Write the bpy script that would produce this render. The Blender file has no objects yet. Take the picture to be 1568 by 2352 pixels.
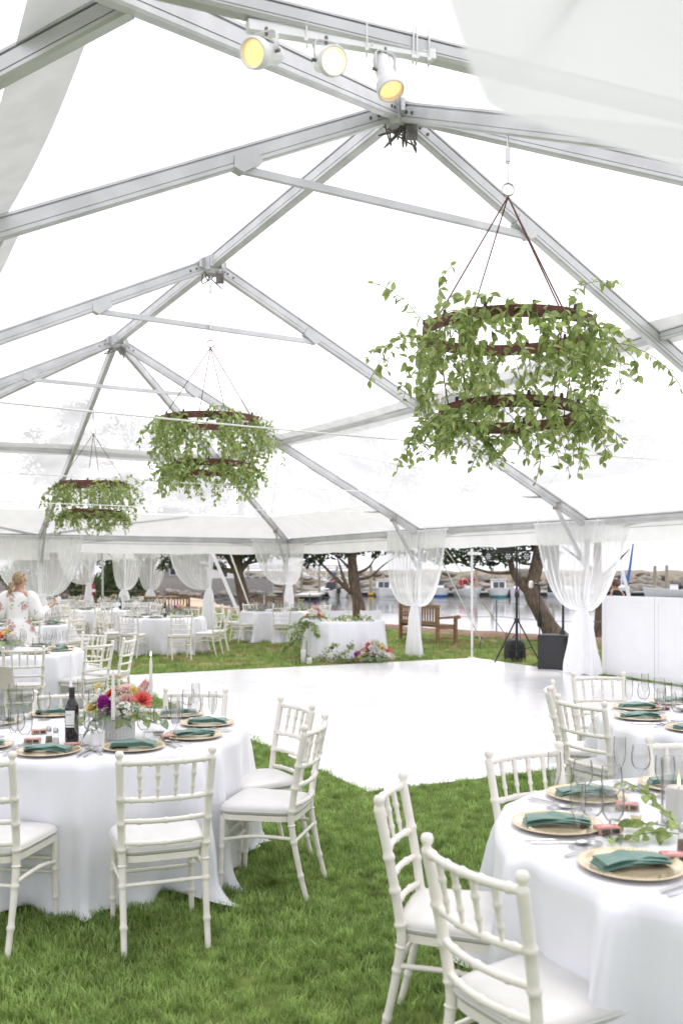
import bpy, bmesh, math, random
import numpy as np
from mathutils import Vector, Matrix, Quaternion, noise

random.seed(11)
SC = bpy.context.scene
COL = SC.collection
PI = math.pi

# ------------------------------------------------------------------ camera
cam_data = bpy.data.cameras.new('camera')
cam = bpy.data.objects.new('camera', cam_data)
COL.objects.link(cam)
SC.camera = cam
cam.location = (0, 0, 1.70)
cam.rotation_euler = (math.radians(90), 0, 0)
cam_data.sensor_fit = 'VERTICAL'
cam_data.sensor_height = 36.0
cam_data.sensor_width = 24.0
cam_data.lens = 36.0 * 2100 / 2352
cam_data.shift_y = 141.0 / 2352
cam_data.clip_start = 0.05
cam_data.clip_end = 3000
cam_data.dof.use_dof = True
cam_data.dof.focus_distance = 6.0
cam_data.dof.aperture_fstop = 2.8

# ------------------------------------------------------------------ sky, sun, exposure
world = bpy.data.worlds.new('World')
SC.world = world
world.use_nodes = True
wn = world.node_tree.nodes
wl = world.node_tree.links
for n in list(wn):
    wn.remove(n)
SUN_EL, SUN_AZ = 60.0, 28.0
sky = wn.new('ShaderNodeTexSky')
sky.sky_type = 'NISHITA'
sky.sun_disc = False
sky.sun_elevation = math.radians(SUN_EL)
sky.sun_rotation = math.radians(SUN_AZ)
sky.air_density = 1.0
sky.dust_density = 6.0
sky.ozone_density = 1.0
hsv = wn.new('ShaderNodeHueSaturation')
hsv.inputs['Saturation'].default_value = 0.10
cloud = wn.new('ShaderNodeMix')           # an even overcast veil over the clear-sky model
cloud.data_type = 'RGBA'
cloud.inputs[0].default_value = 0.75
cloud.inputs[7].default_value = (12.2, 12.05, 13.1, 1)
bg = wn.new('ShaderNodeBackground')
bg.inputs['Strength'].default_value = 0.09
wo = wn.new('ShaderNodeOutputWorld')
wl.new(sky.outputs[0], hsv.inputs['Color'])
wl.new(hsv.outputs[0], cloud.inputs[6])
wl.new(cloud.outputs[2], bg.inputs[0])
wl.new(bg.outputs[0], wo.inputs[0])

sd = bpy.data.lights.new('sun', 'SUN')
sun = bpy.data.objects.new('sun', sd)
COL.objects.link(sun)
sd.energy = 1.5
sd.angle = math.radians(22)
sd.color = (1.0, 0.965, 0.91)
az, el = math.radians(SUN_AZ), math.radians(SUN_EL)
sdir = Vector((math.sin(az) * math.cos(el), math.cos(az) * math.cos(el), math.sin(el)))
sun.rotation_euler = sdir.to_track_quat('Z', 'Y').to_euler()
sun.location = sdir * 60

SC.view_settings.view_transform = 'Standard'
SC.view_settings.look = 'None'
SC.view_settings.gamma = 1.0
SC.view_settings.exposure = 0.68
SC.view_settings.use_curve_mapping = False
SC.render.engine = 'CYCLES'
SC.cycles.use_denoising = True
SC.cycles.max_bounces = 10
SC.cycles.diffuse_bounces = 4
SC.cycles.glossy_bounces = 4
SC.cycles.transmission_bounces = 6
SC.cycles.transparent_max_bounces = 28
SC.cycles.caustics_reflective = False
SC.cycles.caustics_refractive = False
SC.cycles.sample_clamp_indirect = 6.0

# ------------------------------------------------------------------ helpers
V = Vector


class MB:
    """collects vertices and faces and links them as one mesh object"""

    def __init__(self):
        self.v = []
        self.f = []

    def add(self, vs, fs):
        o = len(self.v)
        self.v.extend([tuple(p) for p in vs])
        self.f.extend([tuple(i + o for i in f) for f in fs])
        return self

    def box(self, c, s, rz=0.0, m=None):
        hx, hy, hz = s[0] / 2, s[1] / 2, s[2] / 2
        pts = [V((x, y, z)) for z in (-hz, hz) for x, y in ((-hx, -hy), (hx, -hy), (hx, hy), (-hx, hy))]
        M = m if m is not None else Matrix.Rotation(rz, 3, 'Z')
        pts = [M @ p + V(c) for p in pts]
        return self.add(pts, [(3, 2, 1, 0), (4, 5, 6, 7), (0, 1, 5, 4), (1, 2, 6, 5), (2, 3, 7, 6), (3, 0, 4, 7)])

    def tube(self, path, r, seg=8, cap=True, ell=None, closed=False):
        path = [V(p) for p in path]
        n = len(path)
        rs = r if hasattr(r, '__len__') else [r] * n
        rings = []
        t0 = (path[1] - path[0]).normalized()
        ref = V((0, 0, 1)) if abs(t0.z) < 0.9 else V((1, 0, 0))
        u = t0.cross(ref).normalized()
        for i in range(n):
            if closed:
                t = (path[(i + 1) % n] - path[i - 1]).normalized()
            elif i == 0:
                t = t0
            elif i == n - 1:
                t = (path[i] - path[i - 1]).normalized()
            else:
                t = (path[i + 1] - path[i - 1]).normalized()
            u = (u - t * u.dot(t))
            u = u.normalized() if u.length > 1e-6 else t.orthogonal().normalized()
            w = t.cross(u)
            a, b = (1, 1) if ell is None else ell
            rings.append([path[i] + (u * math.cos(2 * PI * k / seg) * a + w * math.sin(2 * PI * k / seg) * b) * rs[i] for k in range(seg)])
        vs = [p for R in rings for p in R]
        fs = []
        for i in range(n if closed else n - 1):
            j = (i + 1) % n
            for k in range(seg):
                k2 = (k + 1) % seg
                fs.append((i * seg + k, i * seg + k2, j * seg + k2, j * seg + k))
        if cap and not closed:
            fs.append(tuple(range(seg - 1, -1, -1)))
            fs.append(tuple((n - 1) * seg + k for k in range(seg)))
        return self.add(vs, fs)

    def lathe(self, prof, seg=16, c=(0, 0, 0), m=None, caps=True):
        vs, fs = [], []
        for (r, z) in prof:
            for k in range(seg):
                a = 2 * PI * k / seg
                p = V((r * math.cos(a), r * math.sin(a), z))
                vs.append((m @ p if m is not None else p) + V(c))
        for i in range(len(prof) - 1):
            for k in range(seg):
                k2 = (k + 1) % seg
                fs.append((i * seg + k, i * seg + k2, (i + 1) * seg + k2, (i + 1) * seg + k))
        if caps and prof[0][0] > 1e-4:
            fs.append(tuple(range(seg - 1, -1, -1)))
        if caps and prof[-1][0] > 1e-4:
            fs.append(tuple((len(prof) - 1) * seg + k for k in range(seg)))
        return self.add(vs, fs)

    def grid(self, fn, nu, nv, closed_u=False):
        vs = [fn(i / (nu if closed_u else nu - 1), j / (nv - 1)) for j in range(nv) for i in range(nu)]
        fs = []
        for j in range(nv - 1):
            for i in range(nu if closed_u else nu - 1):
                i2 = (i + 1) % nu
                fs.append((j * nu + i, j * nu + i2, (j + 1) * nu + i2, (j + 1) * nu + i))
        return self.add(vs, fs)

    def prism(self, pts, d):
        """flat polygon pts extruded by vector d"""
        n = len(pts)
        d = V(d)
        a = [V(p) for p in pts]
        vs = a + [p + d for p in a]
        fs = [tuple(range(n - 1, -1, -1)), tuple(range(n, 2 * n))]
        for i in range(n):
            j = (i + 1) % n
            fs.append((i, j, j + n, i + n))
        return self.add(vs, fs)

    def mesh(self, name, mat=None, smooth=True, angle=40):
        me = bpy.data.meshes.new(name)
        me.from_pydata(self.v, [], self.f)
        if mat is not None:
            me.materials.append(mat)
        if smooth:
            me.polygons.foreach_set('use_smooth', [True] * len(me.polygons))
            me.set_sharp_from_angle(angle=math.radians(angle))
        me.update()
        return me


def obj(name, me, parent=None, loc=None, rz=None, mw=None):
    o = bpy.data.objects.new(name, me)
    COL.objects.link(o)
    if parent is not None:
        o.parent = parent
    if mw is not None:
        o.matrix_local = mw
    else:
        if loc is not None:
            o.location = loc
        if rz is not None:
            o.rotation_euler = (0, 0, rz)
    return o


def tag(o, label, cat, group=None):
    o['label'] = label
    o['category'] = cat
    if group:
        o['group'] = group
    return o


def thing(name, label, cat, loc=(0, 0, 0), rz=0.0, group=None):
    o = bpy.data.objects.new(name, None)
    o.empty_display_size = 0.1
    COL.objects.link(o)
    o.location = loc
    o.rotation_euler = (0, 0, rz)
    return tag(o, label, cat, group)


def struct(name, me, parent=None):
    o = obj(name, me, parent)
    if parent is None:
        o['kind'] = 'structure'
    return o


def kit(k, name, label, cat, loc, rz=0.0, group=None, scale=None):
    """a thing from a list of (part name, mesh, [sub-parts])"""
    t = thing(name, label, cat, loc, rz, group)
    if scale:
        t.scale = (scale,) * 3
    for it in k:
        p = obj(it[0], it[1], t)
        for s in (it[2] if len(it) > 2 else []):
            obj(s[0], s[1], p)
    return t


def smooth_path(pts, n):
    """Catmull-Rom through pts"""
    pts = [V(p) for p in pts]
    P = [pts[0] * 2 - pts[1]] + pts + [pts[-1] * 2 - pts[-2]]
    out = []
    m = len(pts) - 1
    for i in range(n):
        t = i / (n - 1) * m
        k = min(int(t), m - 1)
        t -= k
        a, b, c, d = P[k], P[k + 1], P[k + 2], P[k + 3]
        out.append(0.5 * ((2 * b) + (c - a) * t + (2 * a - 5 * b + 4 * c - d) * t * t + (3 * b - a - 3 * c + d) * t ** 3))
    return out


def vis(p, margin=40):
    """rough test whether a point of the place falls in the photographed field"""
    if p[1] < 0.4:
        return False
    x = 784 + p[0] / p[1] * 2100
    y = 1317 - (p[2] - 1.7) / p[1] * 2100
    return -margin < x < 1568 + margin and -margin < y < 2352 + margin


# ------------------------------------------------------------------ materials
def mk(name, col, rough=0.5, var=0.10, scale=8.0, bump=0.0, bscale=60.0, metal=0.0, spec=0.5, col2=None, coat=0.0,
       transl=0.0, sheen=0.0, objrand=0.0, detail=4.0, coords='Object', stretch=None, lo=0.35, hi=0.65):
    m = bpy.data.materials.new(name)
    m.use_nodes = True
    N, L = m.node_tree.nodes, m.node_tree.links
    b = N['Principled BSDF']
    out = N['Material Output']
    tc = N.new('ShaderNodeTexCoord')
    mp = N.new('ShaderNodeMapping')
    if stretch:
        mp.inputs['Scale'].default_value = stretch
    L.new(tc.outputs[coords], mp.inputs[0])
    nz = N.new('ShaderNodeTexNoise')
    nz.inputs['Scale'].default_value = scale
    nz.inputs['Detail'].default_value = detail
    L.new(mp.outputs[0], nz.inputs['Vector'])
    cr = N.new('ShaderNodeValToRGB')
    c = col
    if col2 is None:
        col2 = tuple(min(1, x * (1 + var)) for x in c)
        c = tuple(x * (1 - var) for x in c)
    cr.color_ramp.elements[0].position = lo
    cr.color_ramp.elements[1].position = hi
    cr.color_ramp.elements[0].color = (*c, 1)
    cr.color_ramp.elements[1].color = (*col2, 1)
    L.new(nz.outputs['Fac'], cr.inputs[0])
    colour = cr.outputs[0]
    if objrand:
        oi = N.new('ShaderNodeObjectInfo')
        hs = N.new('ShaderNodeHueSaturation')
        mr = N.new('ShaderNodeMapRange')
        mr.inputs['To Min'].default_value = 1 - objrand
        mr.inputs['To Max'].default_value = 1 + objrand
        L.new(oi.outputs['Random'], mr.inputs[0])
        L.new(mr.outputs[0], hs.inputs['Value'])
        L.new(colour, hs.inputs['Color'])
        colour = hs.outputs[0]
    L.new(colour, b.inputs['Base Color'])
    b.inputs['Roughness'].default_value = rough
    b.inputs['Metallic'].default_value = metal
    b.inputs['Specular IOR Level'].default_value = spec
    if coat:
        b.inputs['Coat Weight'].default_value = coat
        b.inputs['Coat Roughness'].default_value = 0.1
    if sheen:
        b.inputs['Sheen Weight'].default_value = sheen
    if bump:
        nb = N.new('ShaderNodeTexNoise')
        nb.inputs['Scale'].default_value = bscale
        nb.inputs['Detail'].default_value = 5
        L.new(mp.outputs[0], nb.inputs['Vector'])
        bp = N.new('ShaderNodeBump')
        bp.inputs['Strength'].default_value = bump
        bp.inputs['Distance'].default_value = 0.01
        L.new(nb.outputs['Fac'], bp.inputs['Height'])
        L.new(bp.outputs[0], b.inputs['Normal'])
    if transl:
        tl = N.new('ShaderNodeBsdfTranslucent')
        L.new(colour, tl.inputs[0])
        mx = N.new('ShaderNodeMixShader')
        mx.inputs[0].default_value = transl
        L.new(b.outputs[0], mx.inputs[1])
        L.new(tl.outputs[0], mx.inputs[2])
        L.new(mx.outputs[0], out.inputs[0])
    return m


def mk_veil(name, col, opac0, opac1, rough_mix=0.5, fold_scale=None):
    """thin see-through cloth or film: denser where seen edge-on"""
    m = bpy.data.materials.new(name)
    m.use_nodes = True
    N, L = m.node_tree.nodes, m.node_tree.links
    N.remove(N['Principled BSDF'])
    out = N['Material Output']
    d = N.new('ShaderNodeBsdfDiffuse')
    d.inputs[0].default_value = (*col, 1)
    t = N.new('ShaderNodeBsdfTranslucent')
    t.inputs[0].default_value = (*col, 1)
    a = N.new('ShaderNodeMixShader')
    a.inputs[0].default_value = rough_mix
    L.new(d.outputs[0], a.inputs[1])
    L.new(t.outputs[0], a.inputs[2])
    tr = N.new('ShaderNodeBsdfTransparent')
    lw = N.new('ShaderNodeLayerWeight')
    lw.inputs[0].default_value = 0.35
    mr = N.new('ShaderNodeMapRange')
    mr.inputs['To Min'].default_value = opac0
    mr.inputs['To Max'].default_value = opac1
    L.new(lw.outputs['Facing'], mr.inputs[0])
    fac = mr.outputs[0]
    if fold_scale:
        tc = N.new('ShaderNodeTexCoord')
        nz = N.new('ShaderNodeTexNoise')
        nz.inputs['Scale'].default_value = fold_scale
        L.new(tc.outputs['Object'], nz.inputs['Vector'])
        ad = N.new('ShaderNodeMath')
        ad.operation = 'MULTIPLY_ADD'
        ad.inputs[1].default_value = 0.3
        ad.inputs[2].default_value = -0.15
        L.new(nz.outputs['Fac'], ad.inputs[0])
        sm = N.new('ShaderNodeMath')
        sm.operation = 'ADD'
        sm.use_clamp = True
        L.new(mr.outputs[0], sm.inputs[0])
        L.new(ad.outputs[0], sm.inputs[1])
        fac = sm.outputs[0]
    mx = N.new('ShaderNodeMixShader')
    L.new(fac, mx.inputs[0])
    L.new(tr.outputs[0], mx.inputs[1])
    L.new(a.outputs[0], mx.inputs[2])
    L.new(mx.outputs[0], out.inputs[0])
    return m


def mk_glass(name, centre=0.975, edge=0.50, tint=(1, 1, 1)):
    m = bpy.data.materials.new(name)
    m.use_nodes = True
    N, L = m.node_tree.nodes, m.node_tree.links
    N.remove(N['Principled BSDF'])
    out = N['Material Output']
    lw = N.new('ShaderNodeLayerWeight')
    lw.inputs[0].default_value = 0.5
    cr = N.new('ShaderNodeValToRGB')
    cr.color_ramp.elements[0].position = 0.42
    cr.color_ramp.elements[0].color = (centre * tint[0], centre * tint[1], centre * tint[2], 1)
    cr.color_ramp.elements[1].position = 1.0
    cr.color_ramp.elements[1].color = (edge * tint[0], edge * tint[1], edge * tint[2], 1)
    L.new(lw.outputs['Facing'], cr.inputs[0])
    tr = N.new('ShaderNodeBsdfTransparent')
    L.new(cr.outputs[0], tr.inputs[0])
    gl = N.new('ShaderNodeBsdfGlossy')
    gl.inputs['Roughness'].default_value = 0.03
    pw = N.new('ShaderNodeMath')
    pw.operation = 'POWER'
    pw.inputs[1].default_value = 4.0
    L.new(lw.outputs['Facing'], pw.inputs[0])
    fr = N.new('ShaderNodeMapRange')
    fr.inputs['To Min'].default_value = 0.06
    fr.inputs['To Max'].default_value = 0.6
    L.new(pw.outputs[0], fr.inputs[0])
    mx = N.new('ShaderNodeMixShader')
    L.new(fr.outputs[0], mx.inputs[0])
    L.new(tr.outputs[0], mx.inputs[1])
    L.new(gl.outputs[0], mx.inputs[2])
    L.new(mx.outputs[0], out.inputs[0])
    return m


def mk_emit(name, col, s):
    m = bpy.data.materials.new(name)
    m.use_nodes = True
    b = m.node_tree.nodes['Principled BSDF']
    b.inputs['Base Color'].default_value = (*col, 1)
    b.inputs['Emission Color'].default_value = (*col, 1)
    b.inputs['Emission Strength'].default_value = s
    return m


def mk_lawn(name, blades):
    """lawn colour by place: lush near, straw-coloured worn patches beyond the floor"""
    m = bpy.data.materials.new(name)
    m.use_nodes = True
    N, L = m.node_tree.nodes, m.node_tree.links
    b = N['Principled BSDF']
    out = N['Material Output']
    geo = N.new('ShaderNodeNewGeometry')
    n1 = N.new('ShaderNodeTexNoise')
    n1.inputs['Scale'].default_value = 0.9
    n1.inputs['Detail'].default_value = 5
    L.new(geo.outputs['Position'], n1.inputs['Vector'])
    n2 = N.new('ShaderNodeTexNoise')
    n2.inputs['Scale'].default_value = 9.0
    n2.inputs['Detail'].default_value = 4
    L.new(geo.outputs['Position'], n2.inputs['Vector'])
    g = N.new('ShaderNodeValToRGB')
    e = g.color_ramp.elements
    e[0].position, e[1].position = 0.3, 0.72
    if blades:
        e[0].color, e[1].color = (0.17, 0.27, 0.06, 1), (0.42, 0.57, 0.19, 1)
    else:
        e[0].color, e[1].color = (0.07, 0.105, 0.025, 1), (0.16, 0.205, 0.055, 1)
    L.new(n2.outputs['Fac'], g.inputs[0])
    col = g.outputs[0]
    if blades:
        oi = N.new('ShaderNodeObjectInfo')
        hs = N.new('ShaderNodeHueSaturation')
        mr = N.new('ShaderNodeMapRange')
        mr.inputs['To Min'].default_value = 0.7
        mr.inputs['To Max'].default_value = 1.35
        L.new(oi.outputs['Random'], mr.inputs[0])
        L.new(mr.outputs[0], hs.inputs['Value'])
        L.new(col, hs.inputs['Color'])
        col = hs.outputs[0]
    # dryness: grows with distance towards the water, broken up by noise
    sp = N.new('ShaderNodeSeparateXYZ')
    L.new(geo.outputs['Position'], sp.inputs[0])
    ym = N.new('ShaderNodeMapRange')
    ym.inputs['From Min'].default_value = 12.5
    ym.inputs['From Max'].default_value = 16.0
    ym.inputs['To Min'].default_value = -0.32
    ym.inputs['To Max'].default_value = -0.03
    L.new(sp.outputs['Y'], ym.inputs[0])
    ad = N.new('ShaderNodeMath')
    ad.operation = 'ADD'
    L.new(ym.outputs[0], ad.inputs[0])
    L.new(n1.outputs['Fac'], ad.inputs[1])
    dr = N.new('ShaderNodeMapRange')
    dr.inputs['From Min'].default_value = 0.44
    dr.inputs['From Max'].default_value = 0.62
    L.new(ad.outputs[0], dr.inputs[0])
    mx = N.new('ShaderNodeMix')
    mx.data_type = 'RGBA'
    L.new(dr.outputs[0], mx.inputs[0])
    L.new(col, mx.inputs[6])
    mx.inputs[7].default_value = (0.33, 0.27, 0.12, 1)
    L.new(mx.outputs[2], b.inputs['Base Color'])
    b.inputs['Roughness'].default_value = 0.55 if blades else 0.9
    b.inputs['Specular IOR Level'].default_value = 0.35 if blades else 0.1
    if blades:
        tl = N.new('ShaderNodeBsdfTranslucent')
        L.new(mx.outputs[2], tl.inputs[0])
        ms = N.new('ShaderNodeMixShader')
        ms.inputs[0].default_value = 0.35
        L.new(b.outputs[0], ms.inputs[1])
        L.new(tl.outputs[0], ms.inputs[2])
        L.new(ms.outputs[0], out.inputs[0])
    return m


def mk_floral(name):
    m = bpy.data.materials.new(name)
    m.use_nodes = True
    N, L = m.node_tree.nodes, m.node_tree.links
    b = N['Principled BSDF']
    tc = N.new('ShaderNodeTexCoord')
    vo = N.new('ShaderNodeTexVoronoi')
    vo.inputs['Scale'].default_value = 6.5
    L.new(tc.outputs['Object'], vo.inputs['Vector'])
    nz = N.new('ShaderNodeTexNoise')
    nz.inputs['Scale'].default_value = 34
    L.new(tc.outputs['Object'], nz.inputs['Vector'])
    ad = N.new('ShaderNodeMath')
    ad.operation = 'MULTIPLY_ADD'
    ad.inputs[1].default_value = 0.9
    L.new(nz.outputs['Fac'], ad.inputs[0])
    L.new(vo.outputs['Distance'], ad.inputs[2])
    cr = N.new('ShaderNodeValToRGB')
    cr.color_ramp.interpolation = 'CONSTANT'
    e = cr.color_ramp.elements
    e[0].position, e[0].color = 0.0, (0.50, 0.22, 0.19, 1)
    e[1].position, e[1].color = 0.63, (0.72, 0.46, 0.43, 1)
    a = e.new(0.74)
    a.color = (0.33, 0.32, 0.26, 1)
    a = e.new(0.82)
    a.color = (0.86, 0.84, 0.83, 1)
    L.new(ad.outputs[0], cr.inputs[0])
    L.new(cr.outputs[0], b.inputs['Base Color'])
    b.inputs['Roughness'].default_value = 0.8
    return m


def mk_water():
    m = bpy.data.materials.new('water')
    m.use_nodes = True
    N, L = m.node_tree.nodes, m.node_tree.links
    b = N['Principled BSDF']
    b.inputs['Base Color'].default_value = (0.10, 0.12, 0.12, 1)
    b.inputs['Roughness'].default_value = 0.06
    b.inputs['IOR'].default_value = 1.9
    b.inputs['Specular IOR Level'].default_value = 1.0
    geo = N.new('ShaderNodeNewGeometry')
    mp = N.new('ShaderNodeMapping')
    mp.inputs['Scale'].default_value = (0.5, 1.4, 1)
    L.new(geo.outputs['Position'], mp.inputs[0])
    nz = N.new('ShaderNodeTexNoise')
    nz.inputs['Scale'].default_value = 0.8
    nz.inputs['Detail'].default_value = 3
    L.new(mp.outputs[0], nz.inputs['Vector'])
    bp = N.new('ShaderNodeBump')
    bp.inputs['Strength'].default_value = 0.05
    bp.inputs['Distance'].default_value = 0.2
    L.new(nz.outputs['Fac'], bp.inputs['Height'])
    L.new(bp.outputs[0], b.inputs['Normal'])
    return m


M = {}
M['alu'] = mk('aluminium', (0.56, 0.565, 0.57), 0.42, 0.10, 3, 0.12, 140, metal=0.3, stretch=(1, 1, 1))
M['alu_dark'] = mk('dark_steel', (0.16, 0.15, 0.14), 0.5, 0.3, 20, metal=0.5)
M['steel'] = mk('steel', (0.55, 0.55, 0.55), 0.25, 0.06, 30, metal=0.9)
M['rust_bracket'] = mk('rusty_bracket', (0.44, 0.43, 0.42), 0.6, scale=14, col2=(0.27, 0.21, 0.17))
M['vinyl'] = mk_veil('clear_vinyl', (0.95, 0.95, 0.96), 0.32, 0.66, 0.88, fold_scale=1.2)
M['white_vinyl'] = mk('white_vinyl', (0.78, 0.78, 0.785), 0.45, 0.03, 3, 0.1, 12, transl=0.42)
M['rear_vinyl'] = mk('rear_tent_vinyl', (0.88, 0.88, 0.88), 0.45, 0.03, 3, transl=0.8)
M['band'] = mk('grey_lined_vinyl', (0.66, 0.66, 0.66), 0.5, 0.06, 5, 0.1, 12, transl=0.3)
M['valance'] = mk('valance_vinyl', (0.86, 0.86, 0.86), 0.5, 0.03, 4, 0.15, 9, transl=0.5)
M['sheer'] = mk_veil('sheer_voile', (0.98, 0.98, 0.99), 0.58, 0.97, 0.6)
M['sheer_dense'] = mk_veil('gathered_voile', (0.97, 0.97, 0.985), 0.86, 0.99, 0.55)
M['drape'] = mk_veil('white_drape', (0.97, 0.97, 0.985), 0.93, 0.99, 0.75)
M['cable'] = mk('white_cable', (0.85, 0.85, 0.85), 0.5)
M['satin'] = mk('white_satin', (0.79, 0.795, 0.84), 0.36, 0.015, 4, 0.55, 3.2, sheen=0.3, spec=0.4, stretch=(2.2, 2.2, 0.8))
M['ivory'] = mk('ivory_resin', (0.81, 0.775, 0.705), 0.32, 0.035, 14, 0.05, 90, spec=0.5, objrand=0.04)
M['cushion'] = mk('cream_vinyl', (0.645, 0.64, 0.62), 0.38, 0.04, 6, 0.2, 12, objrand=0.03)
M['floor'] = mk('white_floor', (0.80, 0.80, 0.80), 0.2, 0.03, 2.5, 0.05, 6, spec=0.5, objrand=0.03)
M['floor_edge'] = mk('floor_edging', (0.80, 0.80, 0.80), 0.4, 0.04, 6)
M['gold'] = mk('gold_lacquer', (0.86, 0.72, 0.50), 0.14, 0.06, 7, metal=0.6, bump=0.04, bscale=40)
M['napkin'] = mk('sage_green_satin', (0.09, 0.205, 0.165), 0.40, 0.12, 22, 0.15, 120, sheen=0.2)
M['glass'] = mk_glass('clear_glass')
M['crystal'] = mk_glass('cut_crystal', 0.94, 0.66)
M['candle'] = mk('white_wax', (0.86, 0.85, 0.83), 0.4, 0.02, 9, transl=0.2)
M['flame'] = mk_emit('flame', (1.0, 0.62, 0.22), 4.0)
M['wick'] = mk('wick', (0.03, 0.03, 0.03), 0.9)
M['bottle'] = mk('dark_bottle_glass', (0.012, 0.012, 0.014), 0.08, 0.2, 5, spec=0.7)
M['capsule'] = mk('bottle_capsule', (0.035, 0.035, 0.04), 0.35, 0.2, 30)
M['paper'] = mk('white_paper', (0.84, 0.84, 0.84), 0.7, 0.02, 20)
M['ink'] = mk('black_ink', (0.03, 0.03, 0.035), 0.6)
M['kraft'] = mk('kraft_card', (0.52, 0.36, 0.25), 0.7, 0.1, 30)
M['pink'] = mk('pink_card', (0.62, 0.22, 0.22), 0.6, 0.08, 40)
M['pepper'] = mk('ground_pepper', (0.22, 0.17, 0.13), 0.9, 0.4, 200)
M['salt'] = mk('salt', (0.85, 0.85, 0.85), 0.9)
M['vase'] = mk('white_ribbed_ceramic', (0.80, 0.80, 0.80), 0.3, 0.02, 9)
M['leaf'] = mk('vine_leaf', (0.20, 0.29, 0.065), 0.38, scale=3, col2=(0.46, 0.55, 0.21), transl=0.5, objrand=0.3)
M['leaf_lot'] = mk('vine_leaf_mass', (0.18, 0.26, 0.06), 0.4, scale=14, col2=(0.48, 0.56, 0.23), transl=0.5)
M['eucalyptus'] = mk('eucalyptus_leaf', (0.12, 0.21, 0.12), 0.5, scale=20, col2=(0.26, 0.34, 0.17), transl=0.3, objrand=0.25)
M['stem'] = mk('green_stem', (0.16, 0.17, 0.06), 0.6, 0.2, 30)
M['rust'] = mk('rusted_hoop_iron', (0.16, 0.055, 0.035), 0.7, scale=18, col2=(0.085, 0.035, 0.028), bump=0.25, bscale=60)
M['black'] = mk('black_metal', (0.022, 0.022, 0.024), 0.42, 0.2, 30)
M['cab'] = mk('black_cabinet', (0.02, 0.02, 0.022), 0.55, 0.2, 40, 0.3, 200)
M['grille'] = mk('speaker_grille', (0.03, 0.03, 0.033), 0.5, 0.35, 260, 0.5, 320)
M['lamp_white'] = mk('white_lamp_paint', (0.82, 0.82, 0.83), 0.35, 0.03, 20)
M['bulb'] = mk_emit('warm_lamp', (1.0, 0.74, 0.48), 0.5)
M['bulb_hot'] = mk_emit('hot_lamp', (1.0, 0.88, 0.66), 2.6)
M['lens'] = mk_glass('lamp_lens', 0.97, 0.8, (1.0, 0.92, 0.75))
M['led'] = mk('led_lens', (0.62, 0.62, 0.62), 0.15, 0.1, 40)
M['purple'] = mk('purple_tape', (0.22, 0.07, 0.33), 0.5)
M['teak'] = mk('teak', (0.30, 0.175, 0.085), 0.6, scale=5, col2=(0.20, 0.11, 0.055), stretch=(1, 1, 6), bump=0.2, bscale=40)
M['bark'] = mk('cedar_bark', (0.22, 0.165, 0.12), 0.9, scale=6, col2=(0.09, 0.065, 0.05), stretch=(4, 4, 0.7), bump=1.0, bscale=9)
M['cedar'] = mk('cedar_foliage', (0.018, 0.045, 0.014), 0.7, scale=1.6, col2=(0.075, 0.125, 0.035), transl=0.2)
M['shrub'] = mk('shrub_foliage', (0.025, 0.06, 0.015), 0.6, scale=1.5, col2=(0.11, 0.17, 0.05), transl=0.25)
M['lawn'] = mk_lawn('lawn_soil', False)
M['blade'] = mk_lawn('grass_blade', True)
M['mulch'] = mk('bark_mulch', (0.16, 0.085, 0.055), 0.95, scale=7, col2=(0.26, 0.16, 0.11), bump=0.9, bscale=30)
M['sand'] = mk('beach_sand', (0.44, 0.34, 0.25), 0.95, 0.12, 0.8, 0.3, 8)
M['rock'] = mk('jetty_rock', (0.13, 0.125, 0.115), 0.9, scale=0.7, col2=(0.30, 0.265, 0.22), bump=0.6, bscale=5)
M['straw'] = mk('dead_grass', (0.25, 0.195, 0.14), 0.95, scale=0.9, col2=(0.15, 0.145, 0.095), bump=0.5, bscale=6)
M['pile'] = mk('treated_pile', (0.40, 0.38, 0.27), 0.85, scale=3, col2=(0.24, 0.22, 0.16), stretch=(3, 3, .4))
M['dock'] = mk('grey_dock_board', (0.50, 0.49, 0.47), 0.85, 0.12, 3, 0.2, 20)
M['float'] = mk('black_float', (0.03, 0.03, 0.035), 0.7)
M['gel'] = mk('boat_gelcoat', (0.80, 0.80, 0.80), 0.25, 0.03, 2)
M['boat_glass'] = mk('boat_glass', (0.05, 0.06, 0.07), 0.1)
M['blue'] = mk('blue_canvas', (0.03, 0.13, 0.42), 0.7, 0.15, 6)
M['red'] = mk('red_canvas', (0.62, 0.04, 0.04), 0.7, 0.1, 6)
M['teal'] = mk('teal_antifoul', (0.06, 0.30, 0.36), 0.6)
M['yellow'] = mk('yellow_collar', (0.75, 0.45, 0.03), 0.6)
M['shingle'] = mk('grey_shingle', (0.30, 0.29, 0.28), 0.9, 0.2, 6, 0.4, 12)
M['panel'] = mk('white_panel', (0.84, 0.84, 0.855), 0.4, 0.015, 3)
M['floral'] = mk_floral('floral_cotton')
M['skin'] = mk('skin', (0.52, 0.30, 0.20), 0.5, 0.06, 20)
M['hair_blond'] = mk('blond_hair', (0.46, 0.33, 0.18), 0.5, scale=9, col2=(0.16, 0.10, 0.055), stretch=(6, 6, 1))
M['hair_brown'] = mk('brown_hair', (0.15, 0.06, 0.03), 0.45, scale=18, col2=(0.08, 0.03, 0.02), stretch=(6, 6, 1))
M['dark_cloth'] = mk('dark_cloth', (0.02, 0.02, 0.025), 0.85, 0.2, 12)
M['bag'] = mk('taupe_leather', (0.50, 0.46, 0.40), 0.5, 0.05, 9, 0.15, 60)
M['extinguisher'] = mk('red_paint', (0.30, 0.015, 0.015), 0.3, 0.05)
M['strap'] = mk('ivory_strap', (0.72, 0.70, 0.62), 0.7, 0.05, 20)
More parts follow.
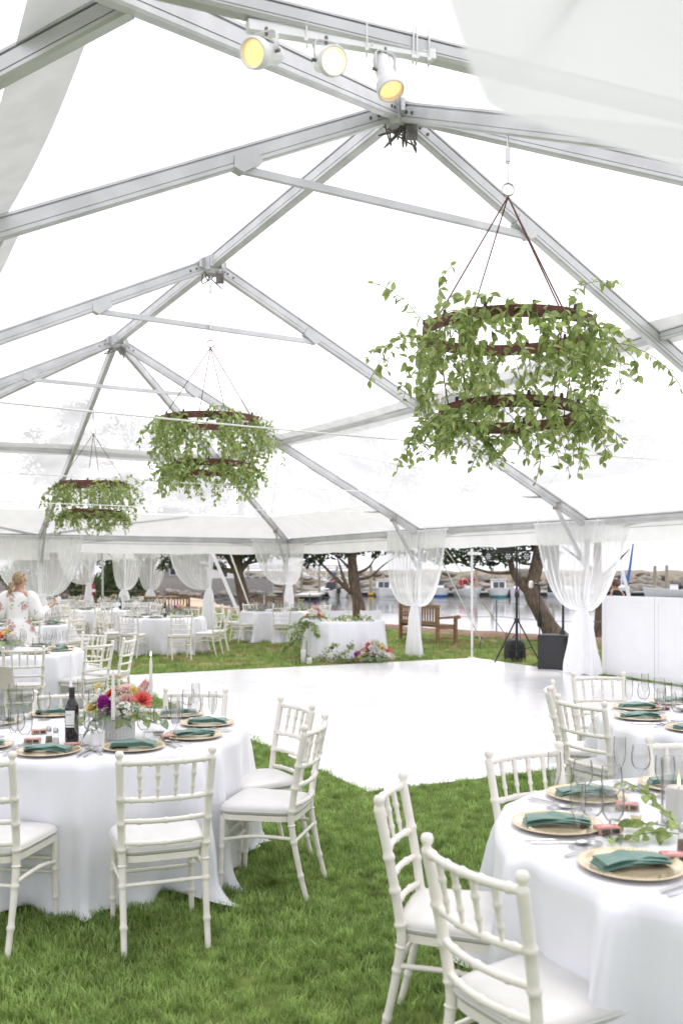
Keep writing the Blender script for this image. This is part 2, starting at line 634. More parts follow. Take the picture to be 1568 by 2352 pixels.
M['rope'] = mk('grey_rope', (0.30, 0.28, 0.25), 0.9)
M['water'] = mk_water()
FLOWER = {
    'coral': mk('coral_petal', (0.72, 0.12, 0.11), 0.5, scale=30, col2=(0.85, 0.26, 0.22), transl=0.25),
    'red': mk('red_petal', (0.60, 0.035, 0.02), 0.5, 0.2, 40, transl=0.2),
    'magenta': mk('magenta_petal', (0.22, 0.008, 0.20), 0.5, scale=60, col2=(0.42, 0.02, 0.34), transl=0.2),
    'white': mk('white_petal', (0.78, 0.77, 0.68), 0.5, scale=30, col2=(0.86, 0.85, 0.80), transl=0.25),
    'pink': mk('pink_petal', (0.78, 0.45, 0.42), 0.5, scale=30, col2=(0.85, 0.66, 0.62), transl=0.25),
    'yellow': mk('yellow_petal', (0.72, 0.55, 0.12), 0.5, scale=30, col2=(0.82, 0.74, 0.35), transl=0.25),
    'orange': mk('orange_petal', (0.75, 0.20, 0.03), 0.5, scale=30, col2=(0.85, 0.40, 0.12), transl=0.25),
}

# ------------------------------------------------------------------ ground, bank, water
FLOOR = [V((0.26, 7.25, 0)), V((-3.62, 14.95, 0)), V((2.62, 18.05, 0)), V((6.5, 10.35, 0))]   # dance floor corners


_c = sum(FLOOR, V((0, 0, 0))) / 4
FLOOR_X = [p + (p - _c).normalized() * 0.17 for p in FLOOR]


def in_poly(x, y, P):
    s = 0
    for i in range(len(P)):
        a, b = P[i], P[(i + 1) % len(P)]
        c = (b.x - a.x) * (y - a.y) - (b.y - a.y) * (x - a.x)
        s += 1 if c > 0 else -1
    return abs(s) == len(P)


EDGE = smooth_path([(60, 6, 0), (30, 12, 0), (14, 18, 0), (8, 21.5, 0), (5.2, 24.0, 0), (3, 26.4, 0), (1, 30, 0), (-1, 34, 0), (-3.5, 40, 0),
                    (-8, 45, 0), (-16, 48, 0), (-30, 51, 0), (-70, 58, 0)], 60)
mb = MB()
n = len(EDGE)
mb.add([(p.x, p.y, 0) for p in EDGE] + [(-70, -14, 0), (60, -14, 0)], [tuple(range(n + 2))])
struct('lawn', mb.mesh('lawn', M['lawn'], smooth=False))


def edge_strip(offs, mat, name, i0=0, i1=None, wob=0.0):
    E = EDGE[i0:i1]
    mb = MB()
    rows = []
    for k, (o, z) in enumerate(offs):
        row = []
        for i, p in enumerate(E):
            a = E[max(i - 1, 0)]
            b = E[min(i + 1, len(E) - 1)]
            t = (b - a).normalized()
            nrm = V((t.y, -t.x, 0))
            w = wob * noise.noise(V((p.x * 0.7, p.y * 0.7, k * 3.1)))
            row.append(p + nrm * (o + w) + V((0, 0, z + w * 0.12)))
        rows.append(row)
    vs = [p for r in rows for p in r]
    m = len(E)
    fs = [(j * m + i, j * m + i + 1, (j + 1) * m + i + 1, (j + 1) * m + i) for j in range(len(offs) - 1) for i in range(m - 1)]
    mb.add(vs, fs)
    return struct(name, mb.mesh(name, mat))


edge_strip([(-1.1, 0.006), (-0.7, 0.06), (-0.1, 0.10), (0.7, 0.02), (1.6, -0.3), (4.0, -1.4), (6.0, -1.8)], M['mulch'], 'bank', wob=0.35)
mb = MB()
mb.grid(lambda a, b: V((-75 + 74 * a - 6 * b * a, 44 + 58 * b, -0.12 - 0.55 * b + 0.12 * noise.noise(V((a * 18, b * 14, 2))) - max(0, a - 0.85) * 9 * (0.3 + b))), 40, 24)
struct('beach', mb.mesh('beach', M['sand']))
mb = MB()
mb.add([(-1500, 12, -1.0), (1500, 12, -1.0), (1500, 2600, -1.0), (-1500, 2600, -1.0)], [(0, 1, 2, 3)])
struct('water', mb.mesh('water', M['water'], smooth=False))
mb = MB()
mb.add([(-1500, -40, -2.5), (1500, -40, -2.5), (1500, 2600, -2.5), (-1500, 2600, -2.5)], [(0, 1, 2, 3)])
struct('sea_bed', mb.mesh('sea_bed', M['sand'], smooth=False))

# grass blades: tufts set on scattered points
rng = np.random.default_rng(5)


def tuft(seed, nb, rad, h):
    r = random.Random(seed)
    mb = MB()
    for i in range(nb):
        a = r.uniform(0, 2 * PI)
        d = rad * math.sqrt(r.random())
        bx, by = d * math.cos(a), d * math.sin(a)
        la = r.uniform(0, 2 * PI)
        lean = r.uniform(0.15, 1.1)
        hh = h * r.uniform(0.55, 1.15)
        w = r.uniform(0.0012, 0.0022)
        px, py = -math.sin(la) * w, math.cos(la) * w
        vs = []
        for k, (t, ww) in enumerate(((0, 1), (0.4, 1), (0.75, 0.7))):
            ox = math.cos(la) * lean * hh * t * t * 0.8
            oy = math.sin(la) * lean * hh * t * t * 0.8
            z = hh * t * (1 - 0.25 * lean * t)
            vs += [(bx + ox + px * ww, by + oy + py * ww, z), (bx + ox - px * ww, by + oy - py * ww, z)]
        ox = math.cos(la) * lean * hh * 0.8
        oy = math.sin(la) * lean * hh * 0.8
        vs.append((bx + ox, by + oy, hh * (1 - 0.25 * lean)))
        mb.add(vs, [(0, 1, 3, 2), (2, 3, 5, 4), (4, 5, 6)])
    return mb.mesh('tuft', M['blade'])


TUFTS = [bpy.data.objects.new('tuft', tuft(s, 20, 0.045, 0.047)) for s in range(5)]
pts, scl = [], []
edge_xy = [(p.x, p.y) for p in EDGE]


def lawn_limit(x):
    for (ax, ay), (bx, by) in zip(edge_xy, edge_xy[1:]):
        if bx <= x <= ax:
            return ay + (by - ay) * (x - ax) / (bx - ax + 1e-9)
    return 20


for (y0, y1, dens, sc) in ((2.0, 5.5, 680, 0.95), (5.5, 9, 430, 1.0), (9, 16, 170, 1.25), (16, 42, 30, 1.9)):
    xm = 0.40 * y1 + 0.5
    nn = int((y1 - y0) * 2 * xm * dens)
    X = rng.uniform(-xm, xm, nn)
    Y = rng.uniform(y0, y1, nn)
    S = rng.uniform(0.7, 1.25, nn) * sc
    for x, y, s in zip(X, Y, S):
        if abs(x) > 0.40 * y + 0.4 or in_poly(x, y, FLOOR_X) or y > lawn_limit(x) - 1.0:
            continue
        pts.append((x, y, 0.0))
        scl.append(s * (1 + 0.35 * noise.noise(V((x * 1.3, y * 1.3, 0)))))
gm = bpy.data.meshes.new('grass')
gm.from_pydata(pts, [], [])
at = gm.attributes.new('sc', 'FLOAT', 'POINT')
at.data.foreach_set('value', scl)
grass = obj('grass', gm)
grass['kind'] = 'stuff'
grass['label'] = 'green mown lawn grass blades growing under and around the tables'
grass['category'] = 'grass'
ng = bpy.data.node_groups.new('grass_scatter', 'GeometryNodeTree')
ng.interface.new_socket('Geometry', in_out='INPUT', socket_type='NodeSocketGeometry')
ng.interface.new_socket('Geometry', in_out='OUTPUT', socket_type='NodeSocketGeometry')
gi, go = ng.nodes.new('NodeGroupInput'), ng.nodes.new('NodeGroupOutput')
jn = ng.nodes.new('GeometryNodeGeometryToInstance')
for t in TUFTS:
    oi = ng.nodes.new('GeometryNodeObjectInfo')
    oi.inputs['Object'].default_value = t
    ng.links.new(oi.outputs['Geometry'], jn.inputs[0])
mp = ng.nodes.new('GeometryNodeMeshToPoints')
ip = ng.nodes.new('GeometryNodeInstanceOnPoints')
ip.inputs['Pick Instance'].default_value = True
rv = ng.nodes.new('FunctionNodeRandomValue')
rv.data_type = 'FLOAT_VECTOR'
rv.inputs[0].default_value = (-0.12, -0.12, 0)
rv.inputs[1].default_value = (0.12, 0.12, 6.28)
na = ng.nodes.new('GeometryNodeInputNamedAttribute')
na.data_type = 'FLOAT'
na.inputs['Name'].default_value = 'sc'
ri = ng.nodes.new('FunctionNodeRandomValue')
ri.data_type = 'INT'
ri.inputs[4].default_value = 0
ri.inputs[5].default_value = 4
ng.links.new(gi.outputs[0], mp.inputs[0])
ng.links.new(mp.outputs[0], ip.inputs['Points'])
ng.links.new(jn.outputs[0], ip.inputs['Instance'])
ng.links.new(ri.outputs[2], ip.inputs['Instance Index'])
ng.links.new(rv.outputs[0], ip.inputs['Rotation'])
ng.links.new(na.outputs[0], ip.inputs['Scale'])
ng.links.new(ip.outputs[0], go.inputs[0])
gmod = grass.modifiers.new('scatter', 'NODES')
gmod.node_group = ng

# ------------------------------------------------------------------ dance floor
fl = thing('dance_floor', 'glossy white panelled dance floor laid on the lawn in the middle of the tent', 'dance floor', (FLOOR[0].x, FLOOR[0].y, 0))
fo = FLOOR[0]
eu, ev = FLOOR[1] - fo, FLOOR[3] - fo
nu_, nv_ = 7, 6
lu, lv = eu.length / nu_, ev.length / nv_
du, dv = eu.normalized(), ev.normalized()
base = MB()
base.prism([V((0, 0, 0)), ev, eu + ev, eu], (0, 0, 0.022))
obj('base_deck', base.mesh('base_deck', M['floor_edge'], smooth=False), fl)
g = 0.003
pm = MB()
for i in range(1):
    a, b, z0, z1, c = lu - g, lv - g, 0.0, 0.010, 0.0016
    pm.add([(g, g, z0), (b, g, z0), (b, a, z0), (g, a, z0), (g, g, z1 - c), (b, g, z1 - c), (b, a, z1 - c), (g, a, z1 - c),
            (g + c, g + c, z1), (b - c, g + c, z1), (b - c, a - c, z1), (g + c, a - c, z1)],
           [(3, 2, 1, 0)] + [(i, (i + 1) % 4, (i + 1) % 4 + 4, i + 4) for i in range(4)] + [(i + 4, (i + 1) % 4 + 4, (i + 1) % 4 + 8, i + 8) for i in range(4)] + [(8, 9, 10, 11)])
pmesh = pm.mesh('floor_panel', M['floor'], smooth=False)
ang = math.atan2(dv.y, dv.x)
for i in range(nu_):
    for j in range(nv_):
        o = obj('floor_panel', pmesh, fl, du * lu * i + dv * lv * j + V((0, 0, 0.022)), ang)
for (a, b) in ((V((0, 0, 0)), ev), (ev, ev + eu), (ev + eu, eu), (eu, V((0, 0, 0)))):
    t = (b - a).normalized()
    nrm = V((t.y, -t.x, 0))
    e = MB()
    w = 0.11
    p = [a - t * 0.0 + nrm * 0.002, a + nrm * 0.002, a - t * w + nrm * w, b + nrm * 0.002, b + t * w + nrm * w]
    e.add([a + nrm * .002 + V((0, 0, .031)), b + nrm * .002 + V((0, 0, .031)), b + t * w + nrm * w + V((0, 0, .006)), a - t * w + nrm * w + V((0, 0, .006)),
           a + nrm * .002, b + nrm * .002, b + t * w + nrm * w, a - t * w + nrm * w],
          [(3, 2, 1, 0), (4, 5, 6, 7), (2, 3, 7, 6), (0, 1, 5, 4), (1, 2, 6, 5), (3, 0, 4, 7)])
    obj('edge_ramp', e.mesh('edge_ramp', M['floor'], smooth=False), fl)

# ------------------------------------------------------------------ far shore: jetty, docks, boats, sheds
rk = []
for s in range(6):
    bm = bmesh.new()
    bmesh.ops.create_icosphere(bm, subdivisions=2, radius=1)
    for v in bm.verts:
        p = v.co.copy()
        f = 1 + 0.45 * noise.noise(p * 0.9 + V((s * 7, 0, 0))) + 0.18 * noise.noise(p * 2.3 + V((0, s * 5, 0)))
        v.co = V((p.x * 1.25, p.y * 0.9, p.z * 0.72)) * f
    me = bpy.data.meshes.new('rock')
    bm.to_mesh(me)
    bm.free()
    me.materials.append(M['rock'])
    rk.append(me)
jt = thing('rock_jetty', 'long rubble stone breakwater topped with dead grass across the harbour', 'breakwater', (20, 128, -1))
mb = MB()


def jetty(a, b):
    x = -50 + 125 * a
    prof = [(-8, -0.6), (-3, 1.2), (0, 2.1), (3, 2.7), (7, 3.1), (14, 2.8), (24, -0.6)]
    k = b * (len(prof) - 1)
    i = min(int(k), len(prof) - 2)
    t = k - i
    y = prof[i][0] * (1 - t) + prof[i + 1][0] * t
    z = prof[i][1] * (1 - t) + prof[i + 1][1] * t
    f = 1 - 0.25 * max(0, (x - 30) / 45)
    return V((x, y, z * f + 0.55 * noise.noise(V((x * 0.22, y * 0.3, 1))) + 0.25 * noise.noise(V((x * 0.8, y, 3)))))


mb.grid(jetty, 130, 19)
obj('earth_bank', mb.mesh('earth_bank', M['straw']), jt)
rr = random.Random(4)
for i in range(290):
    x = rr.uniform(-46, 68)
    t = rr.random()
    s = rr.uniform(0.55, 1.45) * (1.2 if t < 0.5 else 0.9)
    y, z = -9 + 8.6 * t, -0.3 + 3.0 * t
    z *= 1 - 0.25 * max(0, (x - 30) / 45)
    Mx = Matrix.Translation((x, y, z)) @ Matrix.Rotation(rr.uniform(0, 6.28), 4, 'Z') @ Matrix.Rotation(rr.uniform(-.4, .4), 4, 'X') @ Matrix.Diagonal((s * rr.uniform(.8, 1.5), s, s * rr.uniform(.6, 1.0), 1))
    obj('rock', rr.choice(rk), jt, mw=Mx)

# floating dock with planks
dk = thing('floating_dock', 'long grey floating dock with black floats moored in front of the breakwater', 'dock', (18, 112, -1))
for k in range(26):
    mb = MB()
    mb.box((-26 + k * 2.6, 0, 0.42), (2.56, 2.2, 0.16))
    obj('deck_plank', mb.mesh('deck_plank', M['dock'], smooth=False), dk)
for k in range(13):
    mb = MB()
    mb.box((-25 + k * 5.2, 0, 0.12), (4.2, 2.0, 0.44))
    obj('float', mb.mesh('float', M['float'], smooth=False), dk)
fgr = thing('finger_dock', 'pale dock section running toward the lawn beside the gangway foot', 'dock', (-3.6, 100, -1))
for k in range(9):
    mb = MB()
    mb.box((0.12 * k, -7 + k * 2.0, 0.45), (2.4, 1.96, 0.2))
    obj('deck_plank', mb.mesh('deck_plank', M['dock'], smooth=False), fgr)
mb = MB()
mb.box((0.4, 0, 0.12), (2.0, 15, 0.42))
obj('float', mb.mesh('float', M['float'], smooth=False), fgr)

PILE_AT = ((0.62, 104, 1.0), (3.5, 109, 3.6), (16.0, 109, 3.3), (17.6, 107, 3.4), (25.2, 109, 3.4), (36.6, 107, 3.6), (39.4, 111, 3.7), (-5.2, 102, 1.2), (8.6, 112, 3.2), (30.2, 112, 3.3))
for (x, y, h) in PILE_AT:
    short = h < 2
    t = thing('mooring_pile', 'short brown wooden mooring post standing in the water by the gangway' if short else 'tall weathered greenish mooring pile with yellow collar rising beside the dock', 'pile', (x, y, -2.2), group='mooring piles in the harbour')
    mb = MB()
    mb.tube([(0, 0, 0), (0.01, 0, 2 + h * .5), (0.03, 0, 2.2 + h - 1.0)], [0.22, 0.20, 0.18], 10)
    obj('post', mb.mesh('post', M['pile']), t)
    if not short:
        mb = MB()
        mb.lathe([(0.24, 1.25), (0.34, 1.3), (0.36, 1.45), (0.3, 1.55), (0.24, 1.6)], 12)
        obj('collar', mb.mesh('collar', M['yellow']), t)


def boat(label, x, y, rz, L=6.2, W=2.3, hull='gel', keel=None, cabin='console', top=None, group='boats moored at the dock'):
    t = thing('moored_boat', label, 'boat', (x, y, -1.0), rz, group)
    mb = MB()
    ns, nr = 14, 9

    def hullf(a, b):
        # a: around half section port gunwale -> keel -> starboard gunwale; b: stern -> bow
        s = (b * 2 - 1)
        w = W / 2 * (1 - max(0, s) ** 2.4) * (0.93 + 0.07 * (1 - b))
        sheer = 0.78 + 0.35 * b ** 2
        th = (a * 2 - 1)
        xx = w * math.copysign(abs(th) ** 0.55, th)
        zz = -0.25 + (sheer + 0.25) * abs(th) ** 2.6
        yy = -L / 2 + L * b + 0.35 * b * (abs(th) ** 2) * 1.2
        return V((xx, yy, zz))
    mb.grid(hullf, nr * 2 + 1, ns)
    n0 = len(mb.v) - (nr * 2 + 1) * ns
    mb.f.append(tuple(range(nr * 2 + 1)))
    obj('hull', mb.mesh('hull', M[hull]), t)
    mb = MB()
    mb.grid(lambda a, b: hullf(0.03 if a < 0.5 else 0.97, b) * (1 - a if a < .5 else 1) if False else hullf(0.0, b).lerp(hullf(1.0, b), a) + V((0, 0, -0.18)), 3, ns)
    obj('deck', mb.mesh('deck', M['gel']), t)
    if keel:
        mb = MB()
        mb.grid(lambda a, b: hullf(0.16 + 0.68 * a, b) * 1.012 + V((0, 0, -0.005)), 13, ns)
        obj('bottom_paint', mb.mesh('bottom_paint', M[keel]), t)
    if cabin == 'console':
        mb = MB()
        mb.prism([(-.42, -.5, .55), (.42, -.5, .55), (.42, .4, .55), (-.42, .4, .55)], (0, 0, .85))
        obj('console', mb.mesh('console', M['gel'], smooth=False), t)
        mb = MB()
        mb.prism([(-.4, .42, 1.3), (.4, .42, 1.3), (.34, .2, 1.85), (-.34, .2, 1.85)], (0, .03, .01))
        obj('windscreen', mb.mesh('windscreen', M['boat_glass'], smooth=False), t)
    elif cabin == 'house':
        mb = MB()
        mb.prism([(-.85, -.4, .7), (-.85, 1.5, .7), (-.8, 1.1, 1.9), (-.8, -.3, 1.95)], (1.7, 0, 0))
        obj('wheelhouse', mb.mesh('wheelhouse', M['gel'], smooth=False), t)
        for (ax, bx) in ((-.62, -.05), (.05, .62)):
            mb = MB()
            mb.prism([(ax, 1.43, 1.05), (bx, 1.43, 1.05), (bx, 1.2, 1.7), (ax, 1.2, 1.7)], (0, .02, .01))
            obj('window', mb.mesh('window', M['boat_glass'], smooth=False), t)
        for sx in (-.87, .85):
            mb = MB()
            mb.prism([(sx, .0, 1.15), (sx, .9, 1.15), (sx, .8, 1.7), (sx, 0, 1.7)], (.02, 0, 0))
            obj('window', mb.mesh('window', M['boat_glass'], smooth=False), t)
        mb = MB()
        mb.box((0, .35, 2.0), (1.95, 1.9, .09))
        obj('roof', mb.mesh('roof', M['gel'], smooth=False), t)
    elif cabin == 'cuddy':
        mb = MB()
        mb.grid(lambda a, b: V(((a * 2 - 1) * W * .42 * (1 - b * .55), -.2 + 2.6 * b, .78 + .62 * math.sin(PI * a) ** .6 * (1 - b * .75))), 9, 6)
        obj('cuddy_cabin', mb.mesh('cuddy_cabin', M['gel']), t)
        mb = MB()
        mb.prism([(-.8, -.25, 1.0), (.8, -.25, 1.0), (.55, -.5, 1.75), (-.55, -.5, 1.75)], (0, .03, 0))
        obj('windscreen', mb.mesh('windscreen', M['boat_glass'], smooth=False), t)
    if top:
        mb = MB()
        mb.grid(lambda a, b: V(((a * 2 - 1) * .95, -1.1 + 1.9 * b, 1.95 + .22 * math.sin(PI * a) - .5 * max(0, .35 - b))), 7, 6)
        mb.grid(lambda a, b: V(((a * 2 - 1) * .95, -1.1 + .1 * b, 1.95 + .1 * math.sin(PI * a) - .175 - .55 * b)), 7, 3)
        obj('canopy', mb.mesh('canopy', M[top]), t)
        for sx in (-.9, .9):
            for yy in (-.9, .6):
                mb = MB()
                mb.tube([(sx, yy, .8), (sx, yy, 1.95)], .025, 6)
                obj('canopy_pole', mb.mesh('canopy_pole', M['steel']), t)
    mb = MB()
    mb.box((0, -L / 2 - .25, .75), (.42, .45, .55))
    mb.box((0, -L / 2 - .22, .15), (.2, .28, .9))
    obj('outboard_motor', mb.mesh('outboard_motor', M['float'], smooth=False), t)
    return t


boat('white motorboat with open stern and flag moored below the gangway', -1.2, 106.5, 0.25, 6.5, 2.4, cabin='cuddy')
boat('white workboat with a boxy wheelhouse moored beside a tall pile', 5.2, 107, PI - 0.25, 7, 2.6, cabin='house')
boat('open white boat with blue bottom paint moored behind the park bench', 11.6, 107.5, PI - 0.1, 5.5, 2.2, keel='blue')
boat('white centre console boat under a red canvas canopy', 14.8, 106.5, PI + 0.12, 6.4, 2.5, top='red')
boat('white boat with small wheelhouse and teal bottom paint', 18.1, 105.5, PI - 0.15, 6.6, 2.5, keel='teal', cabin='house')
boat('white cuddy boat with tarpaulin moored right of the teal one', 20.8, 107.2, PI - 0.5, 5.8, 2.2, cabin='cuddy')
boat('low white skiff moored behind the leaning cedar trunk', 26.0, 106, PI + 0.3, 5.4, 2.1)
sb = boat('white sailboat with bare mast and furled blue sail', 33.2, 108.5, PI - 0.3, 7.5, 2.5, cabin='cuddy')
mb = MB()
mb.tube([(0, .3, .8), (0, .3, 7.5)], .07, 8)
obj('mast', mb.mesh('mast', M['gel']), sb)
mb = MB()
mb.tube([(0, .2, 1.7), (0, -1.2, 1.9), (.1, -2.6, 1.7)], [.16, .3, .14], 8)
mb.tube([(-.5, 1.2, 1.0), (-.9, .9, 3.2), (-1.3, .6, 6.2)], [.2, .16, .1], 8)
obj('sail_cover', mb.mesh('sail_cover', M['blue']), sb)
boat('small white open boat lying along the far dock', 38.6, 106.5, 1.3, 6.0, 2.1)
boat('white runabout moored at the end of the dock past the panels', 43.5, 107, 1.7, 6.0, 2.2, cabin='cuddy')

fg = thing('small_flag', 'small striped flag flying on a staff above the motorboat stern', 'flag', (-.6, 104, 0.2))
mb = MB()
mb.tube([(0, 0, -.9), (.1, 0, 2.0)], .03, 6)
obj('staff', mb.mesh('staff', M['gel']), fg)
for k in range(7):
    mb = MB()
    z = .55 + k * .2
    x0 = .75 if False else 0.1
    mb.grid(lambda a, b, z=z, k=k: V((.1 - (.9 if k < 4 else .45) * a - (0.0 if k < 4 else 0.45) + 0.25 * a, .06 * math.sin(a * 6), z - .28 * a + .2 * b)), 6, 2)
    obj('stripe', mb.mesh('stripe', M['red'] if k % 2 == 0 else M['gel']), fg)
mb = MB()
mb.grid(lambda a, b: V((.1 - .45 * a, .04 + .03 * math.sin(a * 6), 1.35 - .15 * a + .6 * b)), 5, 2)
obj('canton', mb.mesh('canton', M['blue']), fg)

# gangway truss
gw = thing('gangway', 'white metal truss gangway sloping down to the floating dock', 'gangway', (-4.4, 112, 0))
A0, A1 = V((-2.6, 4, 2.2)), V((6.4, -4, -.3))
for sy in (-.6, .6):
    for (za, zb) in ((0, 0), (1.15, 1.05)):
        mb = MB()
        mb.tube([A0 + V((0, sy, za)), A1 + V((0, sy, zb))], .07, 6)
        obj('rail', mb.mesh('rail', M['gel']), gw)
    for k in range(8):
        a, b = A0.lerp(A1, k / 7), A0.lerp(A1, min(1, (k + 1) / 7))
        mb = MB()
        mb.tube([a + V((0, sy, 0)), a + V((0, sy, 1.13))], .045, 6)
        if k < 7:
            mb.tube([a + V((0, sy, 1.12)) if k % 2 else a + V((0, sy, 0)), b + V((0, sy, 0)) if k % 2 else b + V((0, sy, 1.1))], .04, 6)
        obj('truss_web', mb.mesh('truss_web', M['gel']), gw)
for k in range(14):
    p = A0.lerp(A1, (k + .5) / 14)
    mb = MB()
    mb.box((p.x, p.y, p.z - .02), (.66, 1.3, .06), math.atan2(A1.y - A0.y, A1.x - A0.x))
    obj('tread', mb.mesh('tread', M['dock'], smooth=False), gw)

pr = thing('timber_pier', 'grey timber pier on posts with board railing above the beach', 'pier', (-7, 104, 0))
for k in range(18):
    mb = MB()
    mb.box((-8 + k, 0, 1.35), (.95, 2.4, .14))
    obj('deck_plank', mb.mesh('deck_plank', M['dock'], smooth=False), pr)
for k in range(9):
    mb = MB()
    mb.tube([(-7.5 + 2 * k, -.9, -2), (-7.5 + 2 * k, -.9, 2.5)], .13, 8)
    obj('post', mb.mesh('post', M['pile']), pr)
for z in (1.9, 2.3, 2.55):
    mb = MB()
    mb.box((.5, -1.05, z), (17, .05, .14))
    obj('rail', mb.mesh('rail', M['dock'], smooth=False), pr)
sw = thing('sea_wall', 'grey stone retaining wall with rubble foot behind the beach', 'wall', (-22, 94, 0))
mb = MB()
mb.box((0, 0, .15), (30, 1, 2.1))
obj('wall_core', mb.mesh('wall_core', M['shingle'], smooth=False), sw)
for i in range(70):
    s = rr.uniform(.25, .6)
    obj('rock', rr.choice(rk), sw, mw=Matrix.Translation((rr.uniform(-14, 15), -.9 - rr.random() * 1.4, -.6 + rr.random() * .5)) @ Matrix.Rotation(rr.uniform(0, 6), 4, 'Z') @ Matrix.Diagonal((s, s, s * .8, 1)))


def shed(name, label, x, y, w, d, h, roof, wm, rm, rz=0.0):
    t = thing(name, label, 'building', (x, y, 1.0), rz)
    mb = MB()
    mb.box((0, 0, h / 2), (w, d, h))
    obj('wall', mb.mesh('wall', M[wm], smooth=False), t)
    mb = MB()
    e = .25
    mb.prism([(-w / 2 - e, -d / 2 - e, h), (-w / 2 - e, 0, h + roof), (-w / 2 - e, d / 2 + e, h), (-w / 2 - e, d / 2 + e, h - .1), (-w / 2 - e, 0, h + roof - .12), (-w / 2 - e, -d / 2 - e, h - .1)], (w + 2 * e, 0, 0))
    obj('roof', mb.mesh('roof', M[rm], smooth=False), t)
    nw = max(1, int(w / 2.2))
    for k in range(nw):
        f = MB()
        xx = -w / 2 + (k + .5) * w / nw
        f.box((xx, -d / 2 - .02, h * .55), (.7, .06, .8))
        fo_ = obj('window', f.mesh('window', M['gel'], smooth=False), t)
        f = MB()
        f.box((xx, -d / 2 - .055, h * .55), (.56, .02, .66))
        obj('pane', f.mesh('pane', M['boat_glass'], smooth=False), fo_)
    return t


shed('white_shed', 'plain white waterfront shed standing on the sea wall', -12.2, 97, 3.6, 3, 1.25, .35, 'gel', 'gel')
shed('shingled_boathouse', 'grey shingled boathouse with gable roof behind the beach', -16.6, 98, 5.0, 4, 1.6, 1.0, 'shingle', 'shingle', 0.1)
shed('distant_house', 'small pale house far beyond the jetty', -22, 150, 7, 6, 3.2, 2.0, 'gel', 'shingle', -0.2)

# ------------------------------------------------------------------ trees and shrubs
def foliage_mesh(blobs, per, size, mat, seed, flat=0.6):
    rg = np.random.default_rng(seed)
    vs, fs = [], []
    for (c, r) in blobs:
        nn = int(per * (r / 0.7) ** 2)
        d = rg.normal(size=(nn, 3))
        d /= np.linalg.norm(d, axis=1)[:, None]
        rad = r * rg.uniform(0.15, 1.0, nn) ** 0.6
        p = d * rad[:, None] * np.array([1, 1, flat]) + np.array(c)
        a = rg.normal(size=(nn, 3)) + d * 0.9
        a /= np.linalg.norm(a, axis=1)[:, None]
        b = np.cross(a, rg.normal(size=(nn, 3)))
        b /= np.linalg.norm(b, axis=1)[:, None] + 1e-9
        s = size * rg.uniform(0.6, 1.4, nn)[:, None]
        o = len(vs)
        quad = np.stack([p - a * s, p + b * s * 0.38, p + a * s, p - b * s * 0.38], axis=1).reshape(-1, 3)
        vs.extend(map(tuple, quad))
        fs.extend([(o + 4 * i, o + 4 * i + 1, o + 4 * i + 2, o + 4 * i + 3) for i in range(nn)])
    me = bpy.data.meshes.new('foliage')
    me.from_pydata(vs, [], fs)
    me.materials.append(mat)
    return me


def cedar(label, base, trunk, limbs, blobs, seed, r0=0.17, rtop=0.08, per=330, name='cedar_tree', mat='cedar', size=0.085):
    t = thing(name, label, 'tree', base)
    mb = MB()
    P = smooth_path(trunk, 22)
    R = []
    for i in range(22):
        f = i / 21
        flare = 1 + 0.45 * max(0, 1 - f * 9)
        R.append((r0 + (rtop - r0) * f) * flare * (1 + 0.10 * noise.noise(V((f * 9, seed, 0)))))
    mb.tube(P, R, 14)
    # twisted ribs of bark
    for i, p in enumerate(mb.v):
        k = i % 14
        mb.v[i] = tuple(V(p) + (V(p) - P[min(i // 14, 21)]) * 0.16 * noise.noise(V((k * 1.3, (i // 14) * 0.25, seed))))
    tr = obj('trunk', mb.mesh('trunk', M['bark']), t)
    for (pts_, ra) in limbs:
        mb = MB()
        Q = smooth_path(pts_, 12)
        mb.tube(Q, [ra * (1 - 0.75 * i / 11) for i in range(12)], 8)
        obj('limb', mb.mesh('limb', M['bark']), t)
    cr = obj('crown', foliage_mesh(blobs, per, size, M[mat], seed), t)
    return t


def crown_blobs(seed, c, rx, ry, z0, z1, n, r=(0.45, 0.95)):
    q = random.Random(seed)
    out = []
    while len(out) < n:
        f = q.random()
        z = z0 + (z1 - z0) * f
        w = math.sin(PI * (0.12 + 0.80 * f)) ** 0.7
        a = q.uniform(0, 2 * PI)
        d = math.sqrt(q.random())
        out.append(((c[0] + rx * w * d * math.cos(a), c[1] + ry * w * d * math.sin(a), z), q.uniform(*r)))
    return out


# coordinates local to each trunk foot
cedar('cedar with thick furrowed trunk and low side limbs behind the far table', (-3.2, 31.5, 0),
      [(0, 0, 0), (-.12, 0, .7), (-.28, 0, 1.4), (-.36, 0, 1.9), (-.3, .1, 3.2), (-.2, 0, 5.5)],
      [([(-.36, 0, 1.75), (-.9, -.1, 1.85), (-1.6, -.2, 2.0), (-2.2, -.2, 2.2)], .10), ([(-.34, 0, 1.6), (-.7, 0, 2.2), (-1.1, .1, 3.0)], .1),
       ([(-.36, 0, 1.7), (.1, 0, 2.2), (.7, -.2, 2.7)], .11), ([(-.3, 0, 2.0), (.3, -.3, 2.1), (1.0, -.4, 2.3)], .06)],
      [((-1.5, -.3, 2.45), .6), ((-2.2, -.2, 2.5), .55), ((-.6, -.4, 2.4), .45), ((.1, -.4, 2.35), .45), ((.9, -.3, 2.6), .55), ((-1.0, 0, 2.0), .3), ((-1.9, -.1, 2.15), .35), ((.5, -.2, 2.2), .35), ((1.3, -.2, 2.4), .4), ((-2.6, -.1, 2.2), .45), ((-2.9, 0, 1.9), .3)] + crown_blobs(1, (-.2, 0), 1.9, 1.8, 2.5, 7.4, 40), 1, .26, .1)
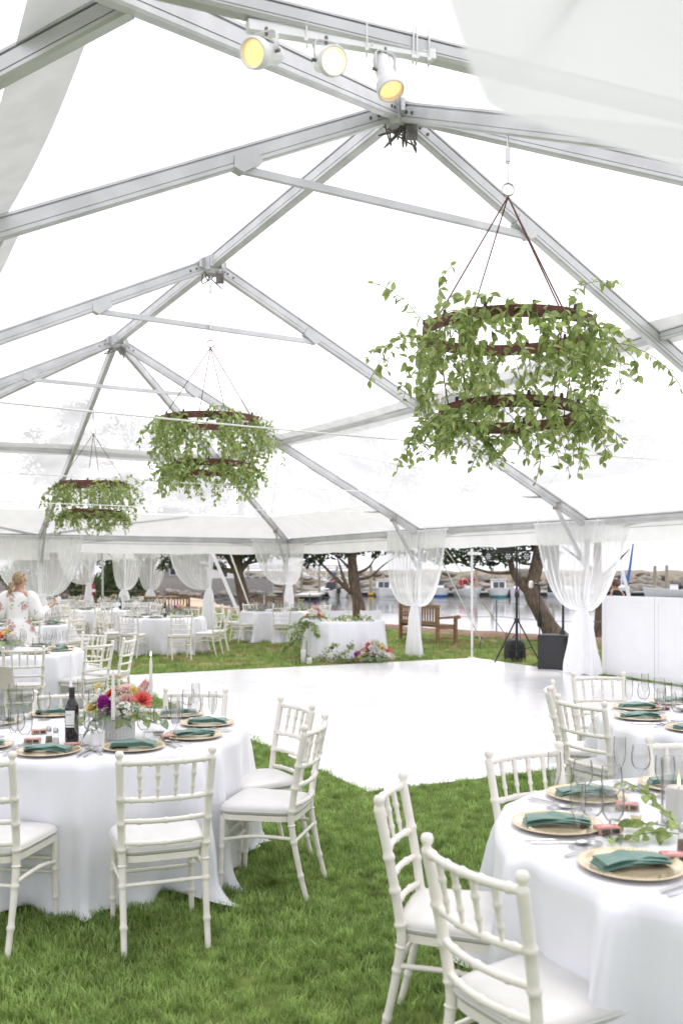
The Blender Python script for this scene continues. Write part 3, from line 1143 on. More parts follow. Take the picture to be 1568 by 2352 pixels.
cedar('cedar with spreading bare limbs growing at the lawn edge behind the sweetheart table', (.62, 29.2, 0),
      [(0, 0, 0), (-.08, 0, .7), (-.2, 0, 1.3), (-.27, 0, 2.0), (-.3, 0, 3.2), (-.2, 0, 5.6)],
      [([(-.1, 0, .95), (-.5, -.1, 1.25), (-1.0, -.2, 1.75), (-1.5, -.2, 2.25)], .095), ([(-.45, -.1, 1.25), (-.6, -.1, 1.7), (-.78, -.1, 2.3)], .07),
       ([(-.22, 0, 1.7), (-.5, 0, 2.0), (-.8, .1, 2.3)], .07), ([(-.16, 0, 1.5), (.3, -.1, 1.6), (.7, -.1, 1.95), (1.2, -.1, 2.3)], .055), ([(-.16, 0, 1.68), (.25, 0, 1.9), (.5, .1, 2.3)], .06)],
      [((-1.6, -.2, 2.3), .38), ((-1.15, -.3, 2.45), .42), ((-.75, -.2, 2.5), .35), ((.9, 0, 2.5), .3), ((-1.75, -.2, 2.0), .26), ((-1.4, -.3, 2.1), .3), ((-1.9, -.2, 2.35), .4), ((-.5, -.2, 2.3), .25), ((1.25, -.1, 2.35), .28), ((.5, 0, 2.3), .22)] + crown_blobs(2, (-.1, 0), 2.0, 1.8, 2.5, 6.6, 34), 2, .23, .1)
cedar('leaning forked cedar trunk rising behind the black light stand', (5.45, 23.2, 0),
      [(0, 0, 0), (-.25, 0, .45), (-.5, 0, .9), (-.66, 0, 1.3), (-.52, 0, 1.8), (-.4, 0, 2.6), (-.3, 0, 4.4)],
      [([(-.62, 0, 1.15), (-.95, 0, 1.5), (-1.15, 0, 1.9), (-1.2, .1, 2.6), (-1.5, .2, 3.6)], .13), ([(-1.05, 0, 1.72), (-1.7, -.1, 1.72), (-2.4, -.2, 1.95), (-3.0, -.2, 2.2)], .045),
       ([(-.5, 0, 1.95), (-.9, -.1, 1.95), (-1.2, -.2, 2.2)], .04), ([(-.45, 0, 2.0), (-.1, 0, 2.35), (.4, 0, 2.7)], .08)],
      [((-1.5, -.2, 2.25), .45), ((-2.0, -.2, 2.2), .42), ((-2.5, -.2, 2.3), .45), ((-3.0, -.2, 2.35), .4), ((-1.0, -.1, 2.35), .35), ((-.5, .2, 2.5), .4), ((-1.75, -.1, 1.95), .22), ((-2.9, -.2, 2.0), .22), ((.3, 0, 2.7), .5), ((-2.2, -.2, 2.0), .3), ((-1.4, -.2, 2.05), .3), ((-2.7, -.1, 2.1), .35), ((-3.3, -.1, 2.2), .4), ((-.9, -.2, 2.1), .28), ((-.2, 0, 2.25), .35)]
      + crown_blobs(3, (-.8, .3), 2.3, 1.8, 2.8, 6.2, 30), 3, .235, .13)
cedar('dark slim tree trunk standing between the tied curtains of the rear tent', (-7.05, 34.5, 0),
      [(0, 0, 0), (-.1, 0, .8), (-.2, 0, 1.8), (-.15, 0, 3.5)], [([(-.2, 0, 1.8), (.2, 0, 2.4), (.7, 0, 3.0)], .1)],
      [((.2, 0, 2.6), .5)] + crown_blobs(4, (0, 0), 2.0, 1.8, 2.9, 7.5, 24), 4, .25, .12)
cedar('tree with slanting trunk seen left of the fire extinguisher', (-9.9, 34, 0),
      [(0, 0, 0), (-.35, 0, .8), (-.7, 0, 1.7), (-.9, 0, 3.4)], [([(-.6, 0, 1.5), (-.1, 0, 2.2), (.3, 0, 3)], .09)],
      crown_blobs(5, (-.7, 0), 2.0, 1.8, 2.9, 7.0, 22), 5, .24, .12)
for (lab, x, y, z1, s, rx) in (('tall dark cedar beyond the lawn seen through the clear roof', 9.5, 34, 8.0, 6, 2.4), ('broad cedar past the panels seen hazily through the roof', 15.5, 33, 8.6, 7, 2.8),
                               ('cedar at the harbour edge behind the rear tent', -11.5, 41, 9.2, 8, 2.6)):
    zb = 0.0 if y < lawn_limit(x) else -1.2
    cedar(lab, (x, y, zb), [(0, 0, 0), (.1, 0, 1.5), (0, 0, 3.5), (.1, 0, 6)], [([(0, 0, 2.6), (.6, 0, 3.2), (1.2, 0, 3.8)], .08), ([(0, 0, 2.9), (-.6, .1, 3.4), (-1.3, 0, 3.9)], .08)],
          crown_blobs(s, (0, 0), rx, 2.0, 3.4 - zb, z1 - zb, 40), s, .22, .1)
for i, (lab, x, y, rx, h) in enumerate((('dense green shrub at the end of the hedge by the beach', -12.0, 50, 1.5, 3.1), ('rounded green shrub in the middle of the hedge', -14.3, 51, 1.7, 3.4),
                                        ('leafy shrub of the hedge nearest the slanting trunk', -16.8, 50, 1.6, 3.0))):
    t = thing('shrub', lab, 'shrub', (x, y, -.2), group='hedge by the beach')
    obj('crown', foliage_mesh(crown_blobs(20 + i, (0, 0), rx, 1.3, .4, h, 26, (.4, .75)), 260, .1, M['shrub'], 20 + i, .9), t)
    mb = MB()
    for k in range(4):
        mb.tube([(0.1 * k - .15, 0, 0), (.4 * (k - 1.5), .1, 1.0), (.6 * (k - 1.5), .1, 2.0)], [.06, .05, .03], 6)
    obj('stem', mb.mesh('stem', M['bark']), t)

# ------------------------------------------------------------------ frame tent
ZR, ZE = 5.79, 2.62
U = V((-0.489, 0.872, 0))
W_ = V((0.872, 0.489, 0))
H = 6.4
R1, R2, R3 = V((0.48, 7.9, ZR)), V((-1.68, 11.8, ZR)), V((-3.85, 15.65, ZR))


def eave(p, a, b):
    return V((p.x + a * U.x * H + b * W_.x * H, p.y + a * U.y * H + b * W_.y * H, ZE))


E1R, E2R, E3R = eave(R1, 0, 1), V((4.06, 15.15, ZE)), V((1.58, 18.6, ZE))
CR, FE, CL = V((-1.44, 24.2, ZE)), V((-6.98, 21.2, ZE)), eave(R3, 1, -1)
E1L, E2L, E3L = eave(R1, 0, -1), eave(R2, 0, -1), eave(R3, 0, -1)
NL, NE, NR = V((-2.35, -0.4, ZE)), V((3.6, 2.4, ZE)), V((9.05, 5.5, ZE))

tent = thing('frame_tent', 'large clear-roofed aluminium frame tent with white eave valance over the dance floor', 'tent', (0, 12, 0))
TO = V((0, 12, 0))


def prof_beam(w, h):
    """rafter extrusion: side grooves and a keder channel"""
    x, g = w / 2, 0.007
    r = [(x * .72, -h / 2), (x, -h / 2 + .012), (x, -h * .26), (x - g, -h * .255), (x - g, -h * .215), (x, -h * .21), (x, h * .28), (x - 2.2 * g, h * .29),
         (x - 2.2 * g, h * .37), (x, h * .38), (x, h / 2)]
    return r + [(-a, b) for a, b in reversed(r)]


def beam_mb(p0, p1, w=0.078, h=0.152, profile=None, mb=None, drop=True):
    p0, p1 = V(p0), V(p1)
    t = (p1 - p0).normalized()
    up = V((0, 0, 1)) if abs(t.z) < .98 else V((0, 1, 0))
    s = t.cross(up).normalized()
    n = s.cross(t).normalized()
    pr = profile or prof_beam(w, h)
    off = -h / 2 - .012 if drop else 0.0
    mb = mb or MB()
    k = len(pr)
    vs = [p + s * a + n * (b + off) for p in (p0, p1) for a, b in pr]
    fs = [(i, (i + 1) % k, (i + 1) % k + k, i + k) for i in range(k)]
    mb.add(vs, fs + [tuple(range(k - 1, -1, -1)), tuple(range(k, 2 * k))])
    return mb


def tpart(name, mb, mat, smooth=False, parent=None):
    me = mb.mesh(name, M[mat], smooth=smooth)
    if parent is None:
        me.transform(Matrix.Translation(-TO))
    else:
        me.transform(Matrix.Translation(-TO))
    return obj(name, me, parent or tent)


RAFT = [(R1, E1R), (R2, E2R), (R3, E3R), (R3, CR), (R3, FE), (R3, CL), (R3, E3L), (R2, E2L), (R1, E1L), (R1, NL), (R1, NE), (R1, NR)]
for i, (a, b) in enumerate(RAFT):
    d = (b - a).normalized()
    r = tpart('rafter', beam_mb(a + d * .17, b + d * .0), 'alu')
    # bracket plates near the ridge end with bolts
    for tt in (.03,):
        q = a + d * .28
        s = d.cross(V((0, 0, 1))).normalized()
        n = s.cross(d)
        for sg in (-1, 1):
            for k in (0, .09):
                m = MB()
                c = q + d * k + s * sg * .038 - n * .09
                m.tube([c, c + s * sg * .012], .014, 8)
                tpart('bolt', m, 'alu_dark', parent=r)
for (a, b) in ((R1, R2), (R2, R3)):
    d = (b - a).normalized()
    tpart('ridge_beam', beam_mb(a + d * .12, b - d * .12, .10, .17), 'alu')
for i, p in enumerate((R1, R2, R3)):
    m = MB()
    m.lathe([(.09, -.24), (.13, -.20), (.14, -.02), (.10, .0)], 12, c=p)
    for k in range(8):
        a = k * PI / 4 + .2
        m.box(p + V((.14 * math.cos(a), .14 * math.sin(a), -.11)), (.12, .035, .15), a)
    hub = tpart('ridge_hub', m, 'alu')
    m = MB()
    rr = random.Random(i + 3)
    for k in range(9 if i == 0 else 4):
        q = [p + V((rr.uniform(-.14, .14), rr.uniform(-.1, .1), -.2)), p + V((rr.uniform(-.2, .2), rr.uniform(-.1, .1), -.32 - .1 * rr.random())), p + V((rr.uniform(-.14, .14), rr.uniform(-.1, .1), -.22))]
        m.tube(smooth_path(q, 9), .008, 5)
    m.box(p + V((.12, -.05, -.30)), (.10, .05, .12))
    tpart('wire_bundle', m, 'alu_dark', parent=hub)

# collar ties between the rafters of each truss
for (p, a, b) in ((R1, E1L, E1R), (R2, E2L, E2R), (R3, E3L, E3R)):
    q0, q1 = p.lerp(a, .228), p.lerp(b, .228)
    q0, q1 = q0 - V((0, 0, .15)), q1 - V((0, 0, .15))
    tie = tpart('collar_tie', beam_mb(q0, q1, .045, .06, [(-.022, -.03), (.022, -.03), (.022, .03), (-.022, .03)]), 'alu')
    for q, e in ((p.lerp(a, .213), a), (p.lerp(b, .213), b)):
        d = (e - p).normalized()
        s = d.cross(V((0, 0, 1))).normalized()
        n = s.cross(d)
        m = MB()
        m.prism([q - n * .07 + s * .05, q + d * .22 - n * .07 + s * .05, q + d * .26 - n * .15 + s * .05, q + d * .2 - n * .21 + s * .05, q - n * .18 + s * .05], s * -.1)
        g_ = tpart('gusset_plate', m, 'alu', parent=tie)

# purlins half way up the slope, with a white fabric band along them
PUR = [((R1, E1R), (R2, E2R)), ((R2, E2R), (R3, E3R)), ((R3, E3R), (R3, CR)), ((R3, CR), (R3, FE)), ((R3, FE), (R3, CL)), ((R3, CL), (R3, E3L)),
       ((R3, E3L), (R2, E2L)), ((R2, E2L), (R1, E1L)), ((R1, NR), (R1, E1R)), ((R1, NE), (R1, NR))]
for (a, b) in PUR:
    p, q = a[0].lerp(a[1], .5), b[0].lerp(b[1], .5)
    d = (q - p).normalized()
    tpart('purlin', beam_mb(p + d * .05, q - d * .05, .06, .09), 'alu')
PUR_N = (V((-1.25, 2.755, 3.69)), V((2.39, 4.48, 3.83)))
tpart('purlin', beam_mb(*PUR_N, .06, .075), 'alu')
tpart('purlin', beam_mb((-.94, 3.92, 4.21), E1L, .07, .12), 'alu')

BAYS = [(R1, R2, E2R, E1R), (R2, R3, E3R, E2R), (R3, R3, CR, E3R), (R3, R3, FE, CR), (R3, R3, CL, FE), (R3, R3, E3L, CL), (R3, R2, E2L, E3L), (R2, R1, E1L, E2L),
        (R1, R1, NL, E1L), (R1, R1, NE, NL), (R1, R1, NR, NE), (R1, R1, E1R, NR)]


def slope(a, b, c, d, s, t):
    return a.lerp(d, t).lerp(b.lerp(c, t), s)


def roof_quad(bay, t0, t1, ns=9, nt=9, sag=0.05, thick=0.004, side=1, lift=.004):
    a, b, c, d = bay
    nrm = (d - a).cross(c - d).normalized()
    if nrm.z < 0:
        nrm = -nrm

    def f(s, t):
        tt = t0 + (t1 - t0) * t
        w = math.sin(PI * s) * math.sin(PI * min(1, tt))
        return slope(a, b, c, d, s, tt) + nrm * (lift - sag * w)
    m = MB()
    m.grid(f, ns, nt)
    return m


for bay in BAYS:
    tpart('clear_roof_panel', roof_quad(bay, 0.0, .853, sag=-.12 if bay[2] is NE else .05), 'vinyl', True)
    tpart('white_eave_band', roof_quad(bay, .847, 1.0, sag=.03, lift=.014), 'white_vinyl', True)
    if bay[2] is NE or bay[2] is NL and False:
        continue
    tpart('purlin_band', roof_quad(bay, .475 if bay[2] is not NL else .50, .53 if bay[2] is not NL else .552, nt=3, lift=-.006), 'band', True)

# eave beams, valance and arched trim
EAVES = [(E1R, E2R), (E2R, E3R), (E3R, CR), (CR, FE), (FE, CL), (CL, E3L), (E3L, E2L), (E2L, E1L), (E1R, NR)]
OUT = {0: W_, 1: W_, 2: W_, 3: U, 4: U, 5: -W_, 6: -W_, 7: -W_, 8: W_}
for i, (a, b) in enumerate(EAVES):
    tpart('eave_beam', beam_mb(a, b, .07, .13), 'alu')
    o = OUT[i]
    L_ = (b - a).length

    def vf(s, t, a=a, b=b, o=o, i=i):
        wv = .018 * math.sin(s * 17 + i) + .012 * math.sin(s * 41)
        return a.lerp(b, s) + o * (.07 + .03 * t + wv * t) + V((0, 0, .06 - .47 * t - .02 * math.sin(s * PI) * t + .012 * math.sin(s * 23) * t))
    m = MB()
    m.grid(vf, 41, 7)
    va = tpart('valance', m, 'valance', True)
    m = MB()
    arc = [a.lerp(b, s) + o * .045 + V((0, 0, -.34 + .26 * math.sin(PI * s) ** .75)) for s in [k / 24 for k in range(25)]]
    m.tube(arc, .016, 6)
    tpart('arch_trim', m, 'strap', True, parent=va)
    m = MB()
    m.tube([a.lerp(b, k / 12) + o * .062 + V((0, 0, -.2)) for k in range(13)], .006, 4)
    tpart('seam', m, 'alu', True, parent=va)

# legs with knee braces
LEGS = [(E2R, R2), (E3R, R3), (CR, R3), (FE, R3), (CL, R3)]
for (e, r) in LEGS:
    lg = tpart('leg', beam_mb((e.x, e.y, .0), (e.x, e.y, ZE - .05), .07, .07, [(-.035, -.035), (.035, -.035), (.035, .035), (-.035, .035)], drop=False), 'alu')
    m = MB()
    m.box((e.x, e.y, .045), (.2, .2, .012))
    tpart('base_plate', m, 'alu', parent=lg)
    d = (e - r).normalized()
    q = r.lerp(e, .90) - V((0, 0, .19))
    f = V((e.x, e.y, 1.82)) - V((d.x, d.y, 0)).normalized() * .04
    br = tpart('knee_brace', beam_mb(q, f, .04, .06, [(-.02, -.03), (.02, -.03), (.02, .03), (-.02, .03)], drop=False), 'alu')
    m = MB()
    m.box(q + V((0, 0, .05)), (.1, .1, .12), math.atan2(d.y, d.x))
    tpart('brace_bracket', m, 'rust_bracket', parent=br)
# extra end braces at the far centre leg
for sg in (-1, 1):
    a = FE.lerp(CR if sg > 0 else CL, .22)
    q = R3.lerp(CR if sg > 0 else CL, .80)
    tpart('end_strut', beam_mb(FE + V((0, 0, -.05)), q.lerp(FE, .35) + V((0, 0, .12)), .05, .05, [(-.025, -.025), (.025, -.025), (.025, .025), (-.025, .025)], drop=False), 'alu')

# tension cables across the trusses and bracing in the roof
for (p, a, b) in ((R1, E1L, E1R), (R2, E2L, E2R), (R3, E3L, E3R)):
    q0, q1 = p.lerp(a, .85) - V((0, 0, .18)), p.lerp(b, .85) - V((0, 0, .18))
    m = MB()
    m.tube([q0.lerp(q1, k / 16) - V((0, 0, .06 * math.sin(PI * k / 16))) for k in range(17)], .0075, 6)
    cb = tpart('tension_cable', m, 'cable', True)
    m = MB()
    e = q1.lerp(q0, .035)
    m.tube([q1, q1.lerp(q0, .012), q1.lerp(q0, .024), e], [.012, .022, .022, .012], 6)
    tpart('turnbuckle', m, 'steel', True, parent=cb)
for bay in BAYS[:4]:
    for (s0, t0, s1, t1) in ((0, .5, 1, .86), (1, .5, 0, .86)):
        m = MB()
        m.tube([slope(*bay, s0, t0) - V((0, 0, .03)), slope(*bay, s1, t1) - V((0, 0, .03))], .006, 5)
        tpart('brace_cable', m, 'cable', True)


# ------------------------------------------------------------------ sheer curtains tied to the legs
def curtain(label, e, axis, wl, wr, ztie, seed, axr=None, belly=.8, ztop=None, zbot=0.01, group='sheer curtains tied at the tent legs', flare=.20):
    """e: leg, axis: direction of the eave at the leg, wl/wr widths of the two panels"""
    q = random.Random(seed)
    ztop = ztop or ZE - .06
    t = thing('sheer_curtain', label, 'curtain', (e.x, e.y, 0), group=group)
    ax = axis.normalized()
    axes = {-1: ax, 1: (axr.normalized() if axr is not None else ax)}
    nm = V((-ax.y, ax.x, 0))
    if nm.y > 0:
        nm = -nm
    inn = nm * .10
    for sg, w in ((-1, wl), (1, wr)):
        if w <= 0:
            continue
        ph = q.uniform(0, 6)
        nf = int(6 + w * 8)

        def f(s, t_, sg=sg, w=w, ph=ph, nf=nf, ax=axes[sg]):
            p0 = V((s * w, ztop))
            p1 = V((s * w * belly, ztie - .14 * s - .02))
            p2 = V((.05 * s, ztie))
            a = p0.lerp(p1, t_).lerp(p1.lerp(p2, t_), t_)
            am = .012 + .035 * math.sin(PI * min(1, t_ * 1.15)) * (1 - .5 * t_)
            fo_ = math.sin(s * nf * PI + ph + 1.3 * math.sin(t_ * 3 + ph) + 1.6 * math.sin(s * 4.3 + ph * 2)) * am * (.65 + .5 * math.sin(s * 9 + ph)) + .02 * math.sin(s * 5 + t_ * 6 + ph) * t_
            bel = .10 * math.sin(PI * t_) * (1 - s * .3)
            return ax * (sg * a.x) + inn + nm * (fo_ + bel) + V((0, 0, a.y))
        m = MB()
        m.grid(f, 90, 26)
        pn = obj('drape_panel', m.mesh('drape_panel', M['sheer'], angle=180), t)
        m = MB()
        m.grid(lambda s, t_, f=f: f(.965 + .035 * s, t_) + nm * .006, 3, 26)
        obj('hem', m.mesh('hem', M['sheer_dense'], angle=180), pn)
        m = MB()
        m.grid(lambda s, t_, f=f: f(s, .11 * t_) + nm * .01, 40, 4)
        obj('rod_pocket', m.mesh('rod_pocket', M['sheer'], angle=180), pn)
    m = MB()
    m.tube([axes[-1] * -(wl + .03) + inn + V((0, 0, ztop)), inn + V((0, 0, ztop)), axes[1] * (wr + .03) + inn + V((0, 0, ztop))], .014, 8)
    rod = obj('curtain_rod', m.mesh('curtain_rod', M['cable']), t)
    for sx in (-wl * .95, wr * .3, wr * .97):
        ax = axes[1 if sx > 0 else -1]
        m = MB()
        m.tube(smooth_path([ax * sx + inn + V((0, 0, ztop)), ax * sx + inn * .6 + V((0, 0, ztop + .09)), ax * sx + V((0, 0, ztop + .1))], 6), .007, 5)
        obj('rod_hook', m.mesh('rod_hook', M['cable']), rod)
    ax = axes[-1]
    # bound waist and loose tail down to the ground
    ph = q.uniform(0, 6)

    def tail(s, t_):
        th = 2 * PI * s
        r = .055 + (flare - .055) * (t_ ** .55) * (1 + .06 * math.sin(9 * t_))
        fold = 1 + (.16 + .10 * t_) * math.sin(th * 7 + ph + .8 * math.sin(t_ * 4)) + .10 * math.sin(th * 3 + ph)
        return inn * 1.3 + ax * (math.cos(th) * r * fold) + nm * (math.sin(th) * r * fold * .6) + V((0, 0, ztie + .03 - (ztie - zbot) * t_ - .03 * math.sin(th * 5) * t_))
    m = MB()
    m.grid(tail, 84, 24, closed_u=True)
    obj('tail', m.mesh('tail', M['sheer_dense'], angle=180), t)
    m = MB()
    m.tube([inn * 1.3 + ax * (.066 * math.cos(a)) + nm * (.05 * math.sin(a)) + V((0, 0, ztie + .012 * math.sin(a))) for a in [2 * PI * k / 16 for k in range(16)]], .022, 6, closed=True)
    obj('tie_band', m.mesh('tie_band', M['sheer_dense']), t)
    return t


ax_r = (E3R - E2R)
curtain('sheer white curtain tied at the tent leg beside the black subwoofer', E2R, -ax_r, 1.05, .98, 1.10, 1, flare=.30, belly=.55)
curtain('sheer white curtain tied low in front of the long park bench', E3R, -ax_r, .88, .95, 1.05, 2, flare=.19, belly=.92)
curtain('sheer white curtain tied at the corner leg behind the far guest table', CR, CR - FE, 1.05, .95, 1.42, 3, axr=E3R - CR, flare=.17)
curtain('wide sheer white curtain swag behind the woman in the floral dress', FE, W_, 1.15, .95, 1.18, 4, flare=.2)

# ------------------------------------------------------------------ near white drape by the camera
lowc = smooth_path([(.066, .72, 2.20), (.117, .80, 2.13), (.15, .86, 2.133), (.23, .92, 2.142), (.375, .985, 2.13), (.62, 1.1, 2.08), (1.0, 1.3, 1.9), (1.5, 1.45, 1.52)], 40)


def near_drape(s, t):
    p = lowc[min(39, int(round(s * 39)))]
    up = V((.16 * (1 - s) + .05, -.21, .22 + .17 * s))
    b = V((.015 * math.sin(9 * s + 4 * t), .02 * math.cos(7 * s), .020 * math.sin(s * 9 + t * 6) + .010 * math.sin(s * 21 + t * 3)))
    return p + up * t + b * min(1, t * 3) + V((0, 0, -.03 * math.sin(PI * t)))


m = MB()
m.grid(near_drape, 40, 16)
nd = thing('drape_swag', 'soft white fabric swag hanging close by under the tent eave', 'drape', (.6, 1.0, 0))
me = m.mesh('cloth', M['drape'], angle=180)
me.transform(Matrix.Translation((-.6, -1.0, 0)))
obj('cloth', me, nd)

# ------------------------------------------------------------------ rear tent beyond the far end
LA, LB, LD = V((-3.9, 27.2, ZE)), V((-6.95, 33.4, ZE)), V((-8.8, 37.2, ZE))
LF, LG, LH = V((-8.3, 30.2, ZE)), V((-12.9, 31.0, ZE)), V((-17.5, 33.0, ZE))
t2 = thing('rear_tent', 'second white-roofed tent set up beyond the far end of the main tent', 'tent', (-9, 31, 0))
T2O = V((-9, 31, 0))
nl, nr_, fr, fl_ = V((-13.6, 22.6, ZE)), LA, V((-10.7, 41, ZE)), V((-20, 36.5, ZE))
rid0, rid1 = nl.lerp(nr_, .5).lerp(fr, .25) + V((0, 0, 1.9)), fl_.lerp(fr, .5).lerp(nr_, .25) + V((0, 0, 1.9))
for pg in ((nr_, fr, rid1, rid0), (fr, fl_, rid1), (fl_, nl, rid0, rid1), (nl, nr_, rid0)):
    m = MB()
    m.add(pg, [tuple(range(len(pg)))])
    me = m.mesh('roof_panel', M['rear_vinyl'], smooth=False)
    me.transform(Matrix.Translation(-T2O))
    obj('roof_panel', me, t2)
for (a, b) in ((nr_, fr), (fr, fl_), (fl_, nl), (nl, nr_)):
    m = MB()
    m.grid(lambda s, t, a=a, b=b: a.lerp(b, s) + V((0, 0, .02 - .34 * t - .03 * t * abs(math.sin(s * 14)))), 30, 4)
    me = m.mesh('valance', M['valance'])
    me.transform(Matrix.Translation(-T2O))
    obj('valance', me, t2)
for e in (LA, LB, LD, LF, nl, fl_, fr):
    me = beam_mb((e.x, e.y, 0), (e.x, e.y, ZE), .07, .07, [(-.035, -.035), (.035, -.035), (.035, .035), (-.035, .035)], drop=False).mesh('leg', M['alu'], smooth=False)
    me.transform(Matrix.Translation(-T2O))
    obj('leg', me, t2)
for e in (LB, LD, LF):
    me = beam_mb((e.x - .75, e.y + .1, ZE - .05), (e.x - .03, e.y, 1.85), .05, .05, [(-.03, -.03), (.03, -.03), (.03, .03), (-.03, .03)], drop=False).mesh('knee_brace', M['alu'], smooth=False)
    me.transform(Matrix.Translation(-T2O))
    obj('knee_brace', me, t2)
curtain('broad sheer curtain tied at the rear tent corner leg beside the slanting strap', LA, V((1, -.1, 0)), 1.25, .14, 1.22, 5, group='sheer curtains of the rear tent', flare=.22)
curtain('sheer curtain tied on the rear tent leg next to the dark slim trunk', LB, V((1, 0, 0)), .50, .62, 1.1, 6, group='sheer curtains of the rear tent', flare=.28)
curtain('sheer curtain tied on the rear tent leg beside the shrub hedge', LD, V((1, 0, 0)), .50, .78, 1.05, 7, group='sheer curtains of the rear tent', flare=.3)
curtain('sheer curtain tied above the fire extinguisher', LF, V((1, 0, 0)), 1.05, .30, 1.35, 8, group='sheer curtains of the rear tent', flare=.16)
# ratchet straps from the corner to the lawn
for (lab, a, b, mat, w) in (('white webbing tent strap slanting from the rear tent corner to the lawn', V((-3.85, 27.0, 2.4)), V((-2.75, 26.4, .05)), 'sheer_dense', .11),
                            ('ivory tent guy strap slanting beside the white webbing', V((-3.4, 27.4, 2.5)), V((-2.45, 26.8, .05)), 'strap', .05),
                            ('thin guy strap running down behind the park bench to a stake', V((2.0, 19.3, 2.2)), V((3.05, 19.9, .2)), 'strap', .03),
                            ('second thin guy strap near the bench arm', V((2.0, 19.4, 2.5)), V((3.9, 21.6, .2)), 'strap', .025)):
    t = thing('guy_strap', lab, 'strap', b)
    d = (a - b)
    s = V((w / 2, 0, 0))
    m = MB()
    m.prism([-s, s, s + d, -s + d], (0, .008, 0))
    obj('webbing', m.mesh('webbing', M[mat], smooth=False), t)
    m = MB()
    m.tube([V((-.06, 0, -.15)), V((0, 0, .12))], .015, 6)
    obj('stake', m.mesh('stake', M['alu_dark']), t)

# ------------------------------------------------------------------ leaf kits and vine chandeliers
def leaf_mesh(name, mat, w=.52, n=4, fold=.18, curl=.25):
    """unit-length pointed leaf folded along its midrib"""
    vs, fs = [], []
    for i in range(n + 1):
        t = i / n
        hw = w / 2 * math.sin(PI * (t ** .8)) ** .85 if 0 < i < n else .004
        z = -curl * t * t
        vs += [(-hw, t, z + hw * fold * 2), (0, t, z), (hw, t, z + hw * fold * 2)]
    for i in range(n):
        a = i * 3
        fs += [(a, a + 1, a + 4, a + 3), (a + 1, a + 2, a + 5, a + 4)]
    me = bpy.data.meshes.new(name)
    me.from_pydata(vs, [], fs)
    me.materials.append(mat)
    me.polygons.foreach_set('use_smooth', [True] * len(fs))
    return me, np.array(vs), fs


LEAFS = [leaf_mesh('leaf', M['leaf'], .60, 4, .2, .2), leaf_mesh('leaf', M['leaf'], .68, 4, .12, .35), leaf_mesh('leaf', M['leaf'], .54, 4, .28, .1)]
ROUND = leaf_mesh('round_leaf', M['eucalyptus'], .92, 5, .05, .1)
LONG = leaf_mesh('long_leaf', M['eucalyptus'], .36, 4, .15, .3)


def rand_leaf_matrix(q, p, out, s):
    d = (out + V((q.gauss(0, .55), q.gauss(0, .55), q.gauss(-.35, .5)))).normalized()
    z = V((q.gauss(0, .6), q.gauss(0, .6), 1)).normalized()
    x = d.cross(z)
    x = x.normalized() if x.length > 1e-4 else V((1, 0, 0))
    z = x.cross(d)
    R = Matrix((x, d, z)).transposed().to_4x4()
    return Matrix.Translation(p) @ R @ Matrix.Diagonal((s, s, s, 1))


def leaf_lot(name, mats, mat, proto=None):
    """many leaves as one mesh"""
    _, lv, lf = proto or LEAFS[0]
    vs, fs = [], []
    lv4 = np.c_[lv, np.ones(len(lv))]
    for m in mats:
        o = len(vs)
        vs.extend(map(tuple, (lv4 @ np.array(m).T)[:, :3]))
        fs.extend([tuple(i + o for i in f) for f in lf])
    me = bpy.data.meshes.new(name)
    me.from_pydata(vs, [], fs)
    me.materials.append(mat)
    me.polygons.foreach_set('use_smooth', [True] * len(fs))
    return me


def strand(q, p, out, n, step, droop):
    path = [p.copy()]
    d = (out + V((q.gauss(0, .35), q.gauss(0, .35), q.uniform(-.3, .3)))).normalized()
    for i in range(n):
        d = (d + V((q.gauss(0, .22), q.gauss(0, .22), -droop))).normalized()
        path.append(path[-1] + d * step)
    return path


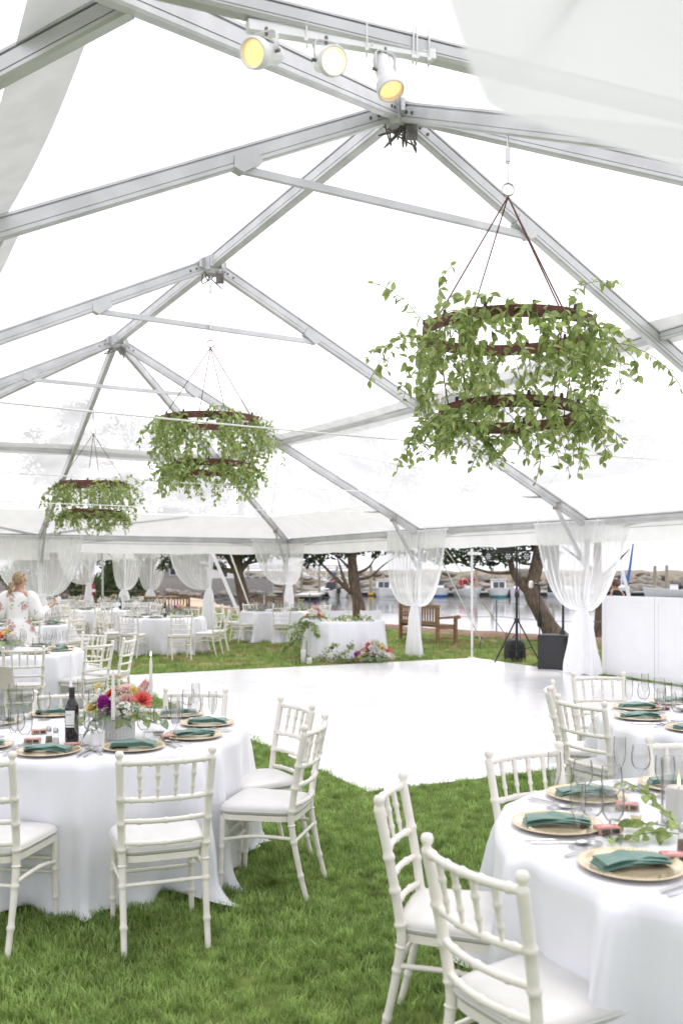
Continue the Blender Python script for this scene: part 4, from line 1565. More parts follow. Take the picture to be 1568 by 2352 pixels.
def chandelier(label, x, y, zu, zl, ztop, zhang, seed, nstr, singles, extra=()):
    q = random.Random(seed)
    t = thing('vine_chandelier', label, 'chandelier', (x, y, zl), group='vine chandeliers hanging under the tent ridge')
    rings = ((zu - zl, .615), (0.0, .50))
    for (z, r) in rings:
        m = MB()
        h, th = .085, .006
        N_ = 48
        prof = [(r - th, -h / 2), (r, -h / 2), (r, h / 2), (r - th, h / 2)]
        for k in range(N_):
            pass
        tilt = Matrix.Rotation(.03 if z > 0 else -.03, 3, 'X')
        vs = [tilt @ V((a * math.cos(2 * PI * k / N_), a * math.sin(2 * PI * k / N_), b)) + V((0, 0, z)) for k in range(N_) for a, b in prof]
        fs = [(k * 4 + j, ((k + 1) % N_) * 4 + j, ((k + 1) % N_) * 4 + (j + 1) % 4, k * 4 + (j + 1) % 4) for k in range(N_) for j in range(4)]
        m.add(vs, fs)
        rg_ = obj('hoop', m.mesh('hoop', M['rust'], angle=30), t)
        for k in range(12):
            a = 2 * PI * k / 12 + .1
            p = tilt @ V((r * .995 * math.cos(a), r * .995 * math.sin(a), h / 2)) + V((0, 0, z))
            m = MB()
            m.tube([p, p + V((0, 0, .028))], [.014, .011], 8)
            obj('lamp_socket', m.mesh('lamp_socket', M['black']), rg_)
            if (z == 0 and k % 2 == 0) or k % 4 == 0:
                m = MB()
                m.lathe([(.008, .026), (.024, .05), (.028, .07), (.018, .095), (.004, .102)], 8, c=p)
                obj('bulb', m.mesh('bulb', M['glass']), rg_)
                m = MB()
                m.tube([p + V((0, 0, .045)), p + V((.003, 0, .075))], .004, 5)
                obj('filament', m.mesh('filament', M['bulb']), rg_)
    for k in range(4):
        a = PI / 2 * k + .45
        m = MB()
        m.tube([(rings[0][1] * math.cos(a), rings[0][1] * math.sin(a), zu - zl), (0, 0, ztop - zl)], .0055, 6)
        obj('hanging_rod', m.mesh('hanging_rod', M['rust']), t)
        m = MB()
        m.tube([(rings[1][1] * math.cos(a), rings[1][1] * math.sin(a), 0), (rings[0][1] * math.cos(a), rings[0][1] * math.sin(a), zu - zl)], .005, 6)
        obj('spacer_rod', m.mesh('spacer_rod', M['rust']), t)
    m = MB()
    m.tube([V((.045 * math.cos(a), 0, ztop - zl + .05 + .045 * math.sin(a))) for a in [2 * PI * k / 14 for k in range(14)]], .008, 6, closed=True)
    obj('shackle', m.mesh('shackle', M['steel']), t)
    m = MB()
    m.tube(smooth_path([(0, 0, ztop - zl + .09), (.006, 0, ztop - zl + .3), (-.006, 0, zhang - zl - .25), (0, 0, zhang - zl)], 14), .006, 6)
    m.box((0, 0, zhang - zl - .2), (.03, .03, .10))
    m.box((0, 0, ztop - zl + .28), (.02, .02, .08))
    obj('suspension_chain', m.mesh('suspension_chain', M['steel']), t)
    mats = []
    sm = MB()
    starts = []
    for k in range(nstr):
        z, r = rings[0] if q.random() < .68 else rings[1]
        a = q.uniform(0, 2 * PI)
        up_ = z > 0
        o_ = q.choice((.0, .1, .2, .35, .6)) if up_ else q.choice((.25, .5, .75))
        starts.append((V((r * math.cos(a), r * math.sin(a), z + q.uniform(-.05, .05))), V((o_ * math.cos(a), o_ * math.sin(a), -.45 if o_ < .5 else .1)), q.randint(8, 15) if up_ else q.randint(4, 9)))
    for k in range(int(nstr * .5)):     # vines wound along the hoops
        z, r = rings[0] if q.random() < .08 else rings[1]
        a = q.uniform(0, 2 * PI)
        sg = q.choice((-1, 1))
        starts.append((V((r * math.cos(a), r * math.sin(a), z)), V((-math.sin(a) * sg + .3 * math.cos(a), math.cos(a) * sg + .3 * math.sin(a), .05)), q.randint(6, 11)))
    for e in extra:
        starts.append(e)
    for si, (p, out, n_) in enumerate(starts):
        path = strand(q, p, out * .8, n_, .05, q.uniform(.10, .22) if si < len(starts) - len(extra) else .03)
        sm.tube(path, .0026, 4, cap=False)
        for i, pp in enumerate(path):
            if i == 0:
                continue
            for c in range(2 if q.random() < .5 else 1):
                tn = (path[i] - path[i - 1]).normalized()
                side = V((q.gauss(0, 1), q.gauss(0, 1), q.gauss(0, .6)))
                side = (side - tn * side.dot(tn)).normalized()
                mats.append(rand_leaf_matrix(q, pp, side * .9 + tn * .3, q.uniform(.055, .094) * (1 if i < len(path) - 2 else .75)))
    obj('vine_stem', sm.mesh('vine_stem', M['stem']), t)
    q.shuffle(mats)
    # the leaves facing the guests' side show largest
    mats.sort(key=lambda m_: m_.translation.y)
    for m_ in mats[:singles]:
        obj('leaf', q.choice(LEAFS)[0], t, mw=m_)
    lo = obj('vine_leaves', leaf_lot('vine_leaves', mats[singles:], M['leaf_lot']), t)
    lo['kind'] = 'stuff'
    return t


chandelier('largest leafy vine chandelier of two rusted hoops hung from the near rafter beside the spotlights', 1.2, 6.6, 3.44, 2.84, 4.42, 4.92, 3, 118, 300,
           extra=((V((-.55, .1, .62)), V((-.75, 0, .75)), 12), (V((-.5, -.2, .6)), V((-.8, 0, .95)), 9), (V((.1, -.45, -.1)), V((0, -.2, -.9)), 9), (V((-.2, -.45, -.05)), V((0, -.3, -.6)), 9)))
chandelier('leafy hoop chandelier hung from the middle ridge joint', -1.68, 11.75, 3.66, 3.06, 4.6, 5.56, 5, 140, 160)
chandelier('farthest leafy hoop chandelier hung from the end rafter near the woman', -4.62, 17.05, 3.36, 2.82, 4.3, 4.86, 8, 125, 0)

# ------------------------------------------------------------------ ivory bamboo-style chairs
def ringed(path, r, rings, n=26, seg=10, bump=1.28, wid=.012):
    """tube along a smooth path with raised bamboo rings at the given fractions"""
    base = smooth_path(path, 60)
    L_ = sum((b - a).length for a, b in zip(base, base[1:]))
    ts = sorted(set([i / (n - 1) for i in range(n)] + [max(0, min(1, k + e * wid / L_)) for k in rings for e in (-1, -.5, 0, .5, 1)]))
    P, R = [], []
    for t in ts:
        x = t * 59
        i = min(int(x), 58)
        P.append(base[i].lerp(base[i + 1], x - i))
        f = 1.0
        for k in rings:
            d = abs(t - k) * L_ / wid
            if d < 1:
                f = max(f, 1 + (bump - 1) * math.cos(d * PI / 2))
        R.append((r(t) if callable(r) else r) * f)
    return P, R


def chair_kit():
    K = []

    def add(name, P, R, seg=10):
        m = MB()
        m.tube(P, R, seg)
        K.append((name, m.mesh(name, M['ivory'], angle=60)))
    def py(z):   # fore-aft position of the back post at height z
        return -.085 * ((z - .42) / .48) ** 1.25 if z > .42 else -.085 * ((.42 - z) / .42) ** 1.4
    def px(z):
        return .186 + .022 * max(0, (z - .42) / .48)
    for s in (-1, 1):
        zs = [0, .12, .25, .36, .42, .52, .64, .76, .862]
        P, R = ringed([(s * px(z), py(z), z) for z in zs], lambda t: .0135 + .0045 * min(1, t * 2.2), [.13, .30, .42, .555, .69, .81], seg=10)
        m = MB()
        m.tube(P, R, 10)
        e = P[-1]
        m.lathe([(.018, -.006), (.0195, .004), (.013, .014), (.0125, .018), (.0195, .030), (.0205, .040), (.015, .052), (.001, .056)], 10, c=e)
        K.append(('back_post', m.mesh('back_post', M['ivory'], angle=60)))
        P, R = ringed([(s * .193, .392, 0), (s * .190, .385, .2), (s * .188, .378, .415)], lambda t: .0125 + .0045 * t, [.28, .62], n=10)
        add('front_leg', P, R)
        P, R = ringed([(s * .191, .386, .285), (s * .198, .2, .318), (s * .188, -.012, .315)], .0105, [.5], n=14)
        add('stretcher', P, R, 8)
    def rail(z, r, rings, bow=.035, name='back_rail'):
        x, y = px(z), py(z)
        P, R = ringed([(-x, y, z), (-x * .5, y - bow * .75, z), (0, y - bow, z), (x * .5, y - bow * .75, z), (x, y, z)], r, rings, n=20)
        add(name, P, R, 10)
    rail(.862, .0135, [.1, .32, .5, .68, .9], name='top_rail')
    rail(.690, .0125, [.12, .35, .65, .88])
    rail(.590, .0120, [.2, .5, .8])
    rail(.487, .0120, [.2, .5, .8])
    for xx in (-.116, -.039, .039, .116):
        f = lambda z: V((xx * (1 + .05 * (z - .69) / .17), py(z) - .035 * (1 - (xx / .2) ** 2), z))
        P, R = ringed([f(.695), f(.74), f(.80), f(.858)], lambda t: .0065 + .0045 * t, [.33, .68], n=12, bump=1.4)
        add('spindle', P, R, 8)
    for (y, z, w) in ((.386, .235, .192), (.386, .30, .191), (-.018, .30, .187)):
        P, R = ringed([(-w, y, z), (0, y, z), (w, y, z)], .0095, [.3, .7], n=8)
        add('stretcher', P, R, 8)
    # seat frame and cushion
    def outline(sc, n=40):
        out = []
        for k in range(n):
            a = 2 * PI * k / n
            c, s_ = math.cos(a), math.sin(a)
            e = .33
            x = math.copysign(abs(c) ** e, c)
            y = math.copysign(abs(s_) ** e, s_)
            wx = .198 + .017 * y
            out.append((x * wx * sc, .19 + y * .208 * sc))
        return out
    m = MB()
    O = outline(1.0)
    m.prism([(x, y, .398) for x, y in O], (0, 0, .030))
    K.append(('seat_frame', m.mesh('seat_frame', M['ivory'], angle=30)))
    m = MB()
    rings = [(.95, .4285), (1.02, .433), (1.045, .445), (1.035, .460), (.96, .474), (.80, .483), (.5, .488), (.15, .489)]
    n = 40
    vs, fs = [], []
    for (sc, z) in rings:
        vs += [(x, y, z) for x, y in outline(sc, n)]
    for i in range(len(rings) - 1):
        for k in range(n):
            fs.append((i * n + k, i * n + (k + 1) % n, (i + 1) * n + (k + 1) % n, (i + 1) * n + k))
    fs.append(tuple((len(rings) - 1) * n + k for k in range(n)))
    m.add(vs, fs)
    K.append(('cushion', m.mesh('cushion', M['cushion'], angle=80)))
    m = MB()
    m.tube([(x, y, .4475) for x, y in outline(1.043, 48)], .0032, 5, closed=True)
    K[-1] = K[-1] + ([('piping', m.mesh('piping', M['cushion']))],)
    return K


CHAIR = chair_kit()


def chair(bx, by, fx, fy, label, group):
    n = math.hypot(fx, fy)
    bx, by = bx + .085 * fx / n, by + .085 * fy / n     # the posts lean back behind the seat
    return kit(CHAIR, 'banquet_chair', label, 'chair', (bx, by, 0), math.atan2(-fx, fy), group)


# ------------------------------------------------------------------ floor-length round tablecloths
def cloth_mesh(seed, r=.915, h=.765, drop=1.0):
    q = random.Random(seed)
    N_ = 220
    fold = []
    nf = 22
    cen = sorted(q.uniform(0, 2 * PI) for _ in range(nf))
    amp = [q.uniform(.35, 1.0) for _ in range(nf)]
    wid = [q.uniform(.045, .10) for _ in range(nf)]

    def fr(th, t):
        f = 0
        for c, a, w in zip(cen, amp, wid):
            d = (th - c + PI) % (2 * PI) - PI
            ww = w * (1.1 - .3 * t)
            f += a * math.exp(-(d / ww) ** 2)
        f += .30 * math.sin(th * 9 + seed + 1.5 * math.sin(th * 2)) + .22 * math.sin(th * 15 + seed * 3) + .12 * math.sin(th * 23 + seed * 2)
        return f
    prof = [(.0, 0), (.5, 0), (.9, 0), (.97, .0), (.99, .004), (1.0, .014)]
    vs, fs = [], []
    rows = []
    for (rr_, dz) in prof[1:]:
        rows.append([(r * rr_, h - dz)] * N_)
    ts = [.02, .06, .12, .2, .3, .4, .5, .6, .7, .79, .87, .93, .97, 1.0, 1.02]
    for t in ts:
        row = []
        for k in range(N_):
            th = 2 * PI * k / N_
            f = fr(th, t)
            grow = t ** .6
            rad = r + .014 + .035 * grow + .20 * grow * (f - .36) * (1 if f > .36 else .5)
            rad += .012 * noise.noise(V((th * 9, t * 5, seed))) * min(1, t * 3) + .02 * noise.noise(V((th * 3, t * 3, seed + 9))) * t
            z = h * (1 - min(t, 1.0)) - .004
            if t > .9:    # hem breaking on the ground
                rad += (t - .9) * .9 * (f - .15)
                z = max(.012 + .012 * math.sin(th * 13 + seed), z + .012 * math.sin(th * 19 + seed))
            row.append((rad, z - (.016 if t < .04 else 0)))
        rows.append(row)
    vs.append((0, 0, h))
    for row in rows:
        for k, (rad, z) in enumerate(row):
            th = 2 * PI * k / N_
            vs.append((rad * math.cos(th), rad * math.sin(th), z))
    for k in range(N_):
        fs.append((0, 1 + k, 1 + (k + 1) % N_))
    for i in range(len(rows) - 1):
        for k in range(N_):
            a, b = 1 + i * N_ + k, 1 + i * N_ + (k + 1) % N_
            fs.append((a, a + N_, b + N_, b))
    m = MB()
    m.add(vs, fs)
    return m.mesh('tablecloth', M['satin'], angle=180)


CLOTHS = [cloth_mesh(s) for s in (3, 8, 14)]
TOPZ = .768


def tablecloth(c, label, k, rz, group='round tables under white cloths'):
    o = obj('tablecloth', CLOTHS[k], None, (c[0], c[1], 0), rz)
    return tag(o, label, 'tablecloth', group)


# ------------------------------------------------------------------ tableware kits
def lathe_mesh(name, prof, mat, seg=20, angle=50):
    m = MB()
    m.lathe(prof, seg)
    return m.mesh(name, M[mat], angle=angle)


def stemware(h, stem, base, prof):
    """outer then inner wall so the bowl has real thickness"""
    return [(base, 0), (base, .003), (base * .55, .006), (.007, .013), (.0045, .03), (.0045, stem - .012), (.009, stem)] + prof + [(r - .0014, z) for r, z in reversed(prof)] + [(.001, stem + .008)]


WINE = lathe_mesh('wine_glass', stemware(.19, .085, .034, [(.022, .092), (.034, .108), (.0385, .13), (.037, .155), (.032, .185)]), 'glass')
FLUTE = lathe_mesh('champagne_flute', stemware(.215, .085, .031, [(.012, .095), (.021, .115), (.0255, .145), (.0255, .175), (.0235, .212)]), 'glass')
GOBLET = lathe_mesh('water_goblet', stemware(.165, .05, .035, [(.02, .056), (.034, .078), (.039, .105), (.0385, .135), (.0355, .162)]), 'glass')
CHARGER = lathe_mesh('charger_plate', [(.001, .004), (.105, .004), (.108, .0045), (.114, .007), (.150, .012), (.1625, .0155), (.1645, .0150), (.163, .0125), (.115, .002), (.09, 0), (.001, 0)], 'gold', 56, 35)
bead = MB()
for k in range(72):
    a = 2 * PI * k / 72
    c = V((.1625 * math.cos(a), .1625 * math.sin(a), .0152))
    bead.tube([c - V((0, 0, .003)), c, c + V((0, 0, .0026))], [.0022, .0036, .0016], 5)
BEADS = bead.mesh('beaded_rim', M['gold'])


def napkin_mesh(seed):
    q = random.Random(seed)
    m = MB()
    for lay in range(4):
        z0 = .0165 + lay * .0055
        l0, l1 = -.118 + .004 * lay * q.random(), .118 - .006 * q.random()
        w = .045 - .001 * lay
        ph = q.uniform(0, 6)

        def f(a, b, z0=z0, l0=l0, l1=l1, w=w, ph=ph, lay=lay):
            x = l0 + (l1 - l0) * b
            th = 2 * PI * a
            y = math.copysign(abs(math.cos(th)) ** .5, math.cos(th)) * w * (1 + .14 * math.sin(b * 5 + ph))
            z = math.copysign(abs(math.sin(th)) ** .7, math.sin(th)) * .0036
            cr = .007 * math.exp(-((x + .7 * y - .02) / .018) ** 2) if lay == 3 and z > 0 else 0
            sag = -.010 * (max(0, abs(x) - .07) / .035) ** 2 * 0.3
            bend = .020 * math.sin(b * PI + ph * .1) * .6
            return V((x, y + bend, z0 + z + cr + .0022 * math.sin(b * 9 + ph + y * 40) + sag))
        m.grid(f, 20, 16, closed_u=True)
        n0 = len(m.v) - 20 * 16
        m.f.append(tuple(n0 + k for k in range(19, -1, -1)))
        m.f.append(tuple(n0 + 15 * 20 + k for k in range(20)))
    return m.mesh('folded_napkin', M['napkin'], angle=60)


NAPKINS = [napkin_mesh(s) for s in range(3)]


def flat_ware(kind):
    m = MB()
    if kind == 'fork':
        m.tube(smooth_path([(0, -.10, .004), (0, -.02, .006), (0, .04, .007), (0, .06, .004)], 10), [.006, .0055, .004, .003, .003, .003, .003, .004, .006, .008], 6, ell=(1, .35))
        for x in (-.0075, -.0025, .0025, .0075):
            m.tube([(x, .055, .004), (x, .075, .0025), (x * .9, .10, .006)], [.0017, .0016, .0010], 5)
    elif kind == 'knife':
        m.tube([(0, -.11, .005), (0, -.02, .005), (0, 0, .005)], [.006, .006, .005], 8, ell=(1, .5))
        m.prism([(-.006, 0, .003), (.008, .0, .003), (.009, .09, .003), (.002, .118, .003), (-.006, .1, .003)], (0, 0, .0018))
    else:
        m.tube(smooth_path([(0, -.10, .004), (0, 0, .006), (0, .05, .005)], 8), [.006, .005, .004, .003, .003, .003, .003, .004], 6, ell=(1, .4))
        m.grid(lambda a, b: V((.019 * math.cos(2 * PI * a) * b, .078 + .028 * math.sin(2 * PI * a) * b, .0015 + .005 * b * b)), 16, 5, closed_u=True)
    return m.mesh(kind, M['steel'], angle=50)


FORK, KNIFE, SPOON = flat_ware('fork'), flat_ware('knife'), flat_ware('spoon')


def box_kit():
    m = MB()
    m.box((0, 0, .011), (.085, .052, .022))
    a = m.mesh('box_body', M['kraft'], smooth=False)
    m = MB()
    m.box((0, 0, .0226), (.083, .050, .0012))
    b = m.mesh('pink_lid', M['pink'], smooth=False)
    m = MB()
    for k in range(9):
        m.box((-.030 + .0035 * k, -.0263, .011), (.0012 + .0009 * (k % 3), .0008, .014))
    c = m.mesh('barcode', M['ink'], smooth=False)
    m = MB()
    m.box((.022, -.0264, .011), (.028, .0009, .015))
    d = m.mesh('dark_label', M['capsule'], smooth=False)
    m = MB()
    m.box((0, 0, .0235), (.045, .004, .0006))
    m.box((0, .010, .0235), (.03, .003, .0006))
    e = m.mesh('printed_line', M['paper'], smooth=False)
    return [('box_body', a, [('barcode', c), ('dark_label', d)]), ('pink_lid', b, [('printed_line', e)])]


BOX = box_kit()


def shaker_kit(fill):
    return [('glass_body', lathe_mesh('glass_body', [(.021, 0), (.021, .004), (.0165, .05), (.0135, .075), (.0125, .075), (.001, .075)], 'crystal', 12)),
            ('filling', lathe_mesh('filling', [(.019, .004), (.0155, .048), (.001, .05)], fill, 12)),
            ('metal_cap', lathe_mesh('metal_cap', [(.014, .074), (.0148, .086), (.013, .098), (.007, .106), (.001, .108)], 'steel', 12))]


SALT, PEPPER = shaker_kit('salt'), shaker_kit('pepper')
BOTTLE = [('bottle_body', lathe_mesh('bottle_body', [(.034, 0), (.037, .004), (.0375, .02), (.0375, .185), (.035, .205), (.024, .225), (.0155, .243), (.0145, .29), (.001, .29)], 'bottle', 28)),
          ('capsule', lathe_mesh('capsule', [(.0158, .243), (.0152, .28), (.0165, .282), (.0165, .298), (.0145, .302), (.001, .302)], 'capsule', 20))]
m = MB()
m.grid(lambda a, b: V((.0379 * math.cos(-2.75 + 1.5 * a), .0379 * math.sin(-2.75 + 1.5 * a), .085 + .092 * b)), 14, 2)
LABEL = m.mesh('paper_label', M['paper'])
m = MB()
m.grid(lambda a, b: V((.0382 * math.cos(-2.75 + 1.5 * a), .0382 * math.sin(-2.75 + 1.5 * a), .095 + .003 * b)), 14, 2)
for k, aa in enumerate((-2.45, -2.3, -2.15, -2.0, -1.85)):
    m.grid(lambda a, b, aa=aa, k=k: V((.0382 * math.cos(aa + (.03 if k % 2 else .06) * a), .0382 * math.sin(aa + (.03 if k % 2 else .06) * a), .150 + .008 * b)), 2, 2)
LPRINT = m.mesh('label_print', M['ink'], smooth=False)
BOTTLE.append(('paper_label', LABEL, [('label_print', LPRINT)]))


def candlestick_kit(h, th, lit):
    k = [('crystal_holder', lathe_mesh('crystal_holder', [(.042, 0), (.040, .006), (.020, .014), (.016, .03), (.021, .045), (.012, h * .45), (.019, h * .58), (.011, h * .72), (.022, h * .86), (.026, h * .95), (.032, h), (.012, h), (.001, h - .01)], 'crystal', 10, 20)),
         ('taper_candle', lathe_mesh('taper_candle', [(.0105, h - .012), (.0112, h), (.0085, h + th * .9), (.006, h + th), (.001, h + th + .003)], 'candle', 12))]
    sub = []
    m = MB()
    m.tube([(0, 0, h + th), (.001, 0, h + th + .014)], .0012, 5)
    sub.append(('wick', m.mesh('wick', M['wick'])))
    if lit:
        sub.append(('flame', lathe_mesh('flame', [(.001, h + th + .008), (.005, h + th + .016), (.0045, h + th + .024), (.001, h + th + .04)], 'flame', 8)))
    k[1] = (k[1][0], k[1][1], sub)
    return k


def place(o_me, name, label, cat, p, rz=0.0, group=None, s=1.0):
    o = obj(name, o_me, None, p, rz)
    if s != 1.0:
        o.scale = (s, s, s)
    return tag(o, label, cat, group)


SET_RNG = random.Random(77)


def setting(c, ang, desc, level=2, rad=.70, near=''):
    q = SET_RNG
    ca, sa = math.cos(ang), math.sin(ang)
    inn = V((-ca, -sa, 0))           # towards the table centre
    right = V((inn.y, -inn.x, 0))    # diner's right hand
    p = V((c[0] + rad * ca, c[1] + rad * sa, TOPZ))
    if not vis(p, 90 if level == 2 else 30):
        return
    rz = math.atan2(inn.y, inn.x) - PI / 2
    desc0, desc = desc, desc + (' ' + near if near else '')
    ch = thing('charger_plate', 'gold beaded charger plate on ' + desc, 'plate', p, rz, 'charger plates on ' + desc0)
    obj('plate', CHARGER, ch)
    if level >= 1:
        obj('beaded_rim', BEADS, ch)
    place(q.choice(NAPKINS), 'napkin', 'folded green napkin on ' + desc, 'napkin', p, (q.uniform(-.3, .35) if level == 2 else rz + q.uniform(-.3, .3)), 'napkins on ' + desc0)
    j = lambda: q.uniform(-.012, .012)
    for me, nm, a, b, nice in ((WINE, 'wine_glass', .20, .10, 'stemmed wine glass'), (FLUTE, 'champagne_flute', .265, .03, 'slender champagne flute'), (GOBLET, 'water_goblet', .125, .185, 'short-stemmed water goblet')):
        if level == 0 and nm == 'champagne_flute':
            continue
        pp = p + right * (a + j()) + inn * (b + j())
        if vis(pp + V((0, 0, .1)), 30):
            place(me, nm, nice + ' on ' + desc, 'glass', pp, q.uniform(0, 6), s=1.06, group= nice.split()[-1] + ' group on ' + desc0)
    if level == 2:
        for me, nm, a, b in ((FORK, 'fork', -.20, 0), (KNIFE, 'knife', .195, -.02), (SPOON, 'spoon', .225, -.02)):
            pp = p + right * (a + j() * .5) + inn * (b + j())
            if vis(pp, 30):
                place(me, nm, 'steel ' + nm + ' on ' + desc, 'cutlery', pp, rz + q.uniform(-.06, .06), nm + 's on ' + desc0)


# ------------------------------------------------------------------ flowers
def flower_mesh(kind, mat, seed):
    q = random.Random(seed)
    m = MB()

    def petal(base, d, up, L_, w, cup, n=3):
        s = d.cross(up).normalized()
        vs = []
        for i in range(n + 1):
            t = i / n
            ww = w * math.sin(PI * min(.93, .12 + .8 * t)) ** .8
            c = base + d * (L_ * t) + up * (cup * t * t * L_)
            vs += [c - s * ww + up * ww * .3, c, c + s * ww + up * ww * .3]
        fs = []
        for i in range(n):
            a = i * 3
            fs += [(a, a + 1, a + 4, a + 3), (a + 1, a + 2, a + 5, a + 4)]
        m.add(vs, fs)
    Z = V((0, 0, 1))
    if kind == 'rose':
        for k in range(26):
            a = k * 2.4
            f = k / 25
            tilt = .15 + 1.05 * f
            d = V((math.cos(a) * math.sin(tilt), math.sin(a) * math.sin(tilt), math.cos(tilt)))
            up = V((-math.cos(a) * math.cos(tilt), -math.sin(a) * math.cos(tilt), math.sin(tilt)))
            petal(V((0, 0, -.4)) + V((math.cos(a), math.sin(a), 0)) * .04 * f, d, up, .75 + .35 * f, .20 + .28 * f, .35 - .55 * f)
    elif kind == 'gerbera':
        for ring in range(3):
            for k in range(18):
                a = 2 * PI * k / 18 + ring * .17
                d = V((math.cos(a), math.sin(a), .12 + .25 * ring)).normalized()
                petal(V((0, 0, .04 * ring)), d, V((-d.x * d.z, -d.y * d.z, 1)).normalized(), 1.0 - .25 * ring, .10, -.05, 2)
        m.lathe([(.3, .02), (.28, .12), (.15, .2), (.001, .22)], 10)
    elif kind == 'stock':
        for k in range(44):
            a = k * 2.4
            f = k / 43
            c = V((math.cos(a) * (.55 - .35 * f), math.sin(a) * (.55 - .35 * f), -.6 + 1.7 * f))
            for j in range(4):
                b = j * PI / 2 + k
                d = (V((math.cos(a), math.sin(a), .4)) + V((math.cos(b) * .9, math.sin(b) * .9, math.sin(b * 2) * .5))).normalized()
                petal(c, d, (Z + V((q.gauss(0, .4), q.gauss(0, .4), 0))).normalized(), .36, .14, .1, 2)
    elif kind == 'hydrangea':
        for k in range(70):
            z = q.uniform(-.25, 1)
            a = q.uniform(0, 2 * PI)
            r = math.sqrt(max(0, 1 - z * z))
            nn = V((r * math.cos(a), r * math.sin(a), z))
            s1 = nn.orthogonal().normalized()
            s2 = nn.cross(s1)
            for j in range(4):
                b = j * PI / 2 + k
                petal(nn * .86, (s1 * math.cos(b) + s2 * math.sin(b) + nn * .3).normalized(), nn, .24, .12, .1, 2)
    else:  # small pompon
        for k in range(34):
            z = 1 - 1.7 * k / 33
            a = k * 2.4
            r = math.sqrt(max(0, 1 - z * z))
            d = V((r * math.cos(a), r * math.sin(a), z + .2)).normalized()
            petal(d * .25, d, d.orthogonal().normalized(), .7, .17, .15, 2)
    return m.mesh(kind, mat, angle=180)


FL = {}


def flower(kind, colr):
    k = (kind, colr)
    if k not in FL:
        FL[k] = flower_mesh(kind, FLOWER[colr], len(FL))
    return FL[k]


def sprig(q, p, d, n, step, s, droop, proto=None):
    """leaves along a drooping sprig: returns matrices and stem path"""
    path = [p.copy()]
    d = d.normalized()
    for i in range(n):
        d = (d + V((q.gauss(0, .12), q.gauss(0, .12), -droop))).normalized()
        path.append(path[-1] + d * step)
    mats = []
    for i in range(1, len(path)):
        t = (path[i] - path[i - 1]).normalized()
        for sg in (-1, 1):
            sd_ = t.cross(V((0, 0, 1)))
            sd_ = (sd_.normalized() if sd_.length > .01 else V((1, 0, 0))) * sg
            mats.append(rand_leaf_matrix(q, path[i], (sd_ * .9 + t * .6) * 2.2, s * q.uniform(.8, 1.15)))
    return mats, path


def arrangement(name, label, cat, loc, blooms, seed, vase=True, spread=.105, zc=.155, nleaf=7, group=None, leafs=True, hang=.1, leafsize=.055):
    q = random.Random(seed)
    t = thing(name, label, cat, loc, 0, group)
    if vase:
        m = MB()
        m.grid(lambda a, b: V(((.082 + .004 * math.cos(a * 2 * PI * 28)) * (1 - .06 * (b - .5) ** 2) * math.cos(2 * PI * a), (.082 + .004 * math.cos(a * 2 * PI * 28)) * math.sin(2 * PI * a), .118 * b)), 168, 5, closed_u=True)
        m.f.append(tuple(range(167, -1, -1)))
        obj('vase', m.mesh('vase', M['vase'], angle=60), t)
    fm = MB()
    for k in range(60):
        a = q.uniform(0, 2 * PI)
        r = spread * math.sqrt(q.random())
        z = zc - .03 + .10 * (1 - (r / spread) ** 2) * q.random()
        c = V((r * math.cos(a), r * math.sin(a), z))
        fm.tube([V((c.x * .5, c.y * .5, .1 if vase else .02)), c], .0015, 4, cap=False)
        fm.lathe([(.001, -.004), (.005, 0), (.001, .004)], 5, c=c)
    o = obj('filler_buds', fm.mesh('filler_buds', M['eucalyptus']), t)
    o['kind'] = 'stuff'
    for (kind, colr, x, y, z, s, tx, ty) in blooms:
        n = V((tx, ty, 1)).normalized()
        R = n.to_track_quat('Z', 'Y').to_matrix().to_4x4() @ Matrix.Rotation(q.uniform(0, 6), 4, 'Z')
        obj('bloom', flower(kind, colr), t, mw=Matrix.Translation((x, y, z)) @ R @ Matrix.Diagonal((s, s, s, 1)))
    if leafs:
        allm, sm = [], MB()
        for k in range(nleaf):
            a = 2 * PI * k / nleaf + q.uniform(-.3, .3)
            mats, path = sprig(q, V((spread * .55 * math.cos(a), spread * .55 * math.sin(a), zc - .04)), V((math.cos(a), math.sin(a), .45)), q.randint(3, 5), .034, leafsize, .22)
            sm.tube(path, .0016, 4, cap=False)
            for mm in mats:
                obj('leaf', q.choice((ROUND, LONG, LONG, LEAFS[1]))[0], t, mw=mm)
        obj('stem', sm.mesh('stem', M['stem']), t)
    return t

# ------------------------------------------------------------------ the tables and everything on them
rad = math.radians
TA, TB, TC_, TD = (-1.5, 5.46), (1.49, 3.30), (2.62, 5.92), (-4.1, 11.1)
TE, TF, TH = (-3.9, 19.8), (-1.62, 23.2), (-5.95, 16.9)
TI, TJ, TK, TL = (-7.0, 30.2), (-9.0, 27.0), (-6.1, 23.9), (-10.6, 33.2)
DA = 'the magenta bouquet table'
DB = 'the hurricane candle table'
DC = 'the table by the folding screen'
DD = 'the orange bouquet table'
DE = 'the pink bouquet table before the slanting strap'
DF = 'the table under the corner curtain'
DH = 'the table just right of the floral-dress woman'
tablecloth(TA, 'white satin floor-length cloth of the round table with the magenta and coral bouquet', 0, .3)
tablecloth(TB, 'white satin cloth of the round table bearing the glass hurricane candle', 1, 1.0)
tablecloth(TC_, 'white satin cloth of the round table by the white folding panels', 2, 2.0)
tablecloth(TD, 'white satin cloth of the round table with the orange bouquet and wine bottle', 1, 2.6)
tablecloth(TE, 'white satin cloth of the round table with a pink bouquet before the slanting strap', 0, 4.0)
tablecloth(TF, 'white satin cloth of the round table under the corner curtain', 2, .7)
tablecloth(TH, 'white satin cloth of the round table just right of the floral-dress woman', 0, 5.0)
tablecloth(TK, 'white satin cloth of the round table half hidden behind stacked-looking chairs', 1, .2)
